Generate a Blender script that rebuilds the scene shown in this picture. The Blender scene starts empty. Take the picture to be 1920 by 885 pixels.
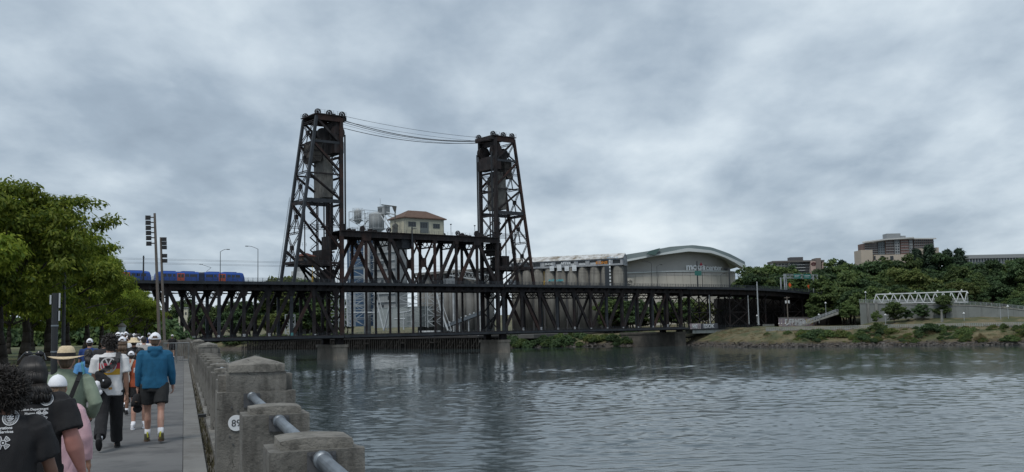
import bpy, bmesh, math, random
import numpy as np
from mathutils import Vector, Matrix, noise as mnoise
R = math.radians
random.seed(7); RNG = np.random.default_rng(7)
SC = bpy.context.scene
COL = SC.collection

# ------------------------------------------------------------------ camera
F = 1900.0; EYE = 9.3; ROLL = R(-1.2); PITCH = math.atan(172.5*math.cos(ROLL)/F)
cam_d = bpy.data.cameras.new('camera'); cam_d.sensor_width = 36.0; cam_d.lens = F/1920*36
cam_d.clip_start = 0.3; cam_d.clip_end = 6000
cam = bpy.data.objects.new('camera', cam_d); COL.objects.link(cam)
CM = (Matrix.Rotation(math.pi/2+PITCH, 3, 'X') @ Matrix.Rotation(ROLL, 3, 'Z'))
cam.matrix_world = Matrix.Translation((0, 0, EYE)) @ CM.to_4x4()
SC.camera = cam

# ------------------------------------------------------------------ sky, sun, exposure
SUN_AZ, SUN_EL = R(205), R(58)          # azimuth measured clockwise from +Y
w = bpy.data.worlds.new('World'); SC.world = w; w.use_nodes = True
nt = w.node_tree; N = nt.nodes; LK = nt.links
for n in list(N): N.remove(n)
def nd(t, tree=None, **k):
    n = (tree or nt).nodes.new(t)
    for a, b in k.items(): setattr(n, a, b)
    return n
def wmath(op, a, b=None):
    n = nd('ShaderNodeMath', operation=op)
    for i, x in enumerate((a, b)):
        if x is None: continue
        if isinstance(x, (int, float)): n.inputs[i].default_value = x
        else: LK.new(x, n.inputs[i])
    return n.outputs[0]
tc = nd('ShaderNodeTexCoord'); sep = nd('ShaderNodeSeparateXYZ'); LK.new(tc.outputs['Generated'], sep.inputs[0])
zz = wmath('ADD', wmath('MAXIMUM', sep.outputs[2], 0.0), 0.28)
px = wmath('DIVIDE', sep.outputs[0], zz); py = wmath('DIVIDE', sep.outputs[1], zz)
cmb = nd('ShaderNodeCombineXYZ'); LK.new(px, cmb.inputs[0]); LK.new(py, cmb.inputs[1])
mp = nd('ShaderNodeMapping'); LK.new(cmb.outputs[0], mp.inputs[0]); mp.inputs['Scale'].default_value = (1.15, 0.85, 1); mp.inputs['Location'].default_value = (5.3, 2.9, 0)
n1 = nd('ShaderNodeTexNoise'); n1.inputs['Scale'].default_value = 1.0; n1.inputs['Detail'].default_value = 3.5; n1.inputs['Roughness'].default_value = 0.46; n1.inputs['Distortion'].default_value = 0.25
LK.new(mp.outputs[0], n1.inputs['Vector'])
n2 = nd('ShaderNodeTexNoise'); n2.inputs['Scale'].default_value = 3.0; n2.inputs['Detail'].default_value = 5; n2.inputs['Roughness'].default_value = 0.5; n2.inputs['Distortion'].default_value = 0.2
LK.new(mp.outputs[0], n2.inputs['Vector'])
n3 = nd('ShaderNodeTexNoise'); n3.inputs['Scale'].default_value = 7.5; n3.inputs['Detail'].default_value = 5; n3.inputs['Roughness'].default_value = 0.55; n3.inputs['Distortion'].default_value = 0.15
LK.new(mp.outputs[0], n3.inputs['Vector'])
mixn = wmath('ADD', wmath('ADD', wmath('MULTIPLY', n1.outputs[0], 0.46), wmath('MULTIPLY', n2.outputs[0], 0.36)), wmath('MULTIPLY', n3.outputs[0], 0.18))
cr = nd('ShaderNodeValToRGB'); LK.new(mixn, cr.inputs[0])
e = cr.color_ramp.elements
e[0].position = 0.28; e[0].color = (0.185, 0.235, 0.295, 1)
e[1].position = 0.66; e[1].color = (0.62, 0.685, 0.725, 1)
for ps, cc in ((0.43, (0.29, 0.355, 0.425, 1)), (0.52, (0.415, 0.485, 0.55, 1)), (0.59, (0.52, 0.59, 0.645, 1))):
    m_ = cr.color_ramp.elements.new(ps); m_.color = cc
sky = nd('ShaderNodeTexSky', sky_type='NISHITA', sun_disc=False); sky.sun_elevation = SUN_EL; sky.sun_rotation = SUN_AZ; sky.air_density = 1.0; sky.dust_density = 2.0
sm = nd('ShaderNodeVectorMath', operation='SCALE'); LK.new(sky.outputs[0], sm.inputs[0]); sm.inputs['Scale'].default_value = 0.1
mx = nd('ShaderNodeMix', data_type='RGBA'); mx.inputs['Factor'].default_value = 0.93
LK.new(sm.outputs[0], mx.inputs[6]); LK.new(cr.outputs[0], mx.inputs[7])
bg = nd('ShaderNodeBackground'); LK.new(mx.outputs[2], bg.inputs[0]); bg.inputs[1].default_value = 1.0
wo = nd('ShaderNodeOutputWorld'); LK.new(bg.outputs[0], wo.inputs[0])
sd = bpy.data.lights.new('sun', 'SUN'); sd.energy = 1.5; sd.angle = R(18); sd.color = (1, 0.97, 0.92)
so = bpy.data.objects.new('sun', sd); COL.objects.link(so)
sdir = Vector((math.sin(SUN_AZ)*math.cos(SUN_EL), math.cos(SUN_AZ)*math.cos(SUN_EL), math.sin(SUN_EL)))
so.rotation_euler = (-sdir).to_track_quat('-Z', 'Y').to_euler(); so.location = (0, 0, 120)
vs = SC.view_settings; vs.view_transform = 'Standard'; vs.look = 'None'; vs.exposure = 0.38; vs.gamma = 1.0; vs.use_curve_mapping = False
SC.cycles.max_bounces = 5; SC.cycles.diffuse_bounces = 2; SC.cycles.glossy_bounces = 3; SC.cycles.transmission_bounces = 3; SC.cycles.transparent_max_bounces = 6
SC.cycles.use_denoising = True

TMP = bpy.data.scenes.new('workbench')      # scratch scene where modifiers and lettering are turned into plain meshes
def eval_mesh(o):
    TMP.collection.objects.link(o); vl = TMP.view_layers[0]; vl.update(); dg = vl.depsgraph; dg.update()
    me = bpy.data.meshes.new_from_object(o.evaluated_get(dg)); TMP.collection.objects.unlink(o); return me
# ------------------------------------------------------------------ surveying helpers
def ray(x, y): return CM @ Vector(((x-960)/F, -(y-442.5)/F, -1))
def at(x, y, Y):
    d = ray(x, y); return Vector((0, 0, EYE)) + d*(Y/d.y)
def onz(x, y, Z):
    d = ray(x, y); return Vector((0, 0, EYE)) + d*((Z-EYE)/d.z)
class Frame:
    def __init__(s, o, a): s.o = Vector(o); s.a = a; s.m = Matrix.Rotation(a, 3, 'Z')
    def w(s, p): return s.o + s.m @ Vector(p)
    def l(s, p): return s.m.transposed() @ (Vector(p)-s.o)
WORLD = Frame((0, 0, 0), 0)
BR = Frame((-56.48, 334.44, 0), R(90-52.1))     # bridge: x along the span, y away, z up from datum
WK = Frame((0, 0, 0), R(17.97))                 # esplanade: x to the river, y along the walk
WATER_Z = 0.3; WALK_Z = 7.55
BASE = {}; FR = {}
def tag(o, label=None, cat=None, group=None, kind=None):
    if label: o['label'] = label
    if cat: o['category'] = cat
    if group: o['group'] = group
    if kind: o['kind'] = kind
    return o
def thing(name, label, cat, base, frame=WORLD, group=None):
    o = bpy.data.objects.new(name, None); COL.objects.link(o); o.empty_display_size = 0.3
    o.location = frame.w(base); o.rotation_euler = (0, 0, frame.a)
    BASE[o] = Vector(base); FR[o] = frame
    return tag(o, label, cat, group)
def copy_tree(o, parent=None):
    c = o.copy(); COL.objects.link(c)
    if parent is not None: c.parent = parent
    for ch in o.children: copy_tree(ch, c)
    return c

class MB:
    """collects simple solids, then links them as one mesh object"""
    def __init__(s): s.v = []; s.f = []; s.mi = []; s.cur = 0
    def add(s, vs, fs):
        b = len(s.v); s.v += [tuple(p) for p in vs]
        s.f += [tuple(i+b for i in f) for f in fs]; s.mi += [s.cur]*len(fs); return s
    def box(s, c, d, rz=0):
        x, y, z = d[0]/2, d[1]/2, d[2]/2; ca, sa = math.cos(rz), math.sin(rz)
        P = []
        for k in (-z, z):
            for (a, b) in ((-x, -y), (x, -y), (x, y), (-x, y)):
                P.append((c[0]+a*ca-b*sa, c[1]+a*sa+b*ca, c[2]+k))
        return s.add(P, [(3, 2, 1, 0), (4, 5, 6, 7), (0, 1, 5, 4), (1, 2, 6, 5), (2, 3, 7, 6), (3, 0, 4, 7)])
    def b2(s, lo, hi): return s.box([(a+b)/2 for a, b in zip(lo, hi)], [abs(b-a) for a, b in zip(lo, hi)])
    def beam(s, p, q, wd, ht, up=(0, 0, 1)):
        p, q = Vector(p), Vector(q); d = (q-p).normalized(); u = Vector(up)
        if abs(d.dot(u)) > 0.98: u = Vector((0, 1, 0))
        a = d.cross(u).normalized(); b = a.cross(d).normalized()
        P = []
        for c in (p, q):
            for (i, j) in ((-1, -1), (1, -1), (1, 1), (-1, 1)): P.append(c + a*(i*wd/2) + b*(j*ht/2))
        return s.add(P, [(3, 2, 1, 0), (4, 5, 6, 7), (0, 1, 5, 4), (1, 2, 6, 5), (2, 3, 7, 6), (3, 0, 4, 7)])
    def tube(s, p, q, r, r2=None, n=8):
        p, q = Vector(p), Vector(q); d = (q-p).normalized(); r2 = r if r2 is None else r2
        u = Vector((0, 0, 1)) if abs(d.z) < 0.95 else Vector((1, 0, 0))
        a = d.cross(u).normalized(); b = a.cross(d)
        P = []
        for c, rr in ((p, r), (q, r2)):
            for i in range(n):
                t = 2*math.pi*i/n; P.append(c + a*(rr*math.cos(t)) + b*(rr*math.sin(t)))
        fs = [(i, (i+1) % n, n+(i+1) % n, n+i) for i in range(n)] + [tuple(range(n-1, -1, -1)), tuple(range(n, 2*n))]
        return s.add(P, fs)
    def path(s, pts, r, n=6):
        for a, b in zip(pts[:-1], pts[1:]): s.tube(a, b, r, n=n)
        return s
    def prism(s, pts, ext):
        n = len(pts); e = Vector(ext); P = [Vector(p) for p in pts]; P += [p+e for p in P]
        return s.add(P, [(i, (i+1) % n, n+(i+1) % n, n+i) for i in range(n)] + [tuple(range(n-1, -1, -1)), tuple(range(n, 2*n))])
    def loft(s, rings, cap=True, closed=True):
        n = len(rings[0]); P = [p for r in rings for p in r]; fs = []
        for k in range(len(rings)-1):
            for i in range(n if closed else n-1):
                j = (i+1) % n; fs.append((k*n+i, k*n+j, (k+1)*n+j, (k+1)*n+i))
        if cap: fs += [tuple(range(n-1, -1, -1)), tuple(range((len(rings)-1)*n, len(rings)*n))]
        return s.add(P, fs)
    def disc(s, c, axis, r, th, n=16, r_in=0):
        c = Vector(c); ax = Vector(axis).normalized(); return s.tube(c-ax*th/2, c+ax*th/2, r, n=n)
    def lace(s, p, q, wd, bar, up=(0, 0, 1), n=None):
        """an open laced member: two chords and a zigzag"""
        p, q = Vector(p), Vector(q); L = (q-p).length; d = (q-p)/L; u = Vector(up)
        if abs(d.dot(u)) > 0.98: u = Vector((0, 1, 0))
        a = d.cross(u).normalized(); b = a.cross(d).normalized()*(wd/2)
        s.beam(p+b, q+b, bar*1.7, bar, up); s.beam(p-b, q-b, bar*1.7, bar, up)
        n = n or max(2, int(L/(wd*1.1)))
        for i in range(n):
            k = 1 if i % 2 else -1
            s.beam(p+d*(L*i/n)+b*k, p+d*(L*(i+1)/n)-b*k, bar*0.5, bar*0.5, up)
        return s
    def mesh(s, name, mats, base=(0, 0, 0), smooth=False):
        me = bpy.data.meshes.new(name); b = Vector(base)
        me.from_pydata([(p[0]-b[0], p[1]-b[1], p[2]-b[2]) for p in s.v], [], s.f); me.update()
        if not isinstance(mats, (list, tuple)): mats = [mats]
        for m in mats: me.materials.append(m)
        if len(mats) > 1: me.polygons.foreach_set('material_index', s.mi)
        if smooth: me.shade_smooth()
        return me
    def build(s, name, mats, parent=None, smooth=False, frame=WORLD, base=None, label=None, cat=None, group=None, kind=None):
        if parent is not None: base = BASE[parent]
        elif base is None:
            a = np.array([tuple(v) for v in s.v]); base = ((a[:, 0].min()+a[:, 0].max())/2, (a[:, 1].min()+a[:, 1].max())/2, a[:, 2].min())
        o = bpy.data.objects.new(name, s.mesh(name, mats, base, smooth)); COL.objects.link(o)
        if parent is not None: o.parent = parent
        else: o.location = frame.w(base); o.rotation_euler = (0, 0, frame.a); FR[o] = frame
        BASE[o] = Vector(base)
        return tag(o, label, cat, group, kind)

# ------------------------------------------------------------------ materials
MATS = {}
def mat(name, col, rough=0.7, col2=None, scale=3.0, detail=6, lo=0.35, hi=0.65, bump=0.0, bscale=None, metal=0.0, spec=0.5, stretch=None, space='Object', emit=None, streak=None, crack=None):
    if name in MATS: return MATS[name]
    m = bpy.data.materials.new(name); m.use_nodes = True; t = m.node_tree; b = t.nodes['Principled BSDF']
    b.inputs['Roughness'].default_value = rough; b.inputs['Metallic'].default_value = metal; b.inputs['Specular IOR Level'].default_value = spec
    c = (*col, 1)
    b.inputs['Base Color'].default_value = c
    tcn = t.nodes.new('ShaderNodeTexCoord'); vec = tcn.outputs[space]
    if stretch:
        mpn = t.nodes.new('ShaderNodeMapping'); mpn.inputs['Scale'].default_value = stretch; t.links.new(vec, mpn.inputs[0]); vec = mpn.outputs[0]
    if col2 is not None:
        n = t.nodes.new('ShaderNodeTexNoise'); n.inputs['Scale'].default_value = scale; n.inputs['Detail'].default_value = detail; n.inputs['Roughness'].default_value = 0.6
        t.links.new(vec, n.inputs['Vector'])
        r = t.nodes.new('ShaderNodeValToRGB'); r.color_ramp.elements[0].position = lo; r.color_ramp.elements[1].position = hi
        r.color_ramp.elements[0].color = c; r.color_ramp.elements[1].color = (*col2, 1)
        t.links.new(n.outputs[0], r.inputs[0]); last = r.outputs[0]
        if streak:      # dirt running down or speckle: a second noise multiplied over the first
            s2, st2, c3, amt = streak
            mp2 = t.nodes.new('ShaderNodeMapping'); mp2.inputs['Scale'].default_value = st2; t.links.new(tcn.outputs[space], mp2.inputs[0])
            n2 = t.nodes.new('ShaderNodeTexNoise'); n2.inputs['Scale'].default_value = s2; n2.inputs['Detail'].default_value = 8; n2.inputs['Roughness'].default_value = 0.65; t.links.new(mp2.outputs[0], n2.inputs['Vector'])
            r2 = t.nodes.new('ShaderNodeValToRGB'); r2.color_ramp.elements[0].position = 0.48; r2.color_ramp.elements[1].position = 0.66
            r2.color_ramp.elements[0].color = (0, 0, 0, 1); r2.color_ramp.elements[1].color = (amt, amt, amt, 1); t.links.new(n2.outputs[0], r2.inputs[0])
            mxn = t.nodes.new('ShaderNodeMix'); mxn.data_type = 'RGBA'; t.links.new(r2.outputs[0], mxn.inputs[0]); t.links.new(last, mxn.inputs[6]); mxn.inputs[7].default_value = (*c3, 1); last = mxn.outputs[2]
        if crack:       # hairline cracks: warped cell edges, only here and there
            n3 = t.nodes.new('ShaderNodeTexNoise'); n3.inputs['Scale'].default_value = 6; n3.inputs['Detail'].default_value = 4; t.links.new(tcn.outputs[space], n3.inputs['Vector'])
            wv = t.nodes.new('ShaderNodeMix'); wv.data_type = 'VECTOR'; wv.inputs[0].default_value = 0.12; t.links.new(tcn.outputs[space], wv.inputs[4]); t.links.new(n3.outputs['Color'], wv.inputs[5])
            vo = t.nodes.new('ShaderNodeTexVoronoi'); vo.feature = 'DISTANCE_TO_EDGE'; vo.inputs['Scale'].default_value = crack[0]; t.links.new(wv.outputs[1], vo.inputs['Vector'])
            r3 = t.nodes.new('ShaderNodeValToRGB'); r3.color_ramp.elements[0].position = 0.004; r3.color_ramp.elements[1].position = 0.018; r3.color_ramp.elements[0].color = (1, 1, 1, 1); r3.color_ramp.elements[1].color = (0, 0, 0, 1); t.links.new(vo.outputs['Distance'], r3.inputs[0])
            n4 = t.nodes.new('ShaderNodeTexNoise'); n4.inputs['Scale'].default_value = 1.6; t.links.new(tcn.outputs[space], n4.inputs['Vector']); r4 = t.nodes.new('ShaderNodeValToRGB'); r4.color_ramp.elements[0].position = 0.48; r4.color_ramp.elements[1].position = 0.56; t.links.new(n4.outputs[0], r4.inputs[0])
            mm = t.nodes.new('ShaderNodeMath'); mm.operation = 'MULTIPLY'; t.links.new(r3.outputs[0], mm.inputs[0]); t.links.new(r4.outputs[0], mm.inputs[1])
            m3 = t.nodes.new('ShaderNodeMix'); m3.data_type = 'RGBA'; t.links.new(mm.outputs[0], m3.inputs[0]); t.links.new(last, m3.inputs[6]); m3.inputs[7].default_value = (*crack[1], 1); last = m3.outputs[2]
        t.links.new(last, b.inputs['Base Color'])
    if bump:
        n = t.nodes.new('ShaderNodeTexNoise'); n.inputs['Scale'].default_value = bscale or scale*4; n.inputs['Detail'].default_value = 8; n.inputs['Roughness'].default_value = 0.65
        t.links.new(vec, n.inputs['Vector'])
        bn = t.nodes.new('ShaderNodeBump'); bn.inputs['Strength'].default_value = min(1, bump); bn.inputs['Distance'].default_value = 0.02*bump
        t.links.new(n.outputs[0], bn.inputs['Height']); t.links.new(bn.outputs[0], b.inputs['Normal'])
    if emit: b.inputs['Emission Color'].default_value = (*emit[0], 1); b.inputs['Emission Strength'].default_value = emit[1]
    MATS[name] = m; return m
def leafmat(name, c1, c2, trans=0.35):
    m = bpy.data.materials.new(name); m.use_nodes = True; t = m.node_tree
    for n in list(t.nodes): t.nodes.remove(n)
    g = t.nodes.new('ShaderNodeNewGeometry'); oi = t.nodes.new('ShaderNodeObjectInfo')
    r = t.nodes.new('ShaderNodeValToRGB'); r.color_ramp.elements[0].color = (*c1, 1); r.color_ramp.elements[1].color = (*c2, 1)
    t.links.new(g.outputs['Random Per Island'], r.inputs[0])
    hs = t.nodes.new('ShaderNodeHueSaturation'); t.links.new(r.outputs[0], hs.inputs['Color'])
    mr = t.nodes.new('ShaderNodeMapRange'); mr.inputs[3].default_value = 0.7; mr.inputs[4].default_value = 1.3; t.links.new(oi.outputs['Random'], mr.inputs[0]); t.links.new(mr.outputs[0], hs.inputs['Value'])
    d = t.nodes.new('ShaderNodeBsdfDiffuse'); t.links.new(hs.outputs[0], d.inputs[0])
    tr = t.nodes.new('ShaderNodeBsdfTranslucent'); t.links.new(hs.outputs[0], tr.inputs[0])
    gl = t.nodes.new('ShaderNodeBsdfGlossy'); gl.inputs['Roughness'].default_value = 0.6
    a = t.nodes.new('ShaderNodeMixShader'); a.inputs[0].default_value = trans; t.links.new(d.outputs[0], a.inputs[1]); t.links.new(tr.outputs[0], a.inputs[2])
    b = t.nodes.new('ShaderNodeMixShader'); b.inputs[0].default_value = 0.015; t.links.new(a.outputs[0], b.inputs[1]); t.links.new(gl.outputs[0], b.inputs[2])
    o = t.nodes.new('ShaderNodeOutputMaterial'); t.links.new(b.outputs[0], o.inputs[0]); MATS[name] = m; return m

STEEL = mat('steel_black', (0.010, 0.0095, 0.011), 0.7, (0.03, 0.019, 0.017), 0.35, 8, 0.4, 0.72, bump=0.3, bscale=1.5, spec=0.25, streak=(0.5, (1.5, 1.5, 0.4), (0.042, 0.04, 0.042), 0.7))
RUST = mat('steel_rusty', (0.014, 0.012, 0.013), 0.75, (0.058, 0.03, 0.024), 0.3, 8, 0.36, 0.7, bump=0.3, bscale=1.5, spec=0.25)
STEELG = mat('steel_grey_blue', (0.016, 0.02, 0.025), 0.6, (0.034, 0.038, 0.045), 0.4, 6, spec=0.3)
DECKM = mat('deck_steel', (0.008, 0.009, 0.012), 0.7, (0.02, 0.02, 0.023), 0.25, 8, 0.4, 0.7, spec=0.25)
RAILM = mat('rail_grey', (0.03, 0.037, 0.046), 0.6, (0.055, 0.063, 0.075), 0.6, 4, spec=0.3)
CWC = mat('counterweight_concrete', (0.10, 0.098, 0.09), 0.9, (0.17, 0.165, 0.152), 0.5, 9, 0.35, 0.7, bump=0.6, bscale=2, streak=(0.7, (2, 2, 0.25), (0.045, 0.042, 0.04), 0.7))
PIERM = mat('pier_concrete', (0.19, 0.168, 0.14), 0.9, (0.28, 0.25, 0.21), 0.5, 9, 0.3, 0.7, bump=0.5, bscale=2, streak=(0.5, (1.5, 1.5, 0.2), (0.10, 0.09, 0.078), 0.6))
WHITE = mat('white_paint', (0.55, 0.57, 0.58), 0.5, (0.38, 0.40, 0.41), 0.5, 6)
GLASSD = mat('window_dark_glass', (0.02, 0.025, 0.03), 0.12)
ASPH = None
# ------------------------------------------------------------------ river
def river():
    na, nr = 800, 760
    ang = np.linspace(R(-30), R(42), na); rad = 44*np.exp(np.linspace(0, math.log(820/44), nr))
    A, Rr = np.meshgrid(ang, rad); X = np.sin(A)*Rr; Y = np.cos(A)*Rr; Z = np.zeros_like(X)
    mod = np.clip(0.85+0.35*np.sin(X/41+1.3*np.sin(Y/60))*np.cos(Y/23+X/90)+0.2*np.sin(X/57+Y/11)+0.15*np.sin(X/13-Y/7), 0.25, 1.5)
    g = np.random.default_rng(3)
    for i in range(70):
        L = 0.95*math.exp(g.uniform(0, 1.6)); th = R(-84)+g.normal(0, 0.42); k = 2*math.pi/L
        amp = 0.0205*L/(2*math.pi)*g.uniform(0.6, 1.4)*(1.25 if L < 2.0 else 0.6)
        ph = k*(X*math.cos(th)+Y*math.sin(th))+g.uniform(0, 6.28)
        ph = ph+1.1*np.sin(X/(7+i*0.4)+Y/(9+i*0.5)+i)
        fade = 1/(1+(Rr*0.0039/(0.45*L))**4)
        Z += amp*fade*np.sin(ph)
    Z = Z*mod+WATER_Z
    V = np.stack([X, Y, Z], -1).reshape(-1, 3)
    i = np.arange((nr-1)*na).reshape(nr-1, na)[:, :-1].ravel()
    Fq = np.stack([i, i+na, i+na+1, i+1], 1)
    me = bpy.data.meshes.new('river'); me.vertices.add(len(V)); me.vertices.foreach_set('co', V.ravel())
    me.loops.add(Fq.size); me.loops.foreach_set('vertex_index', Fq.ravel().astype(np.int32))
    me.polygons.add(len(Fq)); me.polygons.foreach_set('loop_start', np.arange(0, Fq.size, 4, dtype=np.int32)); me.polygons.foreach_set('loop_total', np.full(len(Fq), 4, dtype=np.int32))
    me.update(calc_edges=True); me.shade_smooth()
    m = bpy.data.materials.new('river_water'); m.use_nodes = True; t = m.node_tree; b = t.nodes['Principled BSDF']
    b.inputs['Base Color'].default_value = (0.040, 0.056, 0.060, 1); b.inputs['Roughness'].default_value = 0.05; b.inputs['IOR'].default_value = 1.33
    tcn = t.nodes.new('ShaderNodeTexCoord')
    mpn = t.nodes.new('ShaderNodeMapping'); mpn.inputs['Scale'].default_value = (0.75, 1.3, 1); mpn.inputs['Rotation'].default_value = (0, 0, R(12)); t.links.new(tcn.outputs['Object'], mpn.inputs[0])
    nn = t.nodes.new('ShaderNodeTexNoise'); nn.inputs['Scale'].default_value = 3.2; nn.inputs['Detail'].default_value = 5; nn.inputs['Roughness'].default_value = 0.55; t.links.new(mpn.outputs[0], nn.inputs['Vector'])
    bn = t.nodes.new('ShaderNodeBump'); bn.inputs['Strength'].default_value = 0.9; bn.inputs['Distance'].default_value = 0.014
    t.links.new(nn.outputs[0], bn.inputs['Height']); t.links.new(bn.outputs[0], b.inputs['Normal'])
    me.materials.append(m)
    o = bpy.data.objects.new('river', me); COL.objects.link(o); o['kind'] = 'structure'
river()

# ------------------------------------------------------------------ east bank terrain
SHORE = [Vector(p) for p in ((-620, 930), (-330, 715), (-153, 573), (-69, 503), (-18, 463), (30, 455), (66, 446), (79, 425), (80, 400), (87, 380), (102, 369), (129, 357), (168, 333), (235, 292), (340, 222), (480, 118))]
def shore_at(u):
    i = min(int(u), len(SHORE)-2); f = u-i
    p = SHORE[i].lerp(SHORE[i+1], f)
    def nrm(k):
        a = SHORE[max(0, k-1)]; b = SHORE[min(len(SHORE)-1, k+1)]; d = (b-a).normalized(); return Vector((-d.y, d.x))
    n = nrm(i).lerp(nrm(i+1), f).normalized()
    return p, n
PROF_E = [(0, -1.2), (0.5, 0.25), (3, 1.2), (7, 2.9), (12, 4.9), (17, 6.2), (26, 6.7), (32, 7.4), (40, 9.0), (60, 11.5), (90, 13), (150, 16), (300, 22), (900, 30)]
PROF_W = [(0, -1.2), (0.5, 0.4), (3, 2.0), (7, 3.6), (12, 4.6), (17, 4.9), (26, 5.2), (40, 5.4), (60, 5.6), (90, 6.0), (150, 8), (300, 16), (900, 30)]
def prof(P, t):
    for (a, b), (c, d) in zip(P[:-1], P[1:]):
        if t <= c: return b+(d-b)*(t-a)/(c-a)
    return P[-1][1]
PROF_M = [(0, -1.2), (0.5, 0.25), (3, 1.2), (7, 2.9), (12, 4.6), (17, 5.9), (26, 6.8), (40, 7.2), (115, 7.4), (160, 12), (300, 24), (900, 34)]
def bank_z(u, t):
    if u < 9.5: k = min(1, max(0, (u-5.0)/1.0)); return prof(PROF_W, t)*(1-k)+prof(PROF_M, t)*k
    k = min(1, max(0, (u-10.4)/0.6)); return prof(PROF_M, t)*(1-k)+prof(PROF_E, t)*k
def bank_mesh():
    us = np.concatenate([np.linspace(0, 5, 60), np.linspace(5, 15, 340)[1:]]); ts = [0, 0.5, 1.5, 3, 4.5, 6, 8, 10, 12, 14, 17, 20, 23, 26, 29, 32, 36, 40, 50, 60, 75, 90, 120, 150, 220, 300, 500, 900]
    V = []; Fs = []
    for u in us:
        p, n = shore_at(u)
        for t in ts:
            q = p+n*t; wob = 0
            if 0.6 < t < 60: wob = mnoise.noise(Vector((q.x/7, q.y/7, 0)))*0.7*min(1, t/4)+mnoise.noise(Vector((q.x/2.2, q.y/2.2, 5)))*0.28
            sh = mnoise.noise(Vector((u*4, 3, 1)))*1.5
            V.append((q.x+n.x*sh*(t < 60), q.y+n.y*sh*(t < 60), bank_z(u, t)+wob))
    m = len(ts)
    for i in range(len(us)-1):
        for j in range(m-1): Fs.append((i*m+j, (i+1)*m+j, (i+1)*m+j+1, i*m+j+1))
    me = bpy.data.meshes.new('east_bank'); me.from_pydata(V, [], Fs); me.update(); me.shade_smooth()
    mt = bpy.data.materials.new('bank_ground'); mt.use_nodes = True; t = mt.node_tree; b = t.nodes['Principled BSDF']; b.inputs['Roughness'].default_value = 0.95
    g = t.nodes.new('ShaderNodeNewGeometry'); sp = t.nodes.new('ShaderNodeSeparateXYZ'); t.links.new(g.outputs['Position'], sp.inputs[0])
    def noise(s, d):
        n = t.nodes.new('ShaderNodeTexNoise'); n.inputs['Scale'].default_value = s; n.inputs['Detail'].default_value = d; n.inputs['Roughness'].default_value = 0.65; t.links.new(g.outputs['Position'], n.inputs['Vector']); return n.outputs[0]
    def ramp(inp, stops):
        r = t.nodes.new('ShaderNodeValToRGB'); el = r.color_ramp.elements
        while len(el) < len(stops): el.new(0.5)
        for e_, (p_, c_) in zip(el, stops): e_.position = p_; e_.color = (*c_, 1)
        t.links.new(inp, r.inputs[0]); return r.outputs[0]
    dry = ramp(noise(0.16, 9), [(0.3, (0.034, 0.048, 0.018)), (0.46, (0.062, 0.068, 0.028)), (0.58, (0.145, 0.118, 0.066)), (0.7, (0.048, 0.06, 0.022))])
    mud = ramp(noise(0.7, 8), [(0.3, (0.028, 0.024, 0.02)), (0.5, (0.05, 0.041, 0.033)), (0.7, (0.085, 0.07, 0.055))])
    zn = t.nodes.new('ShaderNodeMath'); zn.operation = 'ADD'; nn = t.nodes.new('ShaderNodeMath'); nn.operation = 'MULTIPLY'; t.links.new(noise(0.25, 5), nn.inputs[0]); nn.inputs[1].default_value = 3.2
    t.links.new(sp.outputs[2], zn.inputs[0]); t.links.new(nn.outputs[0], zn.inputs[1])
    mr = t.nodes.new('ShaderNodeMapRange'); mr.inputs[1].default_value = 3.1; mr.inputs[2].default_value = 4.3; t.links.new(zn.outputs[0], mr.inputs[0])
    mxx = t.nodes.new('ShaderNodeMix'); mxx.data_type = 'RGBA'; t.links.new(mr.outputs[0], mxx.inputs[0]); t.links.new(mud, mxx.inputs[6]); t.links.new(dry, mxx.inputs[7]); t.links.new(mxx.outputs[2], b.inputs['Base Color'])
    bn = t.nodes.new('ShaderNodeBump'); bn.inputs['Strength'].default_value = 0.8; bn.inputs['Distance'].default_value = 0.3; t.links.new(noise(1.2, 8), bn.inputs['Height']); t.links.new(bn.outputs[0], b.inputs['Normal'])
    me.materials.append(mt); o = bpy.data.objects.new('east_bank', me); COL.objects.link(o); o['kind'] = 'structure'
bank_mesh()
_U = np.arange(0, 15, 0.01); _S = [shore_at(u) for u in _U]; _P = np.array([tuple(a) for a, b in _S]); _N = np.array([tuple(b) for a, b in _S])
def bank_pt(px, t):
    """where the pixel column px meets the line t metres behind the shore; returns world point on the ground"""
    q = _P+_N*t; i = int(np.argmin(np.abs(960+F*q[:, 0]/q[:, 1]-px))); return Vector((q[i, 0], q[i, 1], bank_z(_U[i], t)))
def ground_z(x, y):
    d = np.array([x, y])-_P; t = (d*_N).sum(1); lat = np.linalg.norm(d-_N*t[:, None], axis=1); i = int(np.argmin(lat)); return bank_z(_U[i], max(0, t[i]))

# ------------------------------------------------------------------ west bank: esplanade, seawall, lawn
CONC = mat('old_concrete', (0.10, 0.097, 0.088), 0.9, (0.215, 0.205, 0.185), 1.4, 10, 0.3, 0.7, bump=1.0, bscale=26, streak=(1.6, (2.5, 2.5, 0.6), (0.05, 0.047, 0.042), 0.9), crack=(2.6, (0.025, 0.023, 0.02)))
CONCT = mat('cap_concrete', (0.15, 0.142, 0.125), 0.9, (0.25, 0.236, 0.21), 2.2, 10, 0.3, 0.7, bump=1.0, bscale=34, streak=(5, (1, 1, 1), (0.06, 0.057, 0.05), 0.85), crack=(3.2, (0.04, 0.038, 0.033)))
PAVE = mat('esplanade_concrete', (0.092, 0.092, 0.094), 0.88, (0.14, 0.139, 0.137), 0.35, 10, 0.3, 0.7, bump=0.5, bscale=40, streak=(1.3, (1, 1, 1), (0.062, 0.062, 0.064), 0.75), crack=(0.35, (0.05, 0.05, 0.05)))
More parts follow.
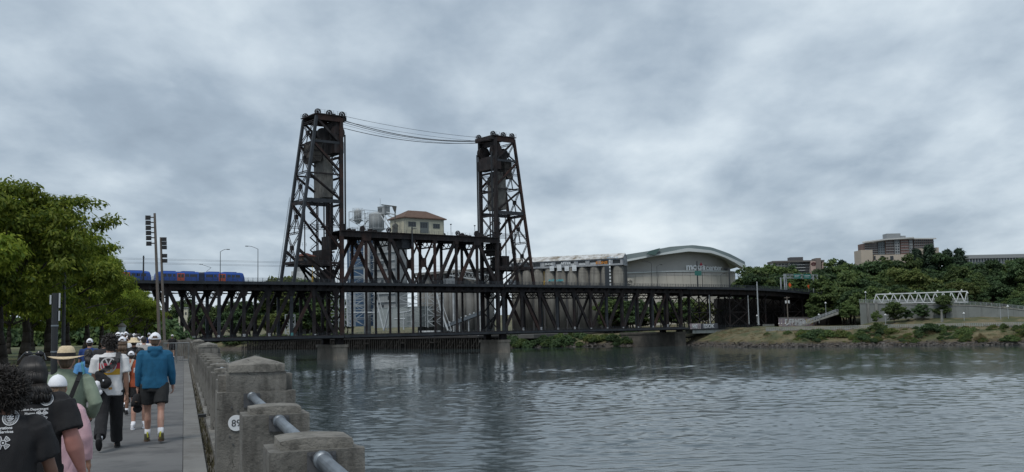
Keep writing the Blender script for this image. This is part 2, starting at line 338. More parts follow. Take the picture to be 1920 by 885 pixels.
PAVE2 = mat('border_concrete', (0.12, 0.118, 0.114), 0.9, (0.18, 0.177, 0.168), 0.8, 10, 0.3, 0.7, bump=0.6, bscale=30, streak=(3, (1, 1, 1), (0.09, 0.085, 0.075), 0.7))
LAWN = mat('lawn', (0.035, 0.055, 0.018), 0.95, (0.14, 0.125, 0.055), 0.12, 8, 0.42, 0.66, bump=1, bscale=6)
SOIL = mat('gravel_strip', (0.05, 0.045, 0.036), 0.95, (0.13, 0.12, 0.10), 9, 8, 0.35, 0.65, bump=1.0, bscale=40)
m = MB(); m.b2((-160, -30, 5.0), (1.42, 285, 7.40)); m.build('west_bank', CONC, frame=WK, kind='structure')
m = MB(); m.b2((-160, -30, 7.41), (-6.6, 285, 7.53)); m.build('lawn', LAWN, frame=WK, kind='structure')
walk = MB(); walk.b2((-6.55, -30, 7.405), (0.9, 285, 7.44)); walk = walk.build('esplanade_path', SOIL, frame=WK, kind='structure')
# cast slabs of the walk, each its own piece, with open joints
def slab(x0, x1, y0, y1, mt, z=WALK_Z):
    g = 0.0025; b = MB(); e = 0.005; zz0 = 7.46; z += random.uniform(-0.003, 0.003)
    b.loft([[(x0+g, y0+g, zz0), (x1-g, y0+g, zz0), (x1-g, y1-g, zz0), (x0+g, y1-g, zz0)], [(x0+g, y0+g, z-e), (x1-g, y0+g, z-e), (x1-g, y1-g, z-e), (x0+g, y1-g, z-e)], [(x0+g+e, y0+g+e, z), (x1-g-e, y0+g+e, z), (x1-g-e, y1-g-e, z), (x0+g+e, y1-g-e, z)]])
    return b.build('slab', mt, walk)
for k in range(0, 26):
    for (x0, x1) in ((-6.55, -3.0), (-3.0, 0.0)): slab(x0, x1, -2+k*4.5, 2.5+k*4.5, PAVE)
for k in range(0, 52): slab(0.0, 0.30, 1.5+k*1.5, 3.0+k*1.5, PAVE2)
m = MB(); m.b2((-6.55, 115, 7.46), (0.30, 284, 7.55)); m.build('far_slab', PAVE, walk)
sw = MB(); sw.b2((1.20, -30, -2), (1.60, 285, 7.52)); sw.b2((0.44, -30, 7.41), (1.70, 285, 7.56)); sw.build('seawall', CONC, frame=WK, kind='structure')

# ------------------------------------------------------------------ steel bridge
TW = 9.6
def member(root, name, p, q, wd, ht, mt=STEEL, up=(0, 0, 1)):
    m = MB(); m.beam(p, q, wd, ht, up); return m.build(name, mt, root)
def rail_run(m, s0, s1, o, z0, z1, step, th=0.07, rails=3):
    n = max(1, int((s1-s0)/step))
    for i in range(n+1):
        s = s0+(s1-s0)*i/n; m.b2((s-th, o-th, z0), (s+th, o+th, z1))
    for k in range(rails):
        z = z1-(z1-z0)*k/rails*0.95; m.b2((s0, o-th*0.6, z-th*0.7), (s1, o+th*0.6, z+th*0.1))
def deck(root, s0, s1, z=25.0, o0=-2.6, o1=12.2, slope=0.0):
    d = MB(); d.b2((s0, o0, z-0.55), (s1, o1, z)); dk = d.build('upper_deck', DECKM, root)
    for o in (0.0, TW):
        m = MB(); m.b2((s0, o-0.5, z-2.35), (s1, o+0.5, z-0.56)); m.build('deck_girder', STEEL, root)
    m = MB()
    n = int((s1-s0)/4.0)
    for i in range(n+1):
        s = s0+0.2+(s1-s0-0.4)*i/n; m.prism([(s-0.15, o0+0.1, z-0.56), (s-0.15, 0-0.5, z-1.7), (s-0.15, TW+0.5, z-1.7), (s-0.15, o1-0.1, z-0.56)], (0.3, 0, 0))
    m.build('floor_beams', STEEL, root)
    for o in (o0+0.05, o1-0.05):
        m = MB(); m.b2((s0, o-0.12, z-0.62), (s1, o+0.12, z+0.28)); m.build('fascia', STEELG, root)
        m = MB(); rail_run(m, s0+0.2, s1-0.2, o, z+0.28, z+1.45, 1.6, 0.045, 4)
        for i in range(int((s1-s0)/0.28)): s = s0+0.2+i*0.28; m.b2((s-0.015, o-0.015, z+0.3), (s+0.015, o+0.015, z+1.4))
        m.build('railing', RAILM, root)
def lowdeck(root, s0, s1, wood=True):
    m = MB(); m.b2((s0, -0.9, 7.15), (s1, TW+0.9, 7.9)); m.build('lower_deck', DECKM, root)
    for o in (-0.95, TW+0.95):
        m = MB(); m.b2((s0, o-0.2, 6.95), (s1, o+0.2, 8.35)); m.build('floor_girder', STEEL, root)
    m = MB(); m.b2((s0, -3.4, 7.6), (s1, -1.2, 7.85)); m.b2((s0, -3.5, 7.3), (s1, -3.36, 8.05)); m.build('footway', STEELG, root)
    m = MB(); rail_run(m, s0+0.1, s1-0.1, -3.43, 8.05, 9.05, 1.5, 0.03, 5); m.build('footway_railing', RAILM, root)
GRAF = mat('graffiti_white', (0.5, 0.52, 0.53), 0.8, (0.12, 0.12, 0.14), 3, 4, 0.45, 0.55)
TEAL = mat('teal_paint', (0.05, 0.23, 0.24), 0.7, (0.1, 0.3, 0.3), 2)
def fixed_span(name, label, s0, s1, npan, mirror):
    root = thing(name, label, 'bridge span', ((s0+s1)/2, TW/2, 7.0), BR)
    P = (s1-s0)/npan; zb, zt = 7.7, 23.2
    for o in (0.0, TW):
        for i in range(npan+1):
            s = s0+P*i
            member(root, 'vertical', (s, o, zb), (s, o, zt), 0.9, 0.7, STEEL if i % 3 else STEELG)
        for i in range(npan):
            a, b = s0+P*i, s0+P*(i+1); dirs = []
            if i == npan//2: dirs = ['\\', '/']
            elif i == 0: dirs = ['/']
            elif i == npan-1: dirs = ['\\']
            else: dirs = ['\\'] if i < npan//2 else ['/']
            for k, d in enumerate(dirs):
                p, q = ((a+0.35, o, zt-0.6), (b-0.35, o, zb+0.4)) if d == '\\' else ((a+0.35, o, zb+0.4), (b-0.35, o, zt-0.6))
                oo = 0.12*k
                member(root, 'diagonal', (p[0], o+oo, p[2]), (q[0], o+oo, q[2]), 0.6, 1.02 if len(dirs) < 2 else 0.85, RUST if (i+k) % 4 == 1 else STEEL)
        m = MB(); m.b2((s0, o-0.45, 7.0), (s1, o+0.45, 7.95)); m.build('bottom_chord', STEEL, root)
        for i in range(npan+1):
            s = s0+P*i; m = MB(); m.prism([(s-1.3, o-0.42, 22.75), (s-0.7, o-0.42, 20.9), (s+0.7, o-0.42, 20.9), (s+1.3, o-0.42, 22.75)], (0, 0.84, 0)); m.build('gusset', STEEL, root)
    for i in range(npan+1):      # sway frames between the two trusses
        s = s0+P*i; m = MB(); m.b2((s-0.2, 0.4, 20.3), (s+0.2, TW-0.4, 20.7))
        for (a, b) in ((0.4, 3.3), (3.3, 6.3), (6.3, 9.2)):
            m.beam((s, a, 20.5), (s, b, 22.6), 0.18, 0.18); m.beam((s, b, 20.5), (s, a, 22.6), 0.18, 0.18)
        m.build('sway_frame', STEEL, root)
    for i in range(npan):
        a, b = s0+P*i, s0+P*(i+1); m = MB(); m.beam((a, 0.4, 21.9), (b, TW-0.4, 21.9), 0.25, 0.2); m.beam((a, TW-0.4, 21.75), (b, 0.4, 21.75), 0.25, 0.2); m.build('lateral_brace', STEEL, root)
    deck(root, s0-1.0, s1+1.0); lowdeck(root, s0-1.0, s1+1.0)
    return root, P
west, PW = fixed_span('truss_span', 'black double-deck steel truss span west of the taller-looking near lift tower', -89.5, -2.2, 11, False)
east, PE = fixed_span('truss_span', 'black double-deck steel truss span between the far lift tower and the dark river pier', 66.8, 162.3, 11, True)
# graffiti patches around the feet of the diagonals
for root, s0, P, idx in ((west, -89.5, PW, range(5, 11)), (east, 66.8, PE, range(1, 11))):
    for i in idx:
        s = s0+P*i+random.uniform(-0.3, 0.3); h = random.uniform(0.7, 1.6); m = MB(); m.b2((s-0.42, -0.47, 7.97), (s+0.42, -0.45, 7.97+h)); g = m.build('graffiti', TEAL if (root is west and i == 9) else GRAF, root)

lift = thing('lift_span', 'rusty black vertical-lift truss span between the two lift towers', 'bridge span', (32.2, TW/2, 7.0), BR)
PL = 9.2
for o in (0.0, TW):
    for i in range(8):
        s = PL*i
        member(lift, 'vertical', (s+0.3*(i == 0)-0.3*(i == 7), o, 24.4), (s+0.3*(i == 0)-0.3*(i == 7), o, 41.4), 0.8, 0.75, RUST if i in (1, 3, 4) else STEEL)
        member(lift, 'hanger', (s+0.5*(i == 0)-0.5*(i == 7), o+0.1, 7.2), (s+0.5*(i == 0)-0.5*(i == 7), o+0.1, 22.8), 0.6, 0.55)
    for i, d in enumerate(['/', '\\', '\\', 'X', '/', '/', '\\']):
        a, b = PL*i+0.4, PL*(i+1)-0.4
        for k, e_ in enumerate('\\/' if d == 'X' else d):
            p, q = ((a, o, 41.0), (b, o, 24.6)) if e_ == '\\' else ((a, o, 24.6), (b, o, 41.0))
            if d == 'X':
                m = MB(); m.lace((p[0], o+0.25*k-0.1, p[2]), (q[0], o+0.25*k-0.1, q[2]), 0.8, 0.16, (0, 1, 0)); m.beam((p[0], o+0.25*k-0.1, p[2]), (q[0], o+0.25*k-0.1, q[2]), 0.1, 0.3); m.build('diagonal', RUST, lift)
            else: member(lift, 'diagonal', p, q, 0.7, 1.15, RUST if i in (0, 1, 5) else STEEL)
    m = MB(); m.b2((3.5*PL-0.8, o-0.4, 31.2), (3.5*PL+0.8, o+0.55, 34.4)); m.build('gusset', RUST, lift)
    m = MB(); m.b2((-0.6, o-0.55, 40.7), (65, o+0.55, 42.5)); m.build('top_chord', STEEL, lift)
    for i in (1, 2, 3, 4, 5, 6):
        s = PL*i; wd = 2.0 if i in (1, 6) else 0.9; m = MB(); m.prism([(s-wd, o-0.6, 42.3), (s-wd*0.75, o-0.6, 39.6), (s+wd*0.75, o-0.6, 39.6), (s+wd, o-0.6, 42.3)], (0, 1.2, 0)); m.build('gusset', RUST if i in (1, 2) else STEEL, lift)
m = MB(); m.b2((-0.6, -1.1, 42.5), (65, TW+1.1, 42.75)); m.build('top_walkway', STEEL, lift)
for o in (-1.05, TW+1.05):
    m = MB(); rail_run(m, -0.4, 64.8, o, 42.75, 43.85, 1.9, 0.035, 2); m.build('top_railing', RAILM, lift)
for i in range(8):
    s = PL*i; m = MB(); m.b2((s-0.2, 0.5, 38.2), (s+0.2, TW-0.5, 38.7))
    for (a, b) in ((0.5, 3.4), (3.4, 6.2), (6.2, 9.1)): m.beam((s, a, 38.5), (s, b, 41), 0.2, 0.2); m.beam((s, b, 38.5), (s, a, 41), 0.2, 0.2)
    m.build('sway_frame', STEEL, lift)
for i in range(7):
    m = MB(); m.beam((PL*i, 0.5, 40.9), (PL*i+PL, TW-0.5, 40.9), 0.3, 0.3); m.beam((PL*i, TW-0.5, 40.6), (PL*i+PL, 0.5, 40.6), 0.3, 0.3); m.build('lateral_brace', STEEL, lift)
deck(lift, -0.9, 65.3); lowdeck(lift, -0.9, 65.5)
def wheel(root, s, o, z, r, th=0.5, spokes=True, name='sheave', mt=STEEL):
    m = MB()
    if spokes:
        n = 18
        for i in range(n):
            a0, a1 = 2*math.pi*i/n, 2*math.pi*(i+1)/n
            m.add([(s+rr*math.cos(a), o+y, z+rr*math.sin(a)) for y in (-th/2, th/2) for rr in (r, r*0.78) for a in (a0, a1)], [(0, 1, 3, 2), (4, 6, 7, 5), (0, 4, 5, 1), (2, 3, 7, 6)])
        for i in range(4): a = math.pi*i/4; m.beam((s-r*0.8*math.cos(a), o, z-r*0.8*math.sin(a)), (s+r*0.8*math.cos(a), o, z+r*0.8*math.sin(a)), th*0.5, r*0.12, (0, 1, 0))
        m.disc((s, o, z), (0, 1, 0), r*0.2, th*1.2, 10)
    else: m.disc((s, o, z), (0, 1, 0), r, th, 20); m.disc((s, o, z), (0, 1, 0), r*0.3, th*1.5, 10)
    return m.build(name, mt, root)
for s, r, sp in ((0.6, 1.15, False), (8.0, 0.95, False), (18.2, 0.9, True), (47.0, 0.95, True), (55.4, 1.1, False), (63.6, 1.1, False)):
    for o in (0.2, TW-0.2): wheel(lift, s, o, 42.75+r, r, 0.45, sp)
for s in (3, 5, 10.5, 11.8, 13.2, 49.2, 51, 53, 58, 60.2):
    m = MB(); m.b2((s-0.5, random.uniform(0, 1), 42.75), (s+0.5, 2.4, 42.75+random.uniform(0.4, 1.1))); m.build('drive_gearbox', STEEL, lift)
m = MB(); m.b2((23.9, 0.7, 37.6), (28.6, 6.0, 40.6)); m.b2((23.6, 0.6, 40.6), (28.9, 6.2, 40.8)); m.build('hanging_cabin', STEELG, lift)
m = MB(); m.b2((26.6, -1.35, 38.0), (26.9, -1.05, 45.0)); m.b2((26.4, -2.0, 44.2), (28.2, -1.05, 44.4)); m.build('access_post', RAILM, lift)
m = MB()
for s in (43.5, 54.0): m.tube((s, -0.6, 42.7), (s, -0.6, 46.6), 0.08); m.b2((s-0.25, -0.8, 46.5), (s+0.25, -0.4, 46.85))
m.build('marker_lamp', RAILM, lift)

HOUSEW = mat('house_cream', (0.42, 0.40, 0.30), 0.75, (0.50, 0.48, 0.38), 0.5, 6, streak=(0.6, (2, 2, 0.2), (0.25, 0.24, 0.2), 0.5))
ROOFM = mat('house_roof_tile', (0.085, 0.05, 0.036), 0.8, (0.12, 0.072, 0.05), 1.2, 6, bump=0.5)
house = thing('machinery_house', 'cream machinery house with red-brown hipped roof on top of the lift span', 'house', (32.6, TW/2, 42.8), BR)
m = MB(); m.b2((24.4, 0.1, 42.8), (40.9, TW-0.1, 48.3)); m.build('wall', HOUSEW, house)
m = MB(); m.b2((24.36, 0.06, 42.8), (24.75, 0.4, 48.2)); m.b2((40.5, 0.06, 42.8), (40.95, 0.4, 48.2)); m.b2((24.36, 0.05, 47.3), (40.95, 0.3, 48.28)); m.build('trim', mat('house_trim', (0.33, 0.32, 0.26), 0.7), house)
m = MB(); e0 = (23.7, -0.7); e1 = (41.7, TW+0.7)
m.loft([[(e0[0], e0[1], 48.15), (e1[0], e0[1], 48.15), (e1[0], e1[1], 48.15), (e0[0], e1[1], 48.15)], [(e0[0], e0[1], 48.5), (e1[0], e0[1], 48.5), (e1[0], e1[1], 48.5), (e0[0], e1[1], 48.5)], [(29.0, 4.7, 51.5), (36.4, 4.7, 51.5), (36.4, 4.9, 51.5), (29.0, 4.9, 51.5)]]); m.build('roof', ROOFM, house)
WINF = mat('window_grey', (0.11, 0.125, 0.125), 0.5)
for (a, b, z0, z1) in ((26.0, 29.2, 45.2, 47.0), (36.3, 39.2, 45.0, 46.7)):
    m = MB(); m.b2((a, 0.0, z0), (b, 0.12, z1)); wn = m.build('window', WINF, house)
    for k in range(3): x0 = a+0.12+(b-a-0.24)*k/3; m = MB(); m.b2((x0+0.05, -0.03, z0+0.15), (x0+(b-a-0.24)/3-0.05, 0.05, z1-0.15)); m.build('pane', GLASSD, wn)
m = MB(); m.b2((30.9, 0.0, 43.2), (34.4, 0.12, 47.1)); wn = m.build('door', WINF, house)
for k in range(3): m = MB(); m.b2((31.1+k*0.95, -0.03, 45.0), (31.9+k*0.95, 0.05, 46.8)); m.build('pane', GLASSD, wn)
crane = thing('davit_crane', 'small grey jib crane on top of the lift span beside the cream house', 'crane', (21.3, 1.0, 42.75), BR)
CRM = mat('crane_grey', (0.10, 0.11, 0.10), 0.6, (0.06, 0.05, 0.045), 1)
m = MB(); m.tube((21.3, 1, 42.75), (21.3, 1, 51.8), 0.22, 0.18); m.build('post', CRM, crane)
m = MB(); m.beam((21.9, 1, 52.0), (15.9, 1, 52.3), 0.25, 0.35); m.prism([(21.9, 0.85, 52.1), (20.2, 0.85, 52.0), (20.8, 0.85, 50.6), (21.5, 0.85, 49.6)], (0, 0.3, 0)); m.build('jib', CRM, crane)
m = MB(); m.b2((20.5, 0.5, 42.75), (22.1, 1.6, 45.4)); m.tube((21.3, 0.4, 45.2), (21.3, 1.7, 45.2), 0.9, n=14); m.build('winch', CRM, crane)

def tower(name, label, s0, sg):
    """a lift tower: two vertical front legs, two raking back legs, braced; sg = direction of the back"""
    root = thing(name, label, 'bridge tower', (s0+sg*6, TW/2, 7.9), BR)
    S = lambda d: s0+sg*d
    bk = lambda z: 17.3-(17.3-8.9)*(z-25)/56.0
    ZT = 80.5
    for o in (0.0, TW):
        member(root, 'front_leg', (S(0), o, 7.9), (S(0), o, ZT), 1.15, 1.05, RUST if sg < 0 else STEEL)
        member(root, 'back_leg', (S(bk(24.4)), o, 24.4), (S(bk(ZT)), o, ZT), 0.85, 0.95, STEELG if (sg < 0) else RUST)
        for z, wd, ht, mt in ((31.8, 0.5, 0.8, STEEL), (52.3, 0.7, 1.25, STEELG), (61.3, 0.4, 0.5, STEEL), (72.0, 0.5, 0.8, STEELG), (80.0, 0.9, 1.8, RUST)):
            member(root, 'strut', (S(0.2), o, z), (S(bk(z)), o, z), wd, ht, mt)
        dg = [(79.5, 72.2, 0), (71.5, 62.5, 0), (61.0, 53.0, 0), (51.6, 36.5, 0), (36.0, 25.5, 1)]
        for k, (z0, z1, lc) in enumerate(dg):
            zb = z0 if k != 4 else 36.0
            if k in (0, 1, 2, 3): member(root, 'diagonal', (S(bk(z0)-0.3), o, z0), (S(0.4), o, z1), 0.45, 0.7, RUST if k % 2 else STEEL)
        member(root, 'diagonal', (S(bk(36.0)-0.3), o, 36.0), (S(3.0), o, 25.2), 0.5, 0.8, STEEL)
        member(root, 'diagonal', (S(bk(31)-6), o, 31.2), (S(bk(25)-11), o, 25.2), 0.45, 0.6, STEEL)
        m = MB(); m.lace((S(0.3), o, 53), (S(bk(61)-0.2), o, 61), 0.7, 0.13, (0, 1, 0)); m.build('laced_brace', STEEL, root)
        m = MB(); m.lace((S(0.3), o, 62), (S(bk(71)-0.2), o, 71.2), 0.7, 0.13, (0, 1, 0)); m.build('laced_brace', STEEL, root)
        for (za, zb_) in ((37, 51), (26, 35.5)):
            m = MB(); m.lace((S(0.3), o, za), (S(bk(zb_)-0.2), o, zb_), 0.75, 0.14, (0, 1, 0)); m.build('laced_brace', STEEL, root)
        m = MB(); m.lace((S(0.3), o, 44.0), (S(bk(44)), o, 44.0), 0.6, 0.13); m.build('laced_strut', STEEL, root)
        m = MB(); m.lace((S(0.3), o, 66.8), (S(bk(66.8)), o, 66.8), 0.6, 0.13); m.build('laced_strut', STEEL, root)
        for d in (4.2, 8.6): m = MB(); m.lace((S(d), o, 25.2), (S(d), o, 51.5), 0.4, 0.1, (0, 1, 0)); m.build('laced_hanger', STEEL, root)
    # back face
    zs = [31.8, 41.5, 52.3, 61.8, 71.5, 79.0]
    for a, b in zip(zs[:-1], zs[1:]):
        for k, (oa, ob) in enumerate(((0.4, TW-0.4), (TW-0.4, 0.4))):
            m = MB(); m.lace((S(bk(a)+0.05*k), oa, a+0.3), (S(bk(b)+0.05*k), ob, b-0.3), 0.55, 0.14, (1, 0, 0)); m.build('laced_brace', STEEL, root)
        mid = ((a+b)/2); m = MB(); m.b2((S(bk(mid))-0.5, TW/2-0.6, mid-0.7), (S(bk(mid))+0.5, TW/2+0.6, mid+0.7)); m.build('gusset', STEEL, root)
        m = MB(); m.lace((S(bk(b)), 0.3, b), (S(bk(b)), TW-0.3, b), 0.6, 0.18); m.build('laced_strut', STEEL if b != 52.3 else STEELG, root)
        m = MB(); m.lace((S(bk(mid)), TW/2, mid-0.6), (S(bk(a)), TW/2, a), 0.35, 0.1, (0, 1, 0)); m.build('laced_post', STEEL, root)
    m = MB(); m.beam((S(bk(31.8)), 0.3, 31.8), (S(bk(31.8)), TW-0.3, 31.8), 0.5, 0.8); m.beam((S(bk(52.3)), 0.3, 51.6), (S(bk(52.3)), TW-0.3, 51.6), 0.6, 1.0); m.build('cross_girder', STEEL, root)
    # front face
    for a, b in ((25.5, 38), (43, 51), (52.5, 60), (60, 67)):
        for k, (oa, ob) in enumerate(((0.4, TW-0.4), (TW-0.4, 0.4))):
            m = MB(); m.lace((S(0.1*k), oa, a), (S(0.1*k), ob, b), 0.6, 0.15, (1, 0, 0)); m.build('laced_brace', STEEL, root)
        member(root, 'cross_strut', (S(0.2), 0.4, b+0.3), (S(0.2), TW-0.4, b+0.3), 0.45, 0.7)
    for a, b in ((9, 15.2), (15.2, 22)):
        for (oa, ob) in ((0.4, TW-0.4), (TW-0.4, 0.4)): member(root, 'cross_brace', (S(0.1), oa, a), (S(0.1), ob, b), 0.3, 0.4)
    m = MB(); m.b2((S(-0.9), -0.2, 68.6), (S(2.6), TW+0.2, 72.4)); m.b2((S(-0.5), 0.6, 72.4), (S(2.4), TW-0.6, 73.6)); m.build('sheave_girder', STEEL, root)
    for o in (0.35, 1.35, TW-1.35, TW-0.35): wheel(root, S(1.0), o, 75.6, 2.5, 0.5, False)
    for o in (2.2, TW-2.2): wheel(root, S(5.6), o, 74.8, 2.2, 0.5, False)
    # machinery deck on top
    m = MB(); m.b2((S(-1.6), -0.9, 80.9), (S(9.6), TW+0.9, 81.2)); m.b2((S(-1.9), -0.4, 79.6), (S(-0.4), TW+0.4, 80.9)); m.b2((S(0.6), 0.3, 77.6), (S(1.6), TW-0.3, 79.4)); m.build('top_deck', STEEL, root)
    for d in (-0.6, 4.2, 8.4):
        for o in (0.3, TW-0.3): wheel(root, S(d), o, 81.75, 1.1, 0.5, True, 'small_sheave')
    m = MB()
    for o in (-0.8, TW+0.8): rail_run(m, min(S(-1.5), S(9.5)), max(S(-1.5), S(9.5)), o, 81.2, 82.5, 1.5, 0.035, 2)
    for o in (1.5, 4.5, 7): m.b2((S(2)-0.6, o-0.5, 81.2), (S(2)+0.6, o+0.5, 82.0))
    m.build('top_railing', RAILM, root)
    # ropes down the front
    for o in (0.0, 0.5, TW-0.5, TW):
        m = MB()
        for k in range(3): m.tube((S(-1.45-0.12*k), o, 75.0), (S(-1.45-0.12*k), o, 42.9), 0.06, n=5)
        m.build('lift_rope', STEELG, root)
    # inner guide posts and rope bundles
    for o in (2.2, TW/2, TW-2.2): member(root, 'guide_post', (S(2.6), o, 25.2), (S(2.6), o, 66.8), 0.35, 0.35)
    for z in (35.5, 44.5): member(root, 'cross_strut', (S(2.6), 0.3, z), (S(2.6), TW-0.3, z), 0.4, 0.5)
    # platform
    m = MB(); m.b2((S(1.0), -0.2, 30.9), (S(15.4), TW+0.2, 31.25)); m.build('platform', STEEL, root)
    m = MB()
    for o in (-0.15, TW+0.15): rail_run(m, min(S(1.2), S(15.2)), max(S(1.2), S(15.2)), o, 31.25, 32.5, 1.4, 0.035, 2)
    for zz_ in (53.0, 37.8): rail_run(m, min(S(bk(zz_)), S(bk(zz_)-7)), max(S(bk(zz_)), S(bk(zz_)-7)), TW-0.6, zz_, zz_+1.2, 1.4, 0.035, 2)
    m.build('platform_railing', RAILM, root)
    m = MB(); m.b2((S(3.4), 1.2, 31.25), (S(6.6), 8.0, 36.2)); m.b2((S(1.2), 2.5, 25.0), (S(4.5), 7, 29.8)); m.b2((S(0.8), 1.5, 36.4), (S(3.2), 8.1, 41.0)); m.build('machinery_housing', STEEL, root)
    m = MB()
    for k in range(20):         # stair flights zigzagging inside the tower
        z0 = 26+k*2.1; d0 = 5.0+(k % 2)*2.6; d1 = 7.6-(k % 2)*2.6
        if z0 < 70 and k % 2 == 0 or z0 < 52: m.beam((S(d0), 7.6, z0), (S(d1), 7.6, z0+2.1), 0.8, 0.15); m.beam((S(d0), 7.2, z0+1), (S(d1), 7.2, z0+3.1), 0.05, 0.06)
    m.build('stairs', STEEL, root)
    m = MB()      # ladder on a back leg
    for o in (TW-0.1, TW+0.4): m.beam((S(bk(25)+1.0), o, 25), (S(bk(54)+1.0), o, 54), 0.06, 0.06)
    for k in range(40): z = 25.3+k*0.72; m.beam((S(bk(z)+1.0), TW-0.1, z), (S(bk(z)+1.0), TW+0.4, z), 0.04, 0.04)
    m.build('ladder', RAILM, root)
    return root
towA = tower('lift_tower', 'nearer rusty black steel lift tower on the left with concrete counterweight inside', 0.0, -1)
towB = tower('lift_tower', 'farther black steel lift tower on the right end of the lift span', 64.4, 1)
cabin = thing('operator_cabin', 'small brown operator cabin on the platform low in the left lift tower', 'cabin', (-11, 5, 31.25), BR)
m = MB(); m.b2((-13.2, 2.4, 31.25), (-8.6, 7.4, 34.0)); m.build('wall', mat('cabin_brown', (0.10, 0.065, 0.045), 0.8, (0.06, 0.05, 0.045), 1), cabin)
m = MB(); m.loft([[(-13.7, 1.9, 34.0), (-8.1, 1.9, 34.0), (-8.1, 7.9, 34.0), (-13.7, 7.9, 34.0)], [(-11.6, 4.5, 35.2), (-10.2, 4.5, 35.2), (-10.2, 5.3, 35.2), (-11.6, 5.3, 35.2)]]); m.build('roof', mat('cabin_roof_red', (0.13, 0.045, 0.03), 0.8), cabin)
for a in (-12.6, -10.6): m = MB(); m.b2((a, 2.34, 32.2), (a+1.2, 2.46, 33.4)); m.build('window', GLASSD, cabin)
for (lab, s0, sg) in (('tall grey concrete counterweight hanging inside the left lift tower', 0.0, -1), ('tall grey concrete counterweight hanging inside the right lift tower', 64.4, 1)):
    S = lambda d: s0+sg*d
    cw = thing('counterweight', lab, 'counterweight', (S(4.1), 4.9, 53.6), BR, 'main span counterweights')
    m = MB(); lo, hi = sorted((S(2.4), S(5.8)))
    m.b2((lo, 1.3, 53.7), (hi, 8.4, 60.9)); m.b2((lo+0.06, 1.36, 60.9), (hi-0.06, 8.34, 61.1)); m.b2((lo, 1.3, 61.1), (hi, 8.4, 66.4)); m.b2((lo+0.4, 2.4, 66.4), (hi-0.4, 7.4, 68.0)); m.build('block', CWC, cw)
    m = MB()
    for o in (2.0, 4.85, 7.7): m.tube(((lo+hi)/2, o, 67.5), ((lo+hi)/2, o, 75.0), 0.1)
    m.build('ropes', STEEL, cw)
    c2 = thing('counterweight', lab.replace('tall grey concrete', 'upper dark eight-sided'), 'counterweight', (S(7.4), 5, 65.5), BR, 'small counterweights')
    a, b = sorted((S(5.95), S(9.3))); m = MB(); ring = lambda z, e: [(a+e, 2.0-e, z), (b-e, 2.0-e, z), (b-e, 9.0+e, z), (a+e, 9.0+e, z)]
    m.loft([[(x, y, z) for (x, y, z) in ring(65.6, 0.9)], ring(67.2, 0.0), ring(71.4, 0.0), ring(73.0, 1.1)]); m.build('block', mat('dark_concrete', (0.045, 0.04, 0.037), 0.9, (0.075, 0.068, 0.06), 0.6, 8), c2)
    m = MB(); m.b2((a-0.06, 1.9, 69.1), (b+0.06, 9.1, 69.4)); m.build('band', STEEL, c2)
# cables slung between the tower tops
for k, (za, zm, zb, o, r) in enumerate(((81.4, 79.6, 79.9, 0.2, 0.06), (79.9, 76.9, 79.4, 0.0, 0.13), (79.4, 76.7, 79.2, 0.5, 0.1), (78.4, 75.9, 78.3, -0.3, 0.05), (82.2, 80.4, 80.4, TW, 0.05), (80.2, 77.6, 79.8, TW, 0.11))):
    pts = []
    for i in range(25):
        t = i/24; s = -0.3+64.9*t if k else 0+64.4*t; lin = za+(zb-za)*t; pts.append((s+1*(1-2*t), o, lin-(lin_mid := 4*((za+zb)/2-zm)*t*(1-t))))
    m = MB(); m.path(pts, r, 5); m.build('power_cable', STEEL, frame=BR, label=['thin upper cable slung between the two tower tops', 'thickest black cable sagging between the two tower tops', 'second thick cable running just under the thickest one between the towers', 'lowest thin cable sagging between the lift towers', 'faint topmost cable on the far side between the tower tops', 'thick cable on the far side between the tower tops'][k], cat='cable', group='cables between the lift towers')

# river piers
def river_pier(lab, s0, s1, o0, o1, zt, mt=None):
    mt = mt or PIERM
    r = thing('bridge_pier', lab, 'pier', ((s0+s1)/2, (o0+o1)/2, -2.5), BR)
    def oct(e, z): return [(s0-e, o0-e+0.9, z), (s0-e+0.9, o0-e, z), (s1+e-0.9, o0-e, z), (s1+e, o0-e+0.9, z), (s1+e, o1+e-0.9, z), (s1+e-0.9, o1+e, z), (s0-e+0.9, o1+e, z), (s0-e, o1+e-0.9, z)]
    m = MB(); m.loft([oct(0.25, -2.5), oct(0.0, zt-0.9)]); m.build('shaft', mt, r)
    m = MB(); m.loft([oct(0.35, zt-0.9), oct(0.35, zt)]); m.build('coping', mt, r)
    for o in (0.0, TW):
        m = MB(); m.b2(((s0+s1)/2-1.2, o-0.8, zt), ((s0+s1)/2+1.2, o+0.8, 6.95)); m.build('bearing', STEEL, r)
river_pier('brown concrete river pier under the left lift tower', -3.7, 1.6, -1.4, 11.2, 5.1)
river_pier('brown concrete river pier under the right lift tower', 63.6, 69.0, -1.4, 11.2, 5.1)
river_pier('wide concrete pier in painted shade at the east end of the truss', 157.5, 164.0, -1.2, 33.0, 6.2, mat('shaded_pier', (0.06, 0.055, 0.048), 0.9, (0.105, 0.095, 0.08), 0.4, 8))  # shade at the east pier is put into its darker colour
river_pier('dark concrete pier under the west end of the truss by the esplanade', -92.5, -88.0, -1.4, 11.2, 6.2)

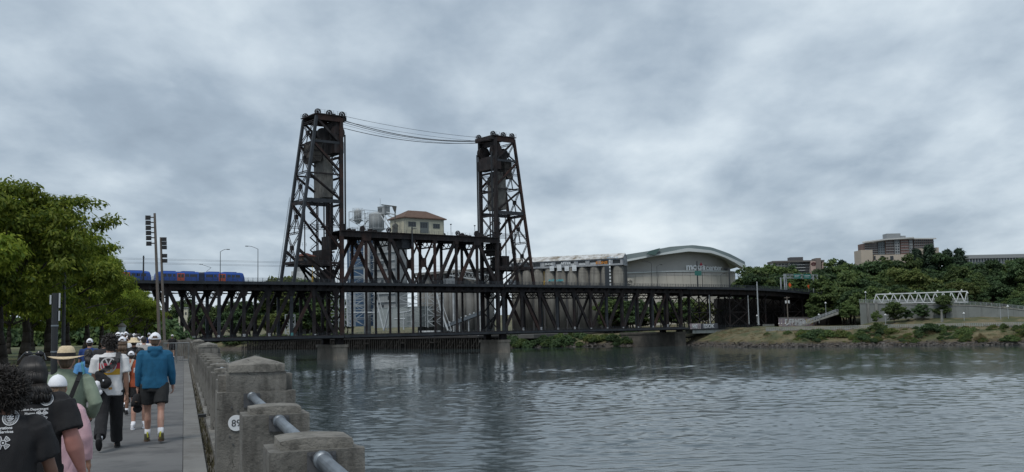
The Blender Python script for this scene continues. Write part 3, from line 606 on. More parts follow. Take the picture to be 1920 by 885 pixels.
# riprap along the east waterline (too many to count)
g = random.Random(31); m = MB()
for k in range(1500):
    px_ = g.uniform(940, 1990); t = abs(g.gauss(0, 1.6))+0.2; p = bank_pt(px_, t); r_ = g.uniform(0.12, 0.45)*(1.5 if g.random() < 0.08 else 1)
    pts = [Vector((g.uniform(0.6, 1)*sx, g.uniform(0.6, 1)*sy, g.uniform(0.5, 0.9)*sz))*r_ for sz in (-1, 1) for (sx, sy) in ((-1, -1), (1, -1), (1, 1), (-1, 1))]
    m.add([p+q+Vector((g.uniform(-0.6, 0.6), g.uniform(-0.4, 0.4), 0.08)) for q in pts], [(3, 2, 1, 0), (4, 5, 6, 7), (0, 1, 5, 4), (1, 2, 6, 5), (2, 3, 7, 6), (3, 0, 4, 7)])
m.build('riprap', mat('riprap_stone', (0.05, 0.046, 0.042), 0.9, (0.13, 0.12, 0.11), 0.8, 6), kind='stuff', label='loose stones and debris along the east waterline', cat='stones')
# ------------------------------------------------------------------ balustrade along the seawall
def worn_box(m, lo, hi, n=0.06, amp=0.006, rad=0.02, seed=0, top=None):
    """a subdivided box with softened arrises and worn faces; top(x, y) adds height to its upper face"""
    lo, hi = Vector(lo), Vector(hi); c = (lo+hi)/2; h = (hi-lo)/2
    nx, ny, nz = [max(2, int((hi[i]-lo[i])/n)) for i in range(3)]
    def surf(p):
        q = Vector(p); inn = Vector([max(-h[i]+rad, min(h[i]-rad, q[i]-c[i])) for i in range(3)])
        d = (q-c)-inn
        if d.length > 1e-6: nn = d.normalized(); q = c+inn+nn*rad
        else: nn = d
        wv = q+Vector((seed*3.1, seed*1.7, 0))
        disp = amp*(mnoise.noise(wv*7)+0.7*mnoise.noise(wv*19)); chip = max(0, mnoise.noise(wv*4.3+Vector((9, 9, 9)))-0.28)
        edge = sum(abs(d[i]) > rad*0.35 for i in range(3)) > 1
        q = q+nn*(disp-(chip*0.05 if edge else chip*0.010))
        if top and p[2] > hi.z-1e-6: q.z += top(q.x, q.y)
        return q
    def face(a, b, k, val, flip):
        na, nb = (nx, ny, nz)[a], (nx, ny, nz)[b]; P = []
        for i in range(na+1):
            for j in range(nb+1):
                p = [0, 0, 0]; p[a] = lo[a]+(hi[a]-lo[a])*i/na; p[b] = lo[b]+(hi[b]-lo[b])*j/nb; p[k] = val; P.append(surf(p))
        fs = []
        for i in range(na):
            for j in range(nb):
                f = (i*(nb+1)+j, (i+1)*(nb+1)+j, (i+1)*(nb+1)+j+1, i*(nb+1)+j+1); fs.append(f if not flip else f[::-1])
        m.add(P, fs)
    face(0, 1, 2, hi.z, False); face(0, 1, 2, lo.z, True); face(1, 2, 0, hi.x, False); face(1, 2, 0, lo.x, True); face(2, 0, 1, hi.y, False); face(2, 0, 1, lo.y, True)
    return m
PIPE = mat('galvanised_pipe', (0.16, 0.185, 0.215), 0.42, (0.24, 0.27, 0.30), 4, 6, metal=0.55, bump=0.3, bscale=20, streak=(6, (4, 0.5, 4), (0.09, 0.10, 0.115), 0.6))
BRKT = mat('bracket_steel', (0.055, 0.06, 0.067), 0.55, (0.10, 0.10, 0.105), 6, 6, metal=0.3)
def post(y, seed, fine, lab):
    r = thing('balustrade_post', lab, 'post', (0.765, y+0.25, 7.56), WK, 'short concrete posts of the seawall balustrade')
    n = 0.035 if fine else 0.14
    m = MB(); worn_box(m, (0.48, y, 7.56), (1.05, y+0.5, 8.60), n, 0.004, 0.008, seed); m.build('shaft', CONC, r, True)
    m = MB(); worn_box(m, (0.545, y+0.05, 8.59), (0.985, y+0.45, 8.655), n, 0.003, 0.006, seed+5, lambda x, yy: 0.016*(1-((x-0.765)/0.22)**2)); m.build('cap', CONCT, r, True)
    for yy, sg in ((y, -1), (y+0.5, 1)):
        m = MB(); m.b2((0.70, yy+0.004*sg, 8.455), (0.87, yy+0.016*sg, 8.59))
        for (bx, bz) in ((0.715, 8.47), (0.855, 8.47), (0.715, 8.575), (0.855, 8.575)): m.tube((bx, yy+0.012*sg, bz), (bx, yy+0.032*sg, bz), 0.009, n=6)
        b = m.build('bracket', BRKT, r)
    return r
def pier(y, seed, fine, lab, num=None):
    r = thing('balustrade_pier', lab, 'pier', (0.845, y+0.35, 7.56), WK, 'tall concrete piers of the seawall balustrade')
    n = 0.04 if fine else 0.16
    m = MB(); worn_box(m, (0.38, y, 7.56), (1.31, y+0.72, 8.60), n, 0.006, 0.012, seed); m.build('shaft', CONC, r, True)
    m = MB(); worn_box(m, (0.40, y+0.2, 8.58), (1.29, y+0.52, 8.80), n, 0.006, 0.01, seed+1); m.build('shoulder', CONC, r, True)
    m = MB(); worn_box(m, (0.49, y+0.02, 8.58), (1.20, y+0.70, 8.835), n, 0.006, 0.01, seed+2); m.build('neck', CONC, r, True)
    m = MB(); worn_box(m, (0.51, y+0.0, 8.83), (1.18, y+0.72, 8.925), n, 0.004, 0.008, seed+3, lambda x, yy: max(0, 0.10*(1-max(abs(x-0.845)/0.335, abs(yy-y-0.36)/0.36)))); m.build('cap', CONCT, r, True)
    if num:
        m = MB(); m.disc((0.605, y-0.012, 8.235), (0, 1, 0), 0.095, 0.012, 28); pl = m.build('number_plate', mat('enamel_white', (0.6, 0.62, 0.64), 0.5), r)
        cu = bpy.data.curves.new('digits', 'FONT'); cu.body = num; cu.size = 0.115; cu.align_x = 'CENTER'; cu.align_y = 'CENTER'; cu.extrude = 0.001
        to = bpy.data.objects.new('digits', cu); me = eval_mesh(to); bpy.data.objects.remove(to)
        me.materials.clear(); me.materials.append(mat('black_print', (0.012, 0.012, 0.014), 0.6)); o = bpy.data.objects.new('digits', me); COL.objects.link(o); o.parent = pl
        o.rotation_euler = (math.pi/2, 0, 0); o.location = Vector((0.605, y-0.021, 8.23))-BASE[r]
        for (bx, bz) in ((0.62, 8.38), (0.55, 8.42), (0.53, 8.08), (0.57, 7.98)): m = MB(); m.tube((bx, y, bz), (bx, y-0.012, bz), 0.011, n=8); m.build('bolt', BRKT, r)
    m = MB(); m.b2((0.69, y-0.003, 8.41), (0.88, y-0.015, 8.58)); m.build('bracket', BRKT, r)
    return r
PY = [('p', 2.9, 'short concrete balustrade post nearest the camera beyond the bottom edge'), ('p', 6.2, 'short concrete balustrade post nearest the camera, pipe rail running out of its face'), ('p', 9.05, 'second nearest short concrete balustrade post, just in front of the numbered pier'), ('P', 12.75, 'large nearest concrete balustrade pier with pointed cap and round plate reading 89')]
nth = ['first', 'second', 'third', 'fourth', 'fifth', 'sixth', 'seventh']
for k in range(7): PY.append(('p', 16.3+3.27*k, f'{nth[k]} short concrete post behind the pier numbered 89'))
PY.append(('P', 39.0, 'second concrete balustrade pier with pointed cap, beyond the numbered one'))
for k in range(7): PY.append(('p', 42.3+3.27*k, f'{nth[k]} short concrete post beyond the second balustrade pier'))
PY.append(('P', 65.1, 'farthest concrete balustrade pier, beside the steel barrier'))
PY = [q for q in PY if q[1] > 3]
for i, (k, y, lab) in enumerate(PY):
    if k == 'p': post(y, i, y < 12, lab)
    else: pier(y, i, y < 20, lab, '89' if y < 20 else None)
prev = 3.0
for i, (k, y, lab) in enumerate(PY):
    m = MB(); m.tube((0.785, prev, 8.545), (0.785, y-0.0, 8.545), 0.044, n=14)
    for yy in (prev+0.07, y-0.07): m.tube((0.785, yy-0.05, 8.545), (0.785, yy+0.05, 8.545), 0.055, n=14)
    if y-prev > 1.0: m.tube((0.785, prev+0.45, 8.545), (0.785, prev+0.47, 8.545), 0.0475, n=14)
    m.build('pipe_rail', PIPE, None, True, frame=WK, label='pipe rail ending at the '+lab.split(',')[0].split(' with ')[0].replace('concrete ', '').replace('balustrade ', ''), cat='rail', group='pipe rails of the balustrade')
    prev = y+(0.5 if k == 'p' else 0.72)
box_ = MB(); box_.b2((0.30, 22.6, 7.56), (0.46, 22.8, 7.62)); box_.build('junction_box', mat('black_box', (0.01, 0.01, 0.011), 0.5), frame=WK, label='small black box on the walk at the foot of a balustrade post', cat='box')
# weeds in the joint beside the balustrade
wm = MB(); g = random.Random(4)
for k in range(420):
    y = 7+abs(g.gauss(0, 1))*14; x = 0.37+g.uniform(-0.05, 0.06); h = g.uniform(0.015, 0.06)*(2 if g.random() < 0.12 else 1); a = g.uniform(0, 6.28); d = Vector((math.cos(a), math.sin(a), 0))*0.012
    wm.add([(x-d.x, y-d.y, 7.45), (x+d.x, y+d.y, 7.45), (x+d.y*2, y-d.x*2, 7.50+h)], [(0, 1, 2)])
wm.build('joint_weeds', mat('dry_weeds', (0.06, 0.055, 0.028), 0.9), frame=WK, kind='stuff', label='dry weeds and grit in the joint along the balustrade foot', cat='weeds')

# steel barrier across the walk and the parapet behind it
BARM = mat('barrier_grey', (0.23, 0.245, 0.25), 0.45, (0.16, 0.17, 0.175), 3, metal=0.4)
bar = thing('steel_barrier', 'light grey steel barrier of upright bars at the far end of the balustrade', 'barrier', (-0.75, 67.6, 7.55), WK)
for x in (-1.2, -0.45, 0.3): m = MB(); m.tube((x, 67.6, 7.55), (x, 67.6, 8.82), 0.03); m.build('upright', BARM, bar)
for z in (7.70, 8.80): m = MB(); m.tube((-1.2, 67.6, z), (0.3, 67.6, z), 0.03); m.build('rail', BARM, bar)
for k in range(10):
    x = -1.06+k*0.14
    m = MB(); m.tube((x, 67.6, 7.72), (x, 67.6, 8.78), 0.013, n=6); m.build('bar', BARM, bar)
m = MB(); worn_box(m, (-1.9, 90, 7.55), (1.4, 90.6, 8.9), 0.3, 0.02, 0.03, 3); worn_box(m, (0.5, 71, 7.55), (1.2, 90, 8.75), 0.5, 0.02, 0.03, 4); m.build('parapet', CONC, frame=WK, label='low concrete parapet behind the steel barrier', cat='wall')
m = MB()
for k in range(60): y = 91+k*3.2; m.b2((0.55, y, 7.55), (1.1, y+0.5, 8.6))
m.b2((0.7, 91, 8.35), (0.9, 285, 8.45)); m.build('far_balustrade', CONC, frame=WK, label='distant run of the concrete balustrade towards the bridge', cat='balustrade', kind='stuff')

# floodlight masts
MASTM = mat('mast_brown', (0.10, 0.085, 0.075), 0.6, (0.14, 0.12, 0.105), 1.5); LAMPM = mat('lamp_housing', (0.014, 0.014, 0.016), 0.5); LENS = mat('lamp_glass', (0.18, 0.20, 0.22), 0.2)
def mast(px, top_y, D, heads, side, lab):
    x = (px-345)/2000*D; p = WK.l(at(px, 600, WK.w((x, D, 0)).y)); x = p.x
    r = thing('floodlight_mast', lab, 'light mast', (x, D, WALK_Z), WK, 'floodlight masts by the esplanade')
    zt = at(px, top_y, WK.w((x, D, 0)).y).z
    lean = -0.012*(zt-WALK_Z) - 0.03*(zt-WALK_Z)*0
    lean = (zt-WALK_Z)*-0.045
    m = MB(); m.tube((x, D, WALK_Z), (x+lean, D, zt), 0.15, 0.10, 12); m.build('mast', MASTM, r)
    m = MB(); m.disc((x, D, WALK_Z+0.05), (0, 0, 1), 0.4, 0.12); m.build('foot', CONC, r)
    for k, hz in enumerate(heads):
        z = zt-hz; sx = x+lean*(z-WALK_Z)/(zt-WALK_Z); hx = sx+side*0.9
        m = MB(); m.tube((sx, D, z), (hx, D, z), 0.05); arm = m.build('arm', MASTM, r)
        m = MB(); m.loft([[(hx-0.15, D-0.45, z-0.18), (hx+0.15, D-0.45, z-0.18), (hx+0.15, D-0.45, z+0.1), (hx-0.15, D-0.45, z+0.1)], [(hx-0.22, D-0.1, z-0.22), (hx+0.22, D-0.1, z-0.22), (hx+0.22, D-0.1, z+0.15), (hx-0.22, D-0.1, z+0.15)], [(hx-0.22, D+0.25, z-0.2), (hx+0.22, D+0.25, z-0.2), (hx+0.22, D+0.25, z+0.13), (hx-0.22, D+0.25, z+0.13)]]); h = m.build('lamp_head', LAMPM, r)
        m = MB(); m.b2((hx-0.2, D+0.25, z-0.18), (hx+0.2, D+0.27, z+0.11)); m.build('lens', LENS, h)
    return r
mast(300.5, 400, 92, [0.36, 0.8, 1.24, 1.68, 2.12, 2.6], -0.62, 'tall brown floodlight mast with six black lamps facing left')
mast(310, 445, 104, [0.15, 0.55, 0.96, 1.77, 2.26], 0.36, 'shorter brown floodlight mast with lamps on its right side, behind the taller one')
# dark post with cabinets under the trees
POLEM = mat('pole_black', (0.010, 0.012, 0.014), 0.45, (0.02, 0.022, 0.025), 2)
ex = WK.l(at(103, 600, 30*math.cos(WK.a)+0)).x; ex = (WK.m.transposed() @ (at(103, 600, 28.0))).x*30/(WK.m.transposed() @ at(103, 600, 28.0)).y
r = thing('equipment_pole', 'slim black pole with small white boxes, standing before the trees', 'pole', (ex, 30, 7.5), WK)
m = MB(); m.tube((ex, 30, 7.5), (ex, 30, 10.5), 0.085, n=16); m.tube((ex, 30, 7.5), (ex, 30, 7.9), 0.14, n=16); m.build('shaft', POLEM, r)
for z in (8.9, 9.6): m = MB(); m.tube((ex, 30, z), (ex, 30, z+0.04), 0.095, n=16); m.build('band', PIPE, r)
m = MB(); m.b2((ex-0.135, 29.95, 10.2), (ex-0.095, 30.05, 10.45)); m.build('cabinet', mat('cabinet_white', (0.4, 0.42, 0.44), 0.5), r)
m = MB(); m.b2((ex+0.09, 29.95, 10.1), (ex+0.125, 30.05, 10.5)); m.build('notice_panel', mat('cabinet_white', (0.4, 0.42, 0.44)), r)
m = MB(); m.b2((ex+0.09, 29.95, 9.75), (ex+0.12, 30.05, 10.02)); m.build('notice_panel', mat('cabinet_white', (0.4, 0.42, 0.44)), r)
def lantern_post(px, top_y, D, lab, lc=None):
    p = WK.l(at(px, 600, D*math.cos(WK.a))); x = p.x; zt = at(px, top_y, WK.w((x, D, 0)).y).z
    r = thing('lamp_post', lab, 'street lamp', (x, D, 7.5), WK)
    m = MB(); m.tube((x, D, 7.5), (x, D, zt-1.0), 0.13, 0.08, 10); m.tube((x, D, 7.5), (x, D, 8.3), 0.22, 0.16, 10); m.build('post', POLEM, r)
    m = MB(); m.tube((x, D, zt-1.0), (x, D, zt-0.35), 0.16, 0.27, 8); m.build('lantern', lc or mat('lantern_glass', (0.16, 0.155, 0.13), 0.35), r)
    m = MB(); m.tube((x, D, zt-0.35), (x, D, zt-0.25), 0.33, 0.30, 8); m.tube((x, D, zt-0.25), (x, D, zt-0.08), 0.28, 0.1, 8); m.tube((x, D, zt-0.08), (x, D, zt+0.1), 0.04, 0.02, 6); m.build('lantern_roof', mat('lantern_bronze', (0.07, 0.065, 0.05), 0.5), r)
lantern_post(127, 404, 67, 'old lamp post whose lantern shows among the leaves at the left')
lantern_post(231, 604, 78, 'small pale-topped lamp post above the distant walkers', mat('lantern_pale', (0.4, 0.44, 0.43), 0.4))

# ------------------------------------------------------------------ trees
def leaf_cloud(centers, radii, per, L, W, droop, seed, flat=0.5):
    g = np.random.default_rng(seed); n = len(centers)*per
    c = np.repeat(np.asarray(centers), per, 0); rr = np.repeat(np.asarray(radii), per)
    d = g.normal(size=(n, 3)); d /= np.linalg.norm(d, axis=1)[:, None]; rad = g.random(n)**0.45
    p = c+d*(rr*rad)[:, None]*np.array([1, 1, flat])
    nrm = d*np.array([1, 1, 0.8])+np.array([0, 0, 0.75])+g.normal(scale=0.5, size=(n, 3)); nrm /= np.linalg.norm(nrm, axis=1)[:, None]
    a = d*np.array([1, 1, 0.0])+g.normal(scale=0.6, size=(n, 3)); a[:, 2] -= droop
    a -= nrm*(a*nrm).sum(1)[:, None]; a /= np.linalg.norm(a, axis=1)[:, None]; b = np.cross(nrm, a)
    l = L*g.uniform(0.6, 1.3, n)[:, None]; w_ = W*g.uniform(0.7, 1.3, n)[:, None]
    V = np.stack([p, p+a*l*0.5+b*w_*0.5-nrm*l*0.05, p+a*l-nrm*l*0.14, p+a*l*0.5-b*w_*0.5-nrm*l*0.05], 1).reshape(-1, 3)
    return V
def quads_mesh(name, V, mt):
    me = bpy.data.meshes.new(name); me.vertices.add(len(V)); me.vertices.foreach_set('co', V.astype(np.float32).ravel()); nq = len(V)//4
    me.loops.add(len(V)); me.loops.foreach_set('vertex_index', np.arange(len(V), dtype=np.int32)); me.polygons.add(nq)
    me.polygons.foreach_set('loop_start', np.arange(0, len(V), 4, dtype=np.int32)); me.polygons.foreach_set('loop_total', np.full(nq, 4, dtype=np.int32)); me.update(calc_edges=True); me.materials.append(mt); return me
BARK = mat('bark', (0.028, 0.023, 0.019), 0.95, (0.06, 0.052, 0.043), 2.5, 8, bump=1, bscale=8, stretch=(1, 1, 0.25))
def tree_meshes(seed, H, cr, base_h, clumps, per, L, W, leafm, droop=0.5, clump_r=(0.6, 1.2), shape=1.0, trunk_r=0.3, lobes=15):
    g = random.Random(seed); tr = MB(); cen = []; rad = []
    lean = Vector((g.uniform(-0.3, 0.3), g.uniform(-0.3, 0.3), 0))
    prevp = Vector((0, 0, -0.2)); pr = trunk_r*1.25
    for k in range(1, 6):
        p = lean*(k/5)+Vector((g.uniform(-0.1, 0.1), g.uniform(-0.1, 0.1), base_h*1.25*k/5)); rr = trunk_r*(1-0.1*k); tr.tube(prevp, p, pr, rr, 10); prevp = p; pr = rr
    top = prevp; cz = (H+base_h)/2; hz = (H-base_h)/2
    nl = 9
    for i in range(nl):
        a = 6.28*i/nl+g.uniform(-0.3, 0.3); el = g.uniform(0.15, 1.1); ln = cr*g.uniform(0.65, 0.95)
        q = top; r0 = trunk_r*0.5; d = Vector((math.cos(a)*math.cos(el), math.sin(a)*math.cos(el), math.sin(el)))
        for s in range(4):
            d2 = (d+Vector((g.uniform(-0.3, 0.3), g.uniform(-0.3, 0.3), g.uniform(-0.1, 0.35)))).normalized(); q2 = q+d2*ln/4*(1+0.3*math.sin(el)*(hz/cr)); tr.tube(q, q2, r0, r0*0.62, 6); r0 *= 0.62; q = q2
    lob = []
    for i in range(lobes):      # the crown is a heap of separate boughs with gaps between them
        d = Vector((g.gauss(0, 1), g.gauss(0, 1), g.gauss(0.15, 0.9))).normalized(); rr = g.uniform(0.55, 0.92); wd = 1-0.3*max(0, d.z)*shape
        lob.append((Vector((d.x*rr*cr*wd, d.y*rr*cr*wd, cz+d.z*rr*hz*0.9)), g.uniform(0.24, 0.42)))
    for i in range(clumps):
        for _ in range(30):
            c, sz = lob[g.randrange(lobes)] if g.random() < 0.88 else (Vector((0, 0, cz)), 0.5)
            d = Vector((g.gauss(0, 1), g.gauss(0, 1), g.gauss(0, 1))).normalized()*g.uniform(0.3, 1)**0.5
            p = c+Vector((d.x*cr*sz*1.15, d.y*cr*sz*1.15, d.z*hz*sz*0.75))
            if p.z > base_h*0.75: break
        cen.append(tuple(p+lean)); rad.append(g.uniform(*clump_r))
    V = leaf_cloud(cen, rad, per, L, W, droop, seed)
    return tr.mesh('trunk', BARK, smooth=True), quads_mesh('crown', V, leafm)
def plant(name, meshes, loc, rz, sc, lab, group, cat='tree', names=('trunk', 'crown')):
    o = bpy.data.objects.new(name, None); COL.objects.link(o); o.location = loc; o.rotation_euler = (0, 0, rz); o.scale = sc; tag(o, lab, cat, group); o.empty_display_size = 0.5
    for nm, me in zip(names, meshes):
        c = bpy.data.objects.new(nm, me); COL.objects.link(c); c.parent = o
    return o
LEAF_N = leafmat('leaf_near', (0.075, 0.135, 0.016), (0.275, 0.32, 0.042), 0.47)
near_v = [tree_meshes(11+i, 10.6, 5.0, 2.6, 300, 125, 0.30, 0.12, LEAF_N, 0.55, (0.45, 1.0), 0.8, 0.34, 22) for i in range(3)]
NT = [(-13.5, 56, 1.02, 0), (-9.9, 64, 1.1, 1), (-10.2, 75, 1.1, 2), (-10.0, 86, 1.08, 0), (-9.8, 98, 1.1, 1), (-9.5, 112, 1.05, 2), (-9.2, 128, 1.0, 0), (-8.6, 146, 0.92, 1), (-8.4, 168, 0.9, 2), (-8.2, 192, 0.9, 0), (-7.6, 220, 0.9, 1), (-20, 66, 1.0, 2), (-20, 78, 1.0, 0), (-19, 88, 1.0, 1), (-20, 106, 1.0, 2), (-19, 128, 1.0, 0), (-30, 80, 1.1, 1), (-31, 104, 1.1, 2), (-42, 96, 1.0, 0), (-44, 120, 1.0, 1), (-42, 145, 1.0, 2), (-30, 140, 1.0, 0), (-30, 170, 1.0, 1), (-20, 155, 1.0, 2), (-19, 185, 1.0, 0)]
ordn = ['nearest', 'second', 'third', 'fourth', 'fifth', 'sixth', 'seventh', 'eighth', 'ninth', 'tenth', 'eleventh', 'twelfth', 'thirteenth', 'fourteenth']
for i, (x, D, sc, v) in enumerate(NT):
    lab = f'{ordn[i]} broad green tree in the row along the esplanade' if i < 11 else f'{ordn[i-11]} tree in the rows farther back on the lawn'
    plant('shade_tree', near_v[v], WK.w((x, D, 7.5)), i*1.9, (sc, sc, sc*(1+0.03*math.sin(i))), lab, 'trees along the esplanade')

# ------------------------------------------------------------------ light-rail trains on the upper deck
BLUE = mat('train_blue', (0.015, 0.07, 0.32), 0.35, (0.012, 0.055, 0.25), 0.4); ORANGE = mat('train_orange', (0.42, 0.075, 0.03), 0.4); TWIN = mat('train_window', (0.012, 0.015, 0.022), 0.1); TGREY = mat('train_underframe', (0.03, 0.033, 0.04), 0.6)
def train(s1, lab, pant):
    L = 27.6; s0 = s1-L; o0, o1 = 0.8, 3.45; zb, zt = 25.25, 28.15
    r = thing('light_rail_train', lab, 'train', ((s0+s1)/2, 2.1, 25.05), BR, 'blue light-rail trains on the upper deck')
    def sec(s, e, zt_=zt, zb_=zb): return [(s, o0+e, zb_), (s, o0+e, zt_-0.5), (s, o0+0.35+e, zt_), (s, o1-0.35-e, zt_), (s, o1-e, zt_-0.5), (s, o1-e, zb_)]
    for a, b, nm in ((s0, s0+12.9, 'rear'), (s0+14.7, s1, 'front')):
        m = MB()
        if nm == 'front': m.loft([sec(a, 0), sec(b-1.6, 0), sec(b-0.7, 0.06, zt-0.15), sec(b-0.2, 0.2, zt-0.9), sec(b, 0.3, zt-2.0)])
        else: m.loft([sec(a, 0.3, zt-2.0), sec(a+0.2, 0.2, zt-0.9), sec(a+0.7, 0.06, zt-0.15), sec(a+1.6, 0), sec(b, 0)])
        m.build('car_body', BLUE, r)
    m = MB(); m.loft([sec(s0+12.9, 0.12, zt-0.1), sec(s0+14.7, 0.12, zt-0.1)]); m.build('joint_section', mat('train_bellows', (0.012, 0.02, 0.05), 0.6), r)
    y0 = o0-0.015
    wins = [(1.9, 3.1), (3.4, 4.6), (5.0, 5.8), (8.7, 9.9), (10.2, 12.4), (15.1, 17.3), (17.6, 18.4), (21.8, 22.9), (23.2, 24.2), (24.5, 25.9)]
    for (a, b) in wins: m = MB(); m.b2((s0+a, y0, 26.6), (s0+b, o0+0.1, 27.4)); m.build('window', TWIN, r)
    for a in (6.3, 19.1):
        m = MB(); m.b2((s0+a, y0-0.01, 25.35), (s0+a+2.2, o0+0.1, 27.7)); dr = m.build('door', ORANGE, r)
        for k in range(2): m = MB(); m.b2((s0+a+0.25+k*0.95, y0-0.03, 26.4), (s0+a+1.0+k*0.95, o0, 27.4)); m.build('pane', TWIN, dr)
    m = MB(); m.prism([(s1-0.62, o0+0.35, 27.85), (s1-0.62, o1-0.35, 27.85), (s1-0.16, o1-0.45, 26.75), (s1-0.16, o0+0.45, 26.75)], (0.08, 0, 0.03)); m.build('windscreen', TWIN, r)
    for y in (o0+0.6, o1-0.6): m = MB(); m.disc((s1+0.0, y, 26.2), (1, 0, 0), 0.12, 0.12, 10); m.build('headlight', mat('headlight', (0.6, 0.6, 0.55), 0.2), r)
    for a, b in ((2.2, 6), (8, 11.8), (16, 19.5), (21, 25)): m = MB(); m.b2((s0+a, o0+0.5, zt), (s0+b, o1-0.5, zt+0.2)); m.build('roof_unit', BLUE, r)
    for a in (3.0, 13.8, 24.0): m = MB(); m.b2((s0+a-1.2, o0+0.2, 25.02), (s0+a+1.2, o1-0.2, 25.4)); m.build('bogie', TGREY, r)
    if pant:
        m = MB(); m.beam((s0+15.6, 2.1, 28.3), (s0+17.2, 2.1, 29.6), 0.08, 0.08); m.beam((s0+17.2, 2.1, 29.6), (s0+14.2, 2.1, 30.5), 0.08, 0.08); m.beam((s0+14.2, 1.2, 30.5), (s0+14.2, 3.0, 30.5), 0.08, 0.08); m.beam((s0+13.7, 1.3, 30.55), (s0+13.7, 2.9, 30.55), 0.08, 0.08); m.build('pantograph', TGREY, r)
train(-33.2, 'blue light-rail train with orange doors, the right one ahead on the upper deck', True)
train(-62.0, 'blue light-rail train half hidden by the trees, behind the other train', False)
for o in (2.1, 6.8):
    m = MB()
    for z in (30.7, 31.9): m.tube((-140, o, z), (270, o, z-0.0), 0.025, n=4)
    m.build('overhead_wire', STEEL, frame=BR, label='thin overhead contact wires above the '+('near' if o < 3 else 'far')+' track on the upper deck', cat='wire')

# ------------------------------------------------------------------ lamps, poles and signs on the upper deck
def deck_lamp(s, zt, arm, lab, zb=25.0, o=-2.1, r0=0.13, armdy=0):
    r = thing('street_lamp', lab, 'street lamp', (s, o, zb), BR, 'street lamps on the upper deck')
    m = MB(); m.tube((s, o, zb), (s, o, zt-1.0), r0, r0*0.7, 8); m.build('post', POLEM, r)
    if arm:
        pts = [(s, o, zt-1.0)]+[(s+arm*t, o+1.2*t, zt-1.0+0.95*math.sin(t*1.57)) for t in (0.25, 0.5, 0.75, 1.0)]
        m = MB(); m.path(pts, 0.07); m.build('arm', POLEM, r)
        e_ = pts[-1]; m = MB(); m.box((e_[0]+0.35*(1 if arm > 0 else -1), e_[1], e_[2]-0.05), (0.9, 0.4, 0.2)); m.build('lamp_head', LAMPM, r)
    return r
deck_lamp(-42.4, 35.2, 2.6, 'street lamp on the bridge rising above the right train, arm to the right')
deck_lamp(-30.3, 36.4, -2.8, 'street lamp on the bridge between the train and the left tower, arm to the left')
deck_lamp(143.0, 35.9, -3.2, 'street lamp on the deck beside the grey silos end, arm to the left')
deck_lamp(146.2, 34.6, 3.6, 'street lamp on the deck in front of the arena, arm to the right')
deck_lamp(174.2, 35.0, 3.2, 'street lamp just right of the small green sign on the deck')
deck_lamp(186.2, 31.6, 3.4, 'short thin street lamp in front of the arena right side')
def pole(s, zt, lab, o=-2.1, zb=25.0, rad=0.16, mt=None, frame=BR, nm='catenary_pole'):
    m = MB(); m.tube((s, o, zb), (s, o, zt), rad, rad*0.8, 8); m.tube((s, o, zb), (s, o, zb+0.3), rad*1.8, rad*1.8, 8); m.tube((s, o, zt-0.6), (s, o, zt-0.5), rad*1.3, rad*1.3, 8); return m.build(nm, mt or POLEM, frame=frame, label=lab, cat='pole')
pole(-65.4, 32.4, 'dark catenary pole rising above the left train', rad=0.26)
pole(171.0, 36.5, 'dark pole carrying a small green sign on the deck', rad=0.3)
pole(192.0, 33.9, 'dark bare pole on the deck before the arena right end', rad=0.36)
m = MB(); m.b2((169.0, -2.55, 30.2), (173.2, -2.4, 32.2)); m.build('green_sign', mat('sign_green', (0.02, 0.13, 0.11), 0.5), frame=BR, label='small green road sign on a pole over the deck', cat='sign')
YEL = mat('yellow_paint', (0.42, 0.27, 0.03), 0.5)
for s, lab in ((-11.7, 'yellow gate arm post on the deck by the left tower'), (85.0, 'yellow gate arm post on the deck right of the far tower')):
    m = MB(); m.b2((s-0.2, -2.3, 25.0), (s+0.2, -1.9, 26.9)); m.tube((s, -2.1, 26.9), (s, -2.1, 30.5), 0.06); m.build('gate_post', YEL, frame=BR, label=lab, cat='post')
for s, o, lab in ((47.0, 5, 'white van crossing the upper deck under the lift span'), (74.0, 3.5, 'white cabinet on the deck beside the far tower')):
    r = thing('delivery_van' if o == 5 else 'deck_cabinet', lab, 'van' if o == 5 else 'cabinet', (s, o, 25.05), BR)
    if o == 5:
        m = MB(); m.b2((s-2.6, o-1, 25.5), (s+1.4, o+1, 27.6)); m.prism([(s+1.4, o-1, 25.5), (s+2.8, o-1, 25.5), (s+2.7, o-1, 26.4), (s+1.9, o-1, 27.4), (s+1.4, o-1, 27.6)], (0, 2, 0)); m.build('body', WHITE, r)
        for a in (-1.7, 1.7):
            for y in (-1.0, 1.0): m = MB(); m.disc((s+a, o+y, 25.4), (0, 1, 0), 0.36, 0.25, 14); m.build('wheel', LAMPM, r)
        m = MB(); m.b2((s+1.5, o-1.02, 26.5), (s+2.2, o-0.9, 27.2)); m.build('window', GLASSD, r)
    else:
        m = MB(); m.b2((s-1.5, o-0.5, 25.05), (s+1.5, o+0.5, 27.3)); m.build('housing', WHITE, r)
        for z in (25.7, 26.3, 26.9): m = MB(); m.b2((s-1.4, o-0.54, z), (s+1.4, o-0.48, z+0.12)); m.build('louvre', RAILM, r)

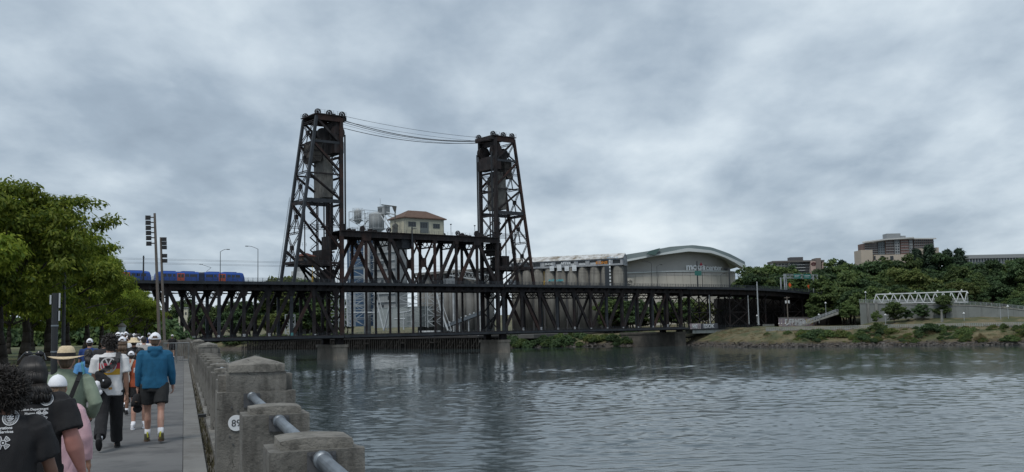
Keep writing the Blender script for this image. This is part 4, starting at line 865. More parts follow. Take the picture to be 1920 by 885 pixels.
# ------------------------------------------------------------------ east viaduct
dz = lambda s: 25.0-(0 if s < 190 else (s-190)*0.012+max(0, s-205)**2*0.00060)
via = thing('approach_viaduct', 'dark steel approach viaduct carrying the upper deck onto the east bank', 'viaduct', (213, 5, 7.5), BR)
st = [163.4+7.2*i for i in range(16)]
for a, b in zip(st[:-1], st[1:]):
    za, zb = dz(a), dz(b)
    def strip(o0, o1, t0, t1): return [[(a+0.02, o0, za+t0), (a+0.02, o1, za+t0), (a+0.02, o1, za+t1), (a+0.02, o0, za+t1)], [(b, o0, zb+t0), (b, o1, zb+t0), (b, o1, zb+t1), (b, o0, zb+t1)]]
    m = MB(); m.loft(strip(-2.6, 17, -0.6, 0.0)); m.build('upper_deck', DECKM, via)
    for o in (-0.3, 4.5, 9.5, 15): m = MB(); m.loft(strip(o, o+0.5, -2.8, -0.61)); m.build('deck_girder', STEEL, via)
    m = MB(); m.loft(strip(-2.75, -2.45, -0.75, 0.35)); m.build('fascia', STEELG, via)
    m = MB(); m.loft(strip(-2.65, -2.58, 1.35, 1.43)); m.loft(strip(-2.65, -2.6, 0.8, 0.85))
    for k in range(5): s = a+k*1.44; z = dz(s); m.b2((s-0.05, -2.68, z), (s+0.05, -2.55, z+1.4))
    for k in range(24): s = a+k*0.3; z = dz(s); m.b2((s-0.02, -2.63, z+0.3), (s+0.02, -2.6, z+1.4))
    m.build('railing', RAILM, via)
for s, lab in ((168, 'first'), (181, 'second'), (194, 'third'), (206, 'fourth'), (219, 'fifth'), (233, 'sixth'), (247, 'seventh')):
    r = thing('trestle_bent', f'{lab} braced steel trestle bent under the viaduct from the river', 'trestle', (s, 6, 7.2), BR, 'steel bents under the approach viaduct'); zt = dz(s)-2.8
    for o in (0.2, 6.5, 13): member(r, 'column', (s, o, 7.0), (s, o, zt), 0.5, 0.5)
    for o0, o1 in ((0.2, 6.5), (6.5, 13)):
        for z0, z1 in ((8, 14.5), (14.5, zt-0.5)):
            member(r, 'brace', (s+0.1, o0, z0), (s+0.1, o1, z1), 0.2, 0.3); member(r, 'brace', (s-0.1, o0, z1), (s-0.1, o1, z0), 0.2, 0.3)
    member(r, 'strut', (s, 0.2, 14.5), (s, 13, 14.5), 0.3, 0.35); member(r, 'cap_beam', (s, -0.8, zt), (s, 16, zt), 0.7, 0.9)
    if s in (168, 194, 233):
        for z0, z1 in ((8, 14.5), (14.5, zt-0.5)): member(r, 'long_brace', (s, 0.1, z0), (s+12.5, 0.1, z1), 0.25, 0.35); member(r, 'long_brace', (s, 0.3, z1), (s+12.5, 0.3, z0), 0.25, 0.35)
        member(r, 'long_strut', (s, 0.2, 14.3), (s+13, 0.2, 14.3), 0.3, 0.35)
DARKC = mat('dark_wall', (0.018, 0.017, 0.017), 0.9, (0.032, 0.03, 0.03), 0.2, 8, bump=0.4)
m = MB(); m.b2((207, 18.5, 6.5), (275, 20.5, 21)); m.b2((262, -2, 6.5), (275, 18.4, 21.0)); m.build('abutment_wall', DARKC, frame=BR, label='retaining wall and abutment with painted-in shade behind the viaduct bents', cat='wall')  # dark backdrop wall, shade under the viaduct put into its near-black colour
# lower approach span, abutment and graffiti
LGIRD = mat('pale_girder', (0.15, 0.175, 0.175), 0.7, (0.21, 0.235, 0.235), 0.4, 6, streak=(0.5, (2, 2, 0.2), (0.09, 0.09, 0.085), 0.6))
r = thing('lower_approach_span', 'pale grey girder footbridge span joining the lower deck to the east bank', 'bridge span', (188, -2, 5.2), BR)
m = MB(); m.b2((165.5, -3.2, 5.35), (211, -2.9, 6.85)); m.b2((165.5, 0.6, 5.35), (211, 0.9, 6.85)); m.build('girder', LGIRD, r)
m = MB(); m.b2((163.6, -3.4, 6.86), (211, 9.0, 7.2)); m.build('deck', DECKM, r)
m = MB(); rail_run(m, 163.8, 211, -3.3, 7.2, 8.6, 1.5, 0.04, 4); m.build('railing', RAILM, r)
AB = mat('abutment_concrete', (0.16, 0.165, 0.155), 0.9, (0.23, 0.235, 0.22), 0.3, 8, streak=(0.5, (1.5, 1.5, 0.25), (0.08, 0.08, 0.075), 0.7))
m = MB(); m.b2((211.1, -4.5, 2.0), (219, 6, 7.1)); m.b2((211.1, -4.5, 7.1), (219, -4.1, 8.6)); m.build('abutment', AB, frame=BR, label='grey concrete abutment block at the end of the pale footbridge span', cat='wall')
r = thing('bank_trestle', 'white open frame trestle on the bank under the pale girder span', 'frame', (195, -4, 3), BR)
for a in (188, 192.5, 197, 201.5, 206): m = MB(); m.b2((a-0.2, -4.2, 1.6+(a-188)*0.12), (a+0.2, -3.8, 5.3)); m.build('post', WHITE, r)
m = MB(); m.b2((187.8, -4.15, 4.9), (206.2, -3.85, 5.25)); m.build('rail', WHITE, r)
m = MB(); m.b2((188, -4.12, 2.9), (192.5, -3.9, 3.2)); m.build('rail', WHITE, r)
def text_mesh(body, size, mt, ext=0.02, bold=0.0, alignx='LEFT'):
    cu = bpy.data.curves.new('t', 'FONT'); cu.body = body; cu.size = size; cu.align_x = alignx; cu.extrude = ext; cu.offset = bold; cu.resolution_u = 3
    o = bpy.data.objects.new('t', cu); me = eval_mesh(o); bpy.data.objects.remove(o); bpy.data.curves.remove(cu)
    me.materials.clear(); me.materials.append(mt); return me
def text_on(root, name, body, size, mt, loc, rz=0, frame=None, ext=0.02, bold=0.0, alignx='LEFT', sx=1.0):
    """upright lettering facing the frame's -y; loc in the frame of the thing"""
    o = bpy.data.objects.new(name, text_mesh(body, size, mt, ext, bold, alignx)); COL.objects.link(o); o.parent = root
    o.location = Vector(loc)-BASE[root]; o.rotation_euler = (math.pi/2, 0, rz); o.scale = (sx, 1, 1); return o
SPRAYW = mat('spray_white', (0.55, 0.58, 0.6), 0.7); SPRAYY = mat('spray_yellow', (0.45, 0.36, 0.04), 0.7); SPRAYV = mat('spray_mixed', (0.2, 0.16, 0.22), 0.8, (0.35, 0.32, 0.3), 0.8)
r = thing('graffiti_wall', 'low wall covered in white bubble graffiti letters on the east bank', 'wall', (233, -6, 7.2), BR)
m = MB(); m.b2((220.5, -6.2, 7.0), (247, -5.8, 11.4)); m.build('wall', SPRAYV, r)
m = MB(); m.b2((220.3, -6.3, 11.4), (247.2, -5.7, 11.6)); m.build('coping', AB, r)
text_on(r, 'lettering', 'DFRMEB', 3.9, SPRAYW, (224.6, -6.25, 8.0), bold=0.12, sx=1.05)
text_on(r, 'lettering', 'UTB', 2.6, SPRAYY, (240.4, -6.25, 8.6), bold=0.2, sx=1.1)
r = thing('graffiti_box', 'row of graffiti-covered boxes on the lower deck by the first trestle bent', 'wall', (175, -1, 7.2), BR)
m = MB(); m.b2((166.5, -1.6, 7.22), (172.6, -0.8, 9.6)); m.build('panel', SPRAYV, r)
m = MB(); m.b2((173.2, -1.6, 7.22), (183.5, -0.8, 9.5)); m.build('panel', mat('panel_dark', (0.07, 0.075, 0.09), 0.8), r)
text_on(r, 'lettering', 'ESOK', 2.2, SPRAYW, (174.2, -1.66, 7.6), bold=0.08, sx=1.3)
text_on(r, 'lettering', 'HG', 2.2, SPRAYW, (167.2, -1.66, 7.6), bold=0.12)
r = thing('graffiti_wall', 'low graffiti wall in the dark under the pale girder span', 'wall', (176, 3, 0), BR)
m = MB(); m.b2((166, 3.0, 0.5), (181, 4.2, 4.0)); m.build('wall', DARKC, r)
text_on(r, 'lettering', 'SHARE', 2.4, mat('spray_cream', (0.45, 0.4, 0.25), 0.8), (167.3, 2.95, 1.6), bold=0.12, sx=1.25)
# overhead sign gantry and orange road-work diamonds at the end of the viaduct
GAL = mat('gantry_steel', (0.33, 0.36, 0.38), 0.5, (0.25, 0.27, 0.29), 1); GREEN = mat('highway_green', (0.012, 0.14, 0.12), 0.5); SAFE = mat('roadwork_orange', (0.75, 0.11, 0.02), 0.5)
g_ = thing('sign_gantry', 'pale steel overhead sign gantry with green road signs at the viaduct end', 'gantry', (245, 6, 22), BR)
gz = lambda s: dz(s)
for s, o in ((231.3, -1.9), (233.6, -1.2), (253.0, -2.3), (256.2, -2.3)): member(g_, 'post', (s, o, gz(s)-0.2), (s, o, 31.8), 0.42, 0.42, GAL)
member(g_, 'post', (244.2, 10, gz(244)), (244.2, 10, 31), 0.5, 0.5, GAL)
m = MB(); m.lace((231.3, -1.7, 31.0), (256.2, -2.3, 31.0), 1.6, 0.22, n=12); m.lace((233.0, 0.3, 30.6), (256.2, -0.3, 30.8), 1.4, 0.2, n=12); m.build('truss_beam', GAL, g_)
for a, b in ((237.6, 242.6), (245.2, 250.6)):
    m = MB(); m.b2((a, -2.75, 29.8), (b, -2.6, 32.0)); sg = m.build('road_sign', GREEN, g_)
    m = MB(); m.b2((a+0.5, -2.79, 31.2), (b-0.7, -2.76, 31.45)); m.b2((a+0.5, -2.79, 30.5), (b-1.6, -2.76, 30.75)); m.build('legend', WHITE, sg)
for s, zc, lab in ((235.0, 26.7, 'leftmost orange diamond road-work sign at the viaduct end'), (249.5, 26.2, 'middle orange diamond road-work sign under the gantry right side'), (259.8, 25.9, 'rightmost orange diamond road-work sign beyond the gantry')):
    r = thing('roadwork_sign', lab, 'sign', (s, -2.0, gz(s)), BR, 'orange diamond signs')
    m = MB(); m.prism([(s-1.1, -2.1, zc), (s, -2.1, zc-1.2), (s+1.1, -2.1, zc), (s, -2.1, zc+1.2)], (0, 0.08, 0)); m.build('panel', SAFE, r)
    m = MB(); m.tube((s, -1.95, gz(s)), (s, -1.95, zc+0.5), 0.06, n=6); m.build('stand', GAL, r)
# ------------------------------------------------------------------ far plants: shared meshes
LEAF_D = leafmat('leaf_dark', (0.027, 0.055, 0.026), (0.076, 0.122, 0.048), 0.33)
LEAF_M = leafmat('leaf_mid', (0.042, 0.08, 0.028), (0.125, 0.17, 0.055), 0.38)
LEAF_Y = leafmat('leaf_yellowish', (0.06, 0.09, 0.022), (0.15, 0.175, 0.055), 0.35)
LEAF_C = leafmat('leaf_conifer', (0.014, 0.03, 0.02), (0.036, 0.06, 0.036), 0.2)
def far_tree(seed, lm, H=12.0, cr=4.6, cl=120, per=55, L=0.62, W=0.42): return tree_meshes(seed, H, cr, 2.4, cl, per, L, W, lm, 0.2, (0.6, 1.3), 0.7, 0.28, 13)
FD = [far_tree(31+i, LEAF_D) for i in range(3)]; FM = [far_tree(41+i, LEAF_M) for i in range(3)]; FY = [far_tree(51+i, LEAF_Y) for i in range(2)]
def conifer(seed):
    g = random.Random(seed); tr = MB(); tr.tube((0, 0, -0.2), (0, 0, 12), 0.28, 0.06, 8); cen = []; rad = []
    for k in range(150):
        z = 1.2+10.8*g.random()**0.8; rr = (12.6-z)/12*3.4*g.uniform(0.3, 1)**0.5; a = g.uniform(0, 6.28); cen.append((rr*math.cos(a), rr*math.sin(a), z)); rad.append(g.uniform(0.5, 0.95))
    return tr.mesh('trunk', BARK, smooth=True), quads_mesh('crown', leaf_cloud(cen, rad, 45, 0.6, 0.25, 0.5, seed), LEAF_C)
FC = [conifer(61), conifer(62)]
def bush_mesh(seed, lm, n=60, per=45, L=0.4, W=0.28):
    g = random.Random(seed); cen = []; rad = []
    for k in range(n):
        a = g.uniform(0, 6.28); rr = g.random()**0.5*2.0*(1+0.25*math.sin(3*a+seed)); cen.append((rr*math.cos(a), rr*math.sin(a), max(0.1, (2.2-rr*0.75)*g.uniform(0.15, 1)))); rad.append(g.uniform(0.35, 0.75))
    return quads_mesh('shrub', leaf_cloud(cen, rad, per, L, W, 0.2, seed), lm)
LEAF_S = leafmat('leaf_straw', (0.10, 0.085, 0.04), (0.21, 0.17, 0.085), 0.3)
BU = [bush_mesh(71, LEAF_M), bush_mesh(72, LEAF_D), bush_mesh(73, LEAF_Y), bush_mesh(74, LEAF_D), bush_mesh(75, LEAF_S, 40, 40, 0.5, 0.08)]
def far_plant(px, top_y, Y, kind, lab, group, wide=1.0, base_z=None):
    """a tree whose crown top is seen at (px, top_y), standing Y metres off"""
    tp = at(px, top_y, Y); bz = base_z if base_z is not None else ground_z(tp.x, tp.y)
    h = max(3.0, tp.z-bz); v = {'d': FD, 'm': FM, 'y': FY, 'c': FC}[kind]; sc = h/11.0
    sx = sc*wide if kind != 'c' else sc*wide
    plant('conifer_tree' if kind == 'c' else 'broadleaf_tree', random.choice(v), (tp.x, tp.y, bz), random.uniform(0, 6.28), (sx, sx, sc*0.97), lab, group)
def shrub(p, sc, kind, lab, group, zs=1.0):
    o = bpy.data.objects.new('shrub', BU[kind]); COL.objects.link(o); o.location = p; o.rotation_euler = (0, 0, random.uniform(0, 6.28)); o.scale = (sc, sc, sc*zs); tag(o, lab, 'shrub', group)
rnd = random.Random(12)
def where(px_):
    for lim, ph in ((1440, 'beside the arena'), (1500, 'behind the sign gantry'), (1560, 'left of the brown hotel'), (1610, 'above the stair ramp'), (1670, 'above the left end of the white footbridge'), (1730, 'above the middle of the white footbridge'), (1800, 'above the right end of the white footbridge'), (1870, 'right of the white footbridge')):
        if px_ < lim: return ph
    return 'near the right edge'
def bwhere(px_, t):
    row = 'near the water' if t < 7.5 else ('midway up the bank' if t < 12.5 else 'by the river path')
    for lim, ph in ((1545, 'below the stair ramp'), (1615, 'left of the long wall'), (1690, 'below the rounded tree'), (1767, 'left of the pale pylon'), (1840, 'right of the pale pylon'), (1920, 'towards the right edge')):
        if px_ < lim: return row+' '+ph
    return row+' at the far right'
G1 = 'trees of the wooded hillside on the east bank'
# hillside on the right: the skyline first, then the mass below it
SKY = [(1412, 500, 520, 'm'), (1432, 497, 540, 'm'), (1449, 505, 560, 'd'), (1466, 500, 560, 'm'), (1482, 494, 600, 'd'), (1500, 508, 560, 'm'), (1516, 512, 560, 'd'), (1548, 497, 560, 'd'), (1563, 490, 570, 'm'), (1578, 494, 590, 'c'), (1590, 495, 590, 'd'), (1604, 498, 560, 'm'), (1625, 488, 540, 'd'), (1648, 486, 540, 'm'), (1672, 487, 550, 'd'), (1700, 480, 540, 'm'), (1718, 474, 560, 'c'), (1742, 466, 560, 'c'), (1760, 474, 560, 'd'), (1776, 474, 560, 'c'), (1798, 472, 560, 'c'), (1820, 490, 520, 'd'), (1842, 492, 520, 'd'), (1868, 486, 500, 'd'), (1888, 482, 500, 'm'), (1908, 490, 480, 'd'), (1925, 484, 480, 'd'), (1950, 486, 470, 'm'), (1985, 484, 460, 'd')]
for (px_, ty, Y, k) in SKY: far_plant(px_, ty, Y, k, ('dark conifer on the skyline ' if k == 'c' else ('dark broadleaf tree on the skyline ' if k == 'd' else 'mid-green broadleaf tree on the skyline '))+where(px_), G1, rnd.uniform(0.8, 1.05) if k != 'c' else 1.0)
for row, (ty, Y, step, x0, x1) in enumerate(((507, 505, 24, 1560, 1990), (520, 480, 24, 1550, 1990), (534, 458, 26, 1585, 1990), (548, 440, 30, 1600, 1990), (512, 520, 22, 1415, 1550), (524, 505, 26, 1540, 1620))):
    x = x0
    while x < x1:
        k = rnd.choice('dddmmd' if row != 2 else 'ddmmy'); far_plant(x+rnd.uniform(-5, 5), ty+rnd.uniform(-9, 9), Y+rnd.uniform(-9, 9), k, {'d': 'dark green tree ', 'm': 'mid-green tree ', 'y': 'yellowish green tree '}[k]+['high in the wood ', 'midway in the wood ', 'low in the wood ', 'at the wood foot ', 'in the wood ', 'in the wood '][row]+where(x), G1, rnd.uniform(0.9, 1.15)); x += step
far_plant(1805, 523, 452, 'y', 'yellow-green tree high behind the right half of the white footbridge', G1, 1.0)
far_plant(1712, 500, 470, 'y', 'bright yellowish tree above the middle of the white footbridge', G1, 1.0)  # yellowish leaf colour over the whole crown
# single trees in front of the retaining wall
G2 = 'young trees before the retaining wall'
for (px_, ty, by, k, wd, lab) in ((1676, 566, 612, 'm', 1.1, 'rounded tree left of centre before the retaining wall'), (1730, 569, 604, 'd', 1.2, 'spreading low tree before the middle of the retaining wall'), (1769, 550, 602, 'm', 1.0, 'largest dark tree overlapping the white footbridge'), (1845, 562, 600, 'm', 0.95, 'thin young tree right of the white footbridge'), (1519, 568, 606, 'm', 0.85, 'leafy young tree in front of the dark abutment'), (1590, 566, 606, 'm', 1.1, 'wide bushy tree left of the retaining wall'), (1905, 558, 600, 'd', 1.0, 'dark tree at the right edge above the path'), (1702, 580, 607, 'd', 0.9, 'small dark tree between the rounded tree and the spreading low tree'), (1643, 583, 609, 'm', 0.9, 'small tree at the left end of the retaining wall'), (1868, 576, 603, 'y', 0.9, 'small yellowish tree right of the thin young tree'), (1800, 578, 604, 'd', 1.0, 'small dark tree right of the tree overlapping the footbridge')):
    Y = 388 if px_ > 1560 else 455
    b_ = at(px_, by, Y); far_plant(px_, ty, Y, k, lab, G2, wd, b_.z)
# bank scrub
G3 = 'scrub on the east river bank'
for i in range(290):
    px_ = rnd.uniform(1485, 1990); t = rnd.uniform(3.5, 17)
    if px_ < 1560 and t < 5: t += 4
    dens = mnoise.noise(Vector((px_/55, t/6, 2)))
    if dens < -0.18: continue
    p = bank_pt(px_, t); k = rnd.choice((0, 0, 1, 2, 2, 3, 4)); s = rnd.uniform(0.3, 0.75)*(1.7 if rnd.random() < 0.15 else 1)
    shrub(p-Vector((0, 0, 0.2)), s, k, ['green scrub bush ', 'dark scrub bush ', 'yellowish scrub bush ', 'dark scrub bush ', 'dry straw-coloured tuft '][k]+bwhere(px_, t), G3, rnd.uniform(0.6, 1.5))
for (px_, t, s, k, lab) in ((1510, 9, 1.5, 1, 'large dark bush low on the bank below the ramp'), (1527, 11, 1.7, 1, 'largest dark bush at the left of the bank scrub'), (1545, 10, 1.5, 0, 'green bush beside the large dark bushes on the bank'), (1605, 9, 1.3, 0, 'rounded green bush half way along the bank'), (1640, 17, 1.5, 0, 'green bush at the path edge below the left wall end'), (1662, 12, 1.2, 2, 'yellow-green bush on the bank under the rounded tree'), (1735, 12, 1.8, 3, 'dark bush standing at the bank crest beside the white pylon'), (1733, 14, 1.5, 3, 'dark bush behind the one at the bank crest'), (1800, 10, 1.3, 0, 'green bush on the bank right of the white pylon'), (1470, 14, 0.8, 0, 'small lone bush on the dry grass slope'), (1432, 13, 0.6, 0, 'smallest bush on the dry grass by the abutment')):
    p = bank_pt(px_, t); shrub(p-Vector((0, 0, 0.3)), s, k, lab, G3)
# greenery under and behind the bridge
G4 = 'greenery seen under the bridge'
for i in range(46):
    px_ = rnd.uniform(955, 1215); u_t = rnd.uniform(0.5, 12); p = bank_pt(px_, u_t); k = rnd.choice((1, 1, 3, 0)) if px_ < 1060 else rnd.choice((0, 0, 1, 2)) if px_ < 1140 else rnd.choice((0, 1, 1, 3))
    shrub(p-Vector((0, 0, 0.3)), rnd.uniform(0.9, 1.9), k, 'leafy bush at the water edge under the '+('left' if px_ < 1100 else ('middle' if px_ < 1160 else 'right'))+' part of the east truss span', G4)
for i in range(22):
    px_ = rnd.uniform(1120, 1330); k = rnd.choice('mdmy'); far_plant(px_, rnd.uniform(556, 585), rnd.uniform(478, 520), k, {'m': 'mid-green', 'd': 'dark', 'y': 'yellowish'}[k]+' tree seen through the east truss span', G4, 1.1)
for i in range(44):
    px_ = rnd.uniform(225, 655); k = rnd.choice('mdmyd'); far_plant(px_, rnd.uniform(560, 592) if px_ < 470 else rnd.uniform(552, 590), rnd.uniform(610, 700), k, {'m': 'mid-green', 'd': 'dark', 'y': 'yellowish'}[k]+' tree on the far shore seen through the west truss span', G4, 1.15)
for i in range(42):
    px_ = rnd.uniform(280, 650); p = bank_pt(px_, rnd.uniform(4, 30)); k = rnd.choice((0, 2, 2, 1)); shrub(p, rnd.uniform(1.2, 2.6), k, 'bush on the far shore seen through the west truss span', G4)
far_plant(522, 515, 640, 'y', 'tree top showing just above the deck left of the near tower', G4, 1.0); far_plant(575, 516, 640, 'm', 'low tree top showing above the deck behind the near tower', G4, 1.1); far_plant(598, 517, 640, 'd', 'dark tree top beside the near tower front leg', G4, 0.8)
for i in range(30):
    p = WK.w((-64+i*2.0, 236+18*(i % 2)+rnd.uniform(-5, 5), 7.3)); shrub(p, rnd.uniform(2.3, 3.4), rnd.choice((0, 1, 3)), 'dark hedge bush at the back of the lawn behind the tree trunks', 'hedge behind the lawn', 1.2)
# dry grass tufts on the bank (nobody could count them)
gm = []; gr = np.random.default_rng(5); V = []
cs = [bank_pt(float(x), float(t)) for x, t in zip(gr.uniform(1340, 1970, 700), gr.uniform(3, 24, 700))]
V = leaf_cloud([(p.x, p.y, p.z+0.1) for p in cs], gr.uniform(0.8, 2.2, len(cs)), 60, 0.45, 0.07, -0.8, 5, 0.15)
o = bpy.data.objects.new('dry_grass', quads_mesh('dry_grass', V, leafmat('dry_grass_blades', (0.12, 0.10, 0.05), (0.24, 0.19, 0.11), 0.2))); COL.objects.link(o); tag(o, 'dry grass tufts on the right river bank', 'grass', kind='stuff')

# ------------------------------------------------------------------ grain terminal behind the lift span
DK = Frame((-69, 502, 0), R(-39.2))
def onf(fr, px_, py_, c):
    d = ray(px_, py_); o = fr.l((0, 0, EYE)); dl = fr.m.transposed() @ d; t = (c-o.y)/dl.y; return o+dl*t
PILE = mat('creosote_pile', (0.014, 0.013, 0.012), 0.9, (0.035, 0.032, 0.028), 0.6, 6); GREYM = mat('elevator_grey', (0.20, 0.215, 0.22), 0.7, (0.27, 0.285, 0.29), 0.2, 8, streak=(0.25, (2, 2, 0.15), (0.13, 0.135, 0.135), 0.6))
SILO = mat('silo_concrete', (0.14, 0.14, 0.135), 0.9, (0.20, 0.20, 0.19), 0.15, 8, streak=(0.3, (1.5, 1.5, 0.12), (0.07, 0.07, 0.068), 0.75)); PALE = mat('pale_steel', (0.40, 0.43, 0.45), 0.6, (0.28, 0.30, 0.31), 0.5, 6); BLUEB = mat('bin_blue', (0.012, 0.045, 0.10), 0.6, (0.02, 0.06, 0.12), 0.2)
a0 = onf(DK, 455, 650, -3).x; a1 = onf(DK, 900, 650, -3).x
r = thing('timber_wharf', 'long dark timber pile wharf below the grain terminal', 'wharf', ((a0+a1)/2, 3, 0), DK)
m = MB(); m.b2((a0, -4, 5.3), (a1, 16, 6.1)); m.build('wharf_deck', DARKC, r)
m = MB(); x = a0+0.3; g = random.Random(8)
while x < a1:
    for c in (-3.6, 0, 4, 8): m.tube((x+g.uniform(-0.25, 0.25), c, -1.5), (x, c, 5.3), 0.24, 0.2, 6)
    if g.random() < 0.35: m.beam((x, -3.7, 0.8), (x+3.4, -3.7, 5.0), 0.2, 0.25)
    x += 1.45
m.build('piles', PILE, r, kind='stuff')
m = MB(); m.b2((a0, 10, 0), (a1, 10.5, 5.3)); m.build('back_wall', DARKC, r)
for px_ in (690, 757, 812): 
    x = onf(DK, px_, 640, -4.4).x; m = MB(); m.b2((x-1.8, -5.2, 3.2), (x+1.8, -4.1, 3.5)); m.b2((x-1.8, -5.2, 0), (x-1.5, -4.9, 6)); m.b2((x+1.5, -5.2, 0), (x+1.8, -4.9, 6)); m.build('fender', PILE, r)
def cyl_row(root, fr, x0, x1, n, c, rad, z0, z1, mt, nm='silo'):
    for i in range(n):
        x = x0+(x1-x0)*(i+0.5)/n; m = MB(); m.tube((x, c, z0), (x, c, z1), rad, n=18); m.build(nm, mt, root, True)
x0, x1 = onf(DK, 786, 600, 26).x, onf(DK, 925, 600, 26).x
r = thing('grain_silos', 'row of tall grey concrete grain silos behind the lift span right half', 'silos', ((x0+x1)/2, 26, 5), DK)
zt = onf(DK, 860, 512, 26).z
cyl_row(r, DK, x0, x1, 9, 26, (x1-x0)/18*1.02, 5, zt, SILO)
m = MB(); m.b2((x0-0.5, 21.5, zt), (x1+0.5, 33, zt+1.2)); m.build('roof_slab', SILO, r)
def lattice_tower(lab, pxl, pxr, y_top, y_bot, c, bays, mt=PALE, th=0.28, dep=None, nm='lattice_tower'):
    a = onf(DK, pxl, (y_top+y_bot)/2, c).x; b = onf(DK, pxr, (y_top+y_bot)/2, c).x; zt = onf(DK, pxl, y_top, c).z; zb = max(5.3, onf(DK, pxl, y_bot, c).z); d = dep or (b-a)
    r = thing(nm, lab, 'tower', ((a+b)/2, c+d/2, zb), DK)
    for x in (a, b):
        for y in (c, c+d): member(r, 'post', (x, y, zb), (x, y, zt), th, th, mt)
    for k in range(bays):
        z0, z1 = zb+(zt-zb)*k/bays, zb+(zt-zb)*(k+1)/bays
        m = MB()
        for (p, q) in (((a, c), (b, c)), ((a, c+d), (b, c+d)), ((a, c), (a, c+d)), ((b, c), (b, c+d))):
            m.beam((*p, z0), (*q, z1), th*0.55, th*0.55) if k % 2 else m.beam((*q, z0), (*p, z1), th*0.55, th*0.55); m.beam((*p, z1), (*q, z1), th*0.7, th*0.7)
        m.build('bracing', mt, r)
    return r, a, b, zb, zt
# tall bins and head houses
def bx(lab, nm, cat, pxl, pxr, yt, yb, c, dep, mt, part='wall'):
    a = onf(DK, pxl, (yt+yb)/2, c).x; b = onf(DK, pxr, (yt+yb)/2, c).x; zt = onf(DK, (pxl+pxr)/2, yt, c).z; zb = max(5.2, onf(DK, (pxl+pxr)/2, yb, c).z)
    r = thing(nm, lab, cat, ((a+b)/2, c+dep/2, zb), DK); m = MB(); m.b2((a, c, zb), (b, c+dep, zt)); m.build(part, mt, r)
    m = MB(); m.b2((a-0.15, c-0.15, zt), (b+0.15, c+dep+0.15, zt+0.3)); m.build('roof', mt, r); return r, a, b, zb, zt
r, a, b, zb, zt = bx('tall dark blue elevator building behind the left end of the lift span', 'blue_elevator', 'building', 651, 683, 438, 612, 34, 8, BLUEB)
for k in range(5): m = MB(); z = zt-20-k*5.2; m.b2((a+0.5, 33.9, z), (b-0.5, 34.0, z+1.6)); m.build('window_band', mat('dull_glass', (0.10, 0.13, 0.16), 0.3), r)
r = thing('white_bin', 'tall slim white bin beside the blue elevator', 'silo', (onf(DK, 689, 600, 30).x, 30, 5), DK); x = BASE[r].x
m = MB(); m.tube((x, 30, 5), (x, 30, onf(DK, 689, 446, 30).z), 1.9, n=20); m.build('drum', PALE, r, True)
m = MB()
for k in range(9): m.tube((x, 30, 9+k*4.6), (x, 30, 9.15+k*4.6), 1.98, n=20)
m.build('hoops', GREYM, r)
r, a, b, zb, zt = bx('pale grey head house with open floors behind the lift span left half', 'head_house', 'building', 700, 741, 446, 612, 30, 9, GREYM)
for k in range(9):
    z = zb+4+k*4.4; m = MB(); m.b2((a-0.3, 29.2, z), (b+0.3, 29.9, z+0.3)); m.build('floor_ledge', PALE, r)
    for j in range(3):
        if (k+j) % 3: m = MB(); xx = a+1.2+j*(b-a-2)/3; m.b2((xx, 29.93, z+1.2), (xx+1.9, 30.05, z+3.2)); m.build('window', GLASSD, r)
lattice_tower('pale lattice tower with a distributor drum on top, left of the cream house', 655, 684, 397, 612, 22, 14)
def drum(lab, pxc, yt, yb, c, rad, cone=True):
    x = onf(DK, pxc, yb, c).x; z0 = onf(DK, pxc, yb, c).z; z1 = onf(DK, pxc, yt, c).z
    r = thing('distributor_drum', lab, 'drum', (x, c, z0), DK)
    m = MB(); m.tube((x, c, z0+1.5), (x, c, z1-1.2), rad, n=18); m.build('body', GREYM, r, True)
    m = MB(); m.tube((x, c, z1-1.2), (x, c, z1), rad, rad*0.4, 18); m.build('top_cone', PALE, r); m = MB(); m.tube((x, c, z0), (x, c, z0+1.5), rad*0.4, rad, 18); m.build('hopper', PALE, r)
    m = MB()
    for k in range(12):
        a_ = k*math.pi/6; m.tube((x+(rad+0.8)*math.cos(a_), c+(rad+0.8)*math.sin(a_), z0+2), (x+(rad+0.8)*math.cos(a_), c+(rad+0.8)*math.sin(a_), z1), 0.06, n=5)
    for zz_ in (z1, z1-1.0, z0+2):
        for k in range(12): a_, b_ = k*math.pi/6, (k+1)*math.pi/6; m.beam((x+(rad+0.8)*math.cos(a_), c+(rad+0.8)*math.sin(a_), zz_), (x+(rad+0.8)*math.cos(b_), c+(rad+0.8)*math.sin(b_), zz_), 0.08, 0.08)
    m.build('guard_rail', PALE, r); m = MB(); m.disc((x, c, z0+1.9), (0, 0, 1), rad+0.9, 0.2, 18); m.build('gallery', PALE, r)
    return r
drum('grey distributor drum on the left lattice tower', 671, 391, 420, 25.5, 2.0)
drum('large grey drum with railed gallery beside the cream house', 706, 398, 436, 30, 4.2)
r, a, b, zb, zt = bx('small grey hoist cabin on top of the large drum', 'hoist_cabin', 'cabin', 708, 721, 388, 402, 30, 4, GREYM); m = MB(); m.tube((a+1, 31, zt), (a+1, 31, zt+5), 0.1); m.build('aerial', PALE, r)
for k in range(2): m = MB(); m.b2((a+0.6+k*1.6, 29.93, zb+1.2), (a+1.6+k*1.6, 30.05, zt-0.6)); m.build('window', GLASSD, r)
r = thing('inclined_spouts', 'pale inclined grain spouts running from the drum towards the cream house', 'pipes', (onf(DK, 728, 420, 30).x, 30, 40), DK)
for (p, q) in (((720, 403), (742, 436)), ((715, 405), (735, 436)), ((690, 412), (672, 436)), ((728, 404), (745, 412)), ((725, 398), (748, 405))):
    P_, Q_ = onf(DK, *p, 29), onf(DK, *q, 29); m = MB(); m.tube(P_, Q_, 0.35, n=8); m.build('spout', PALE, r)
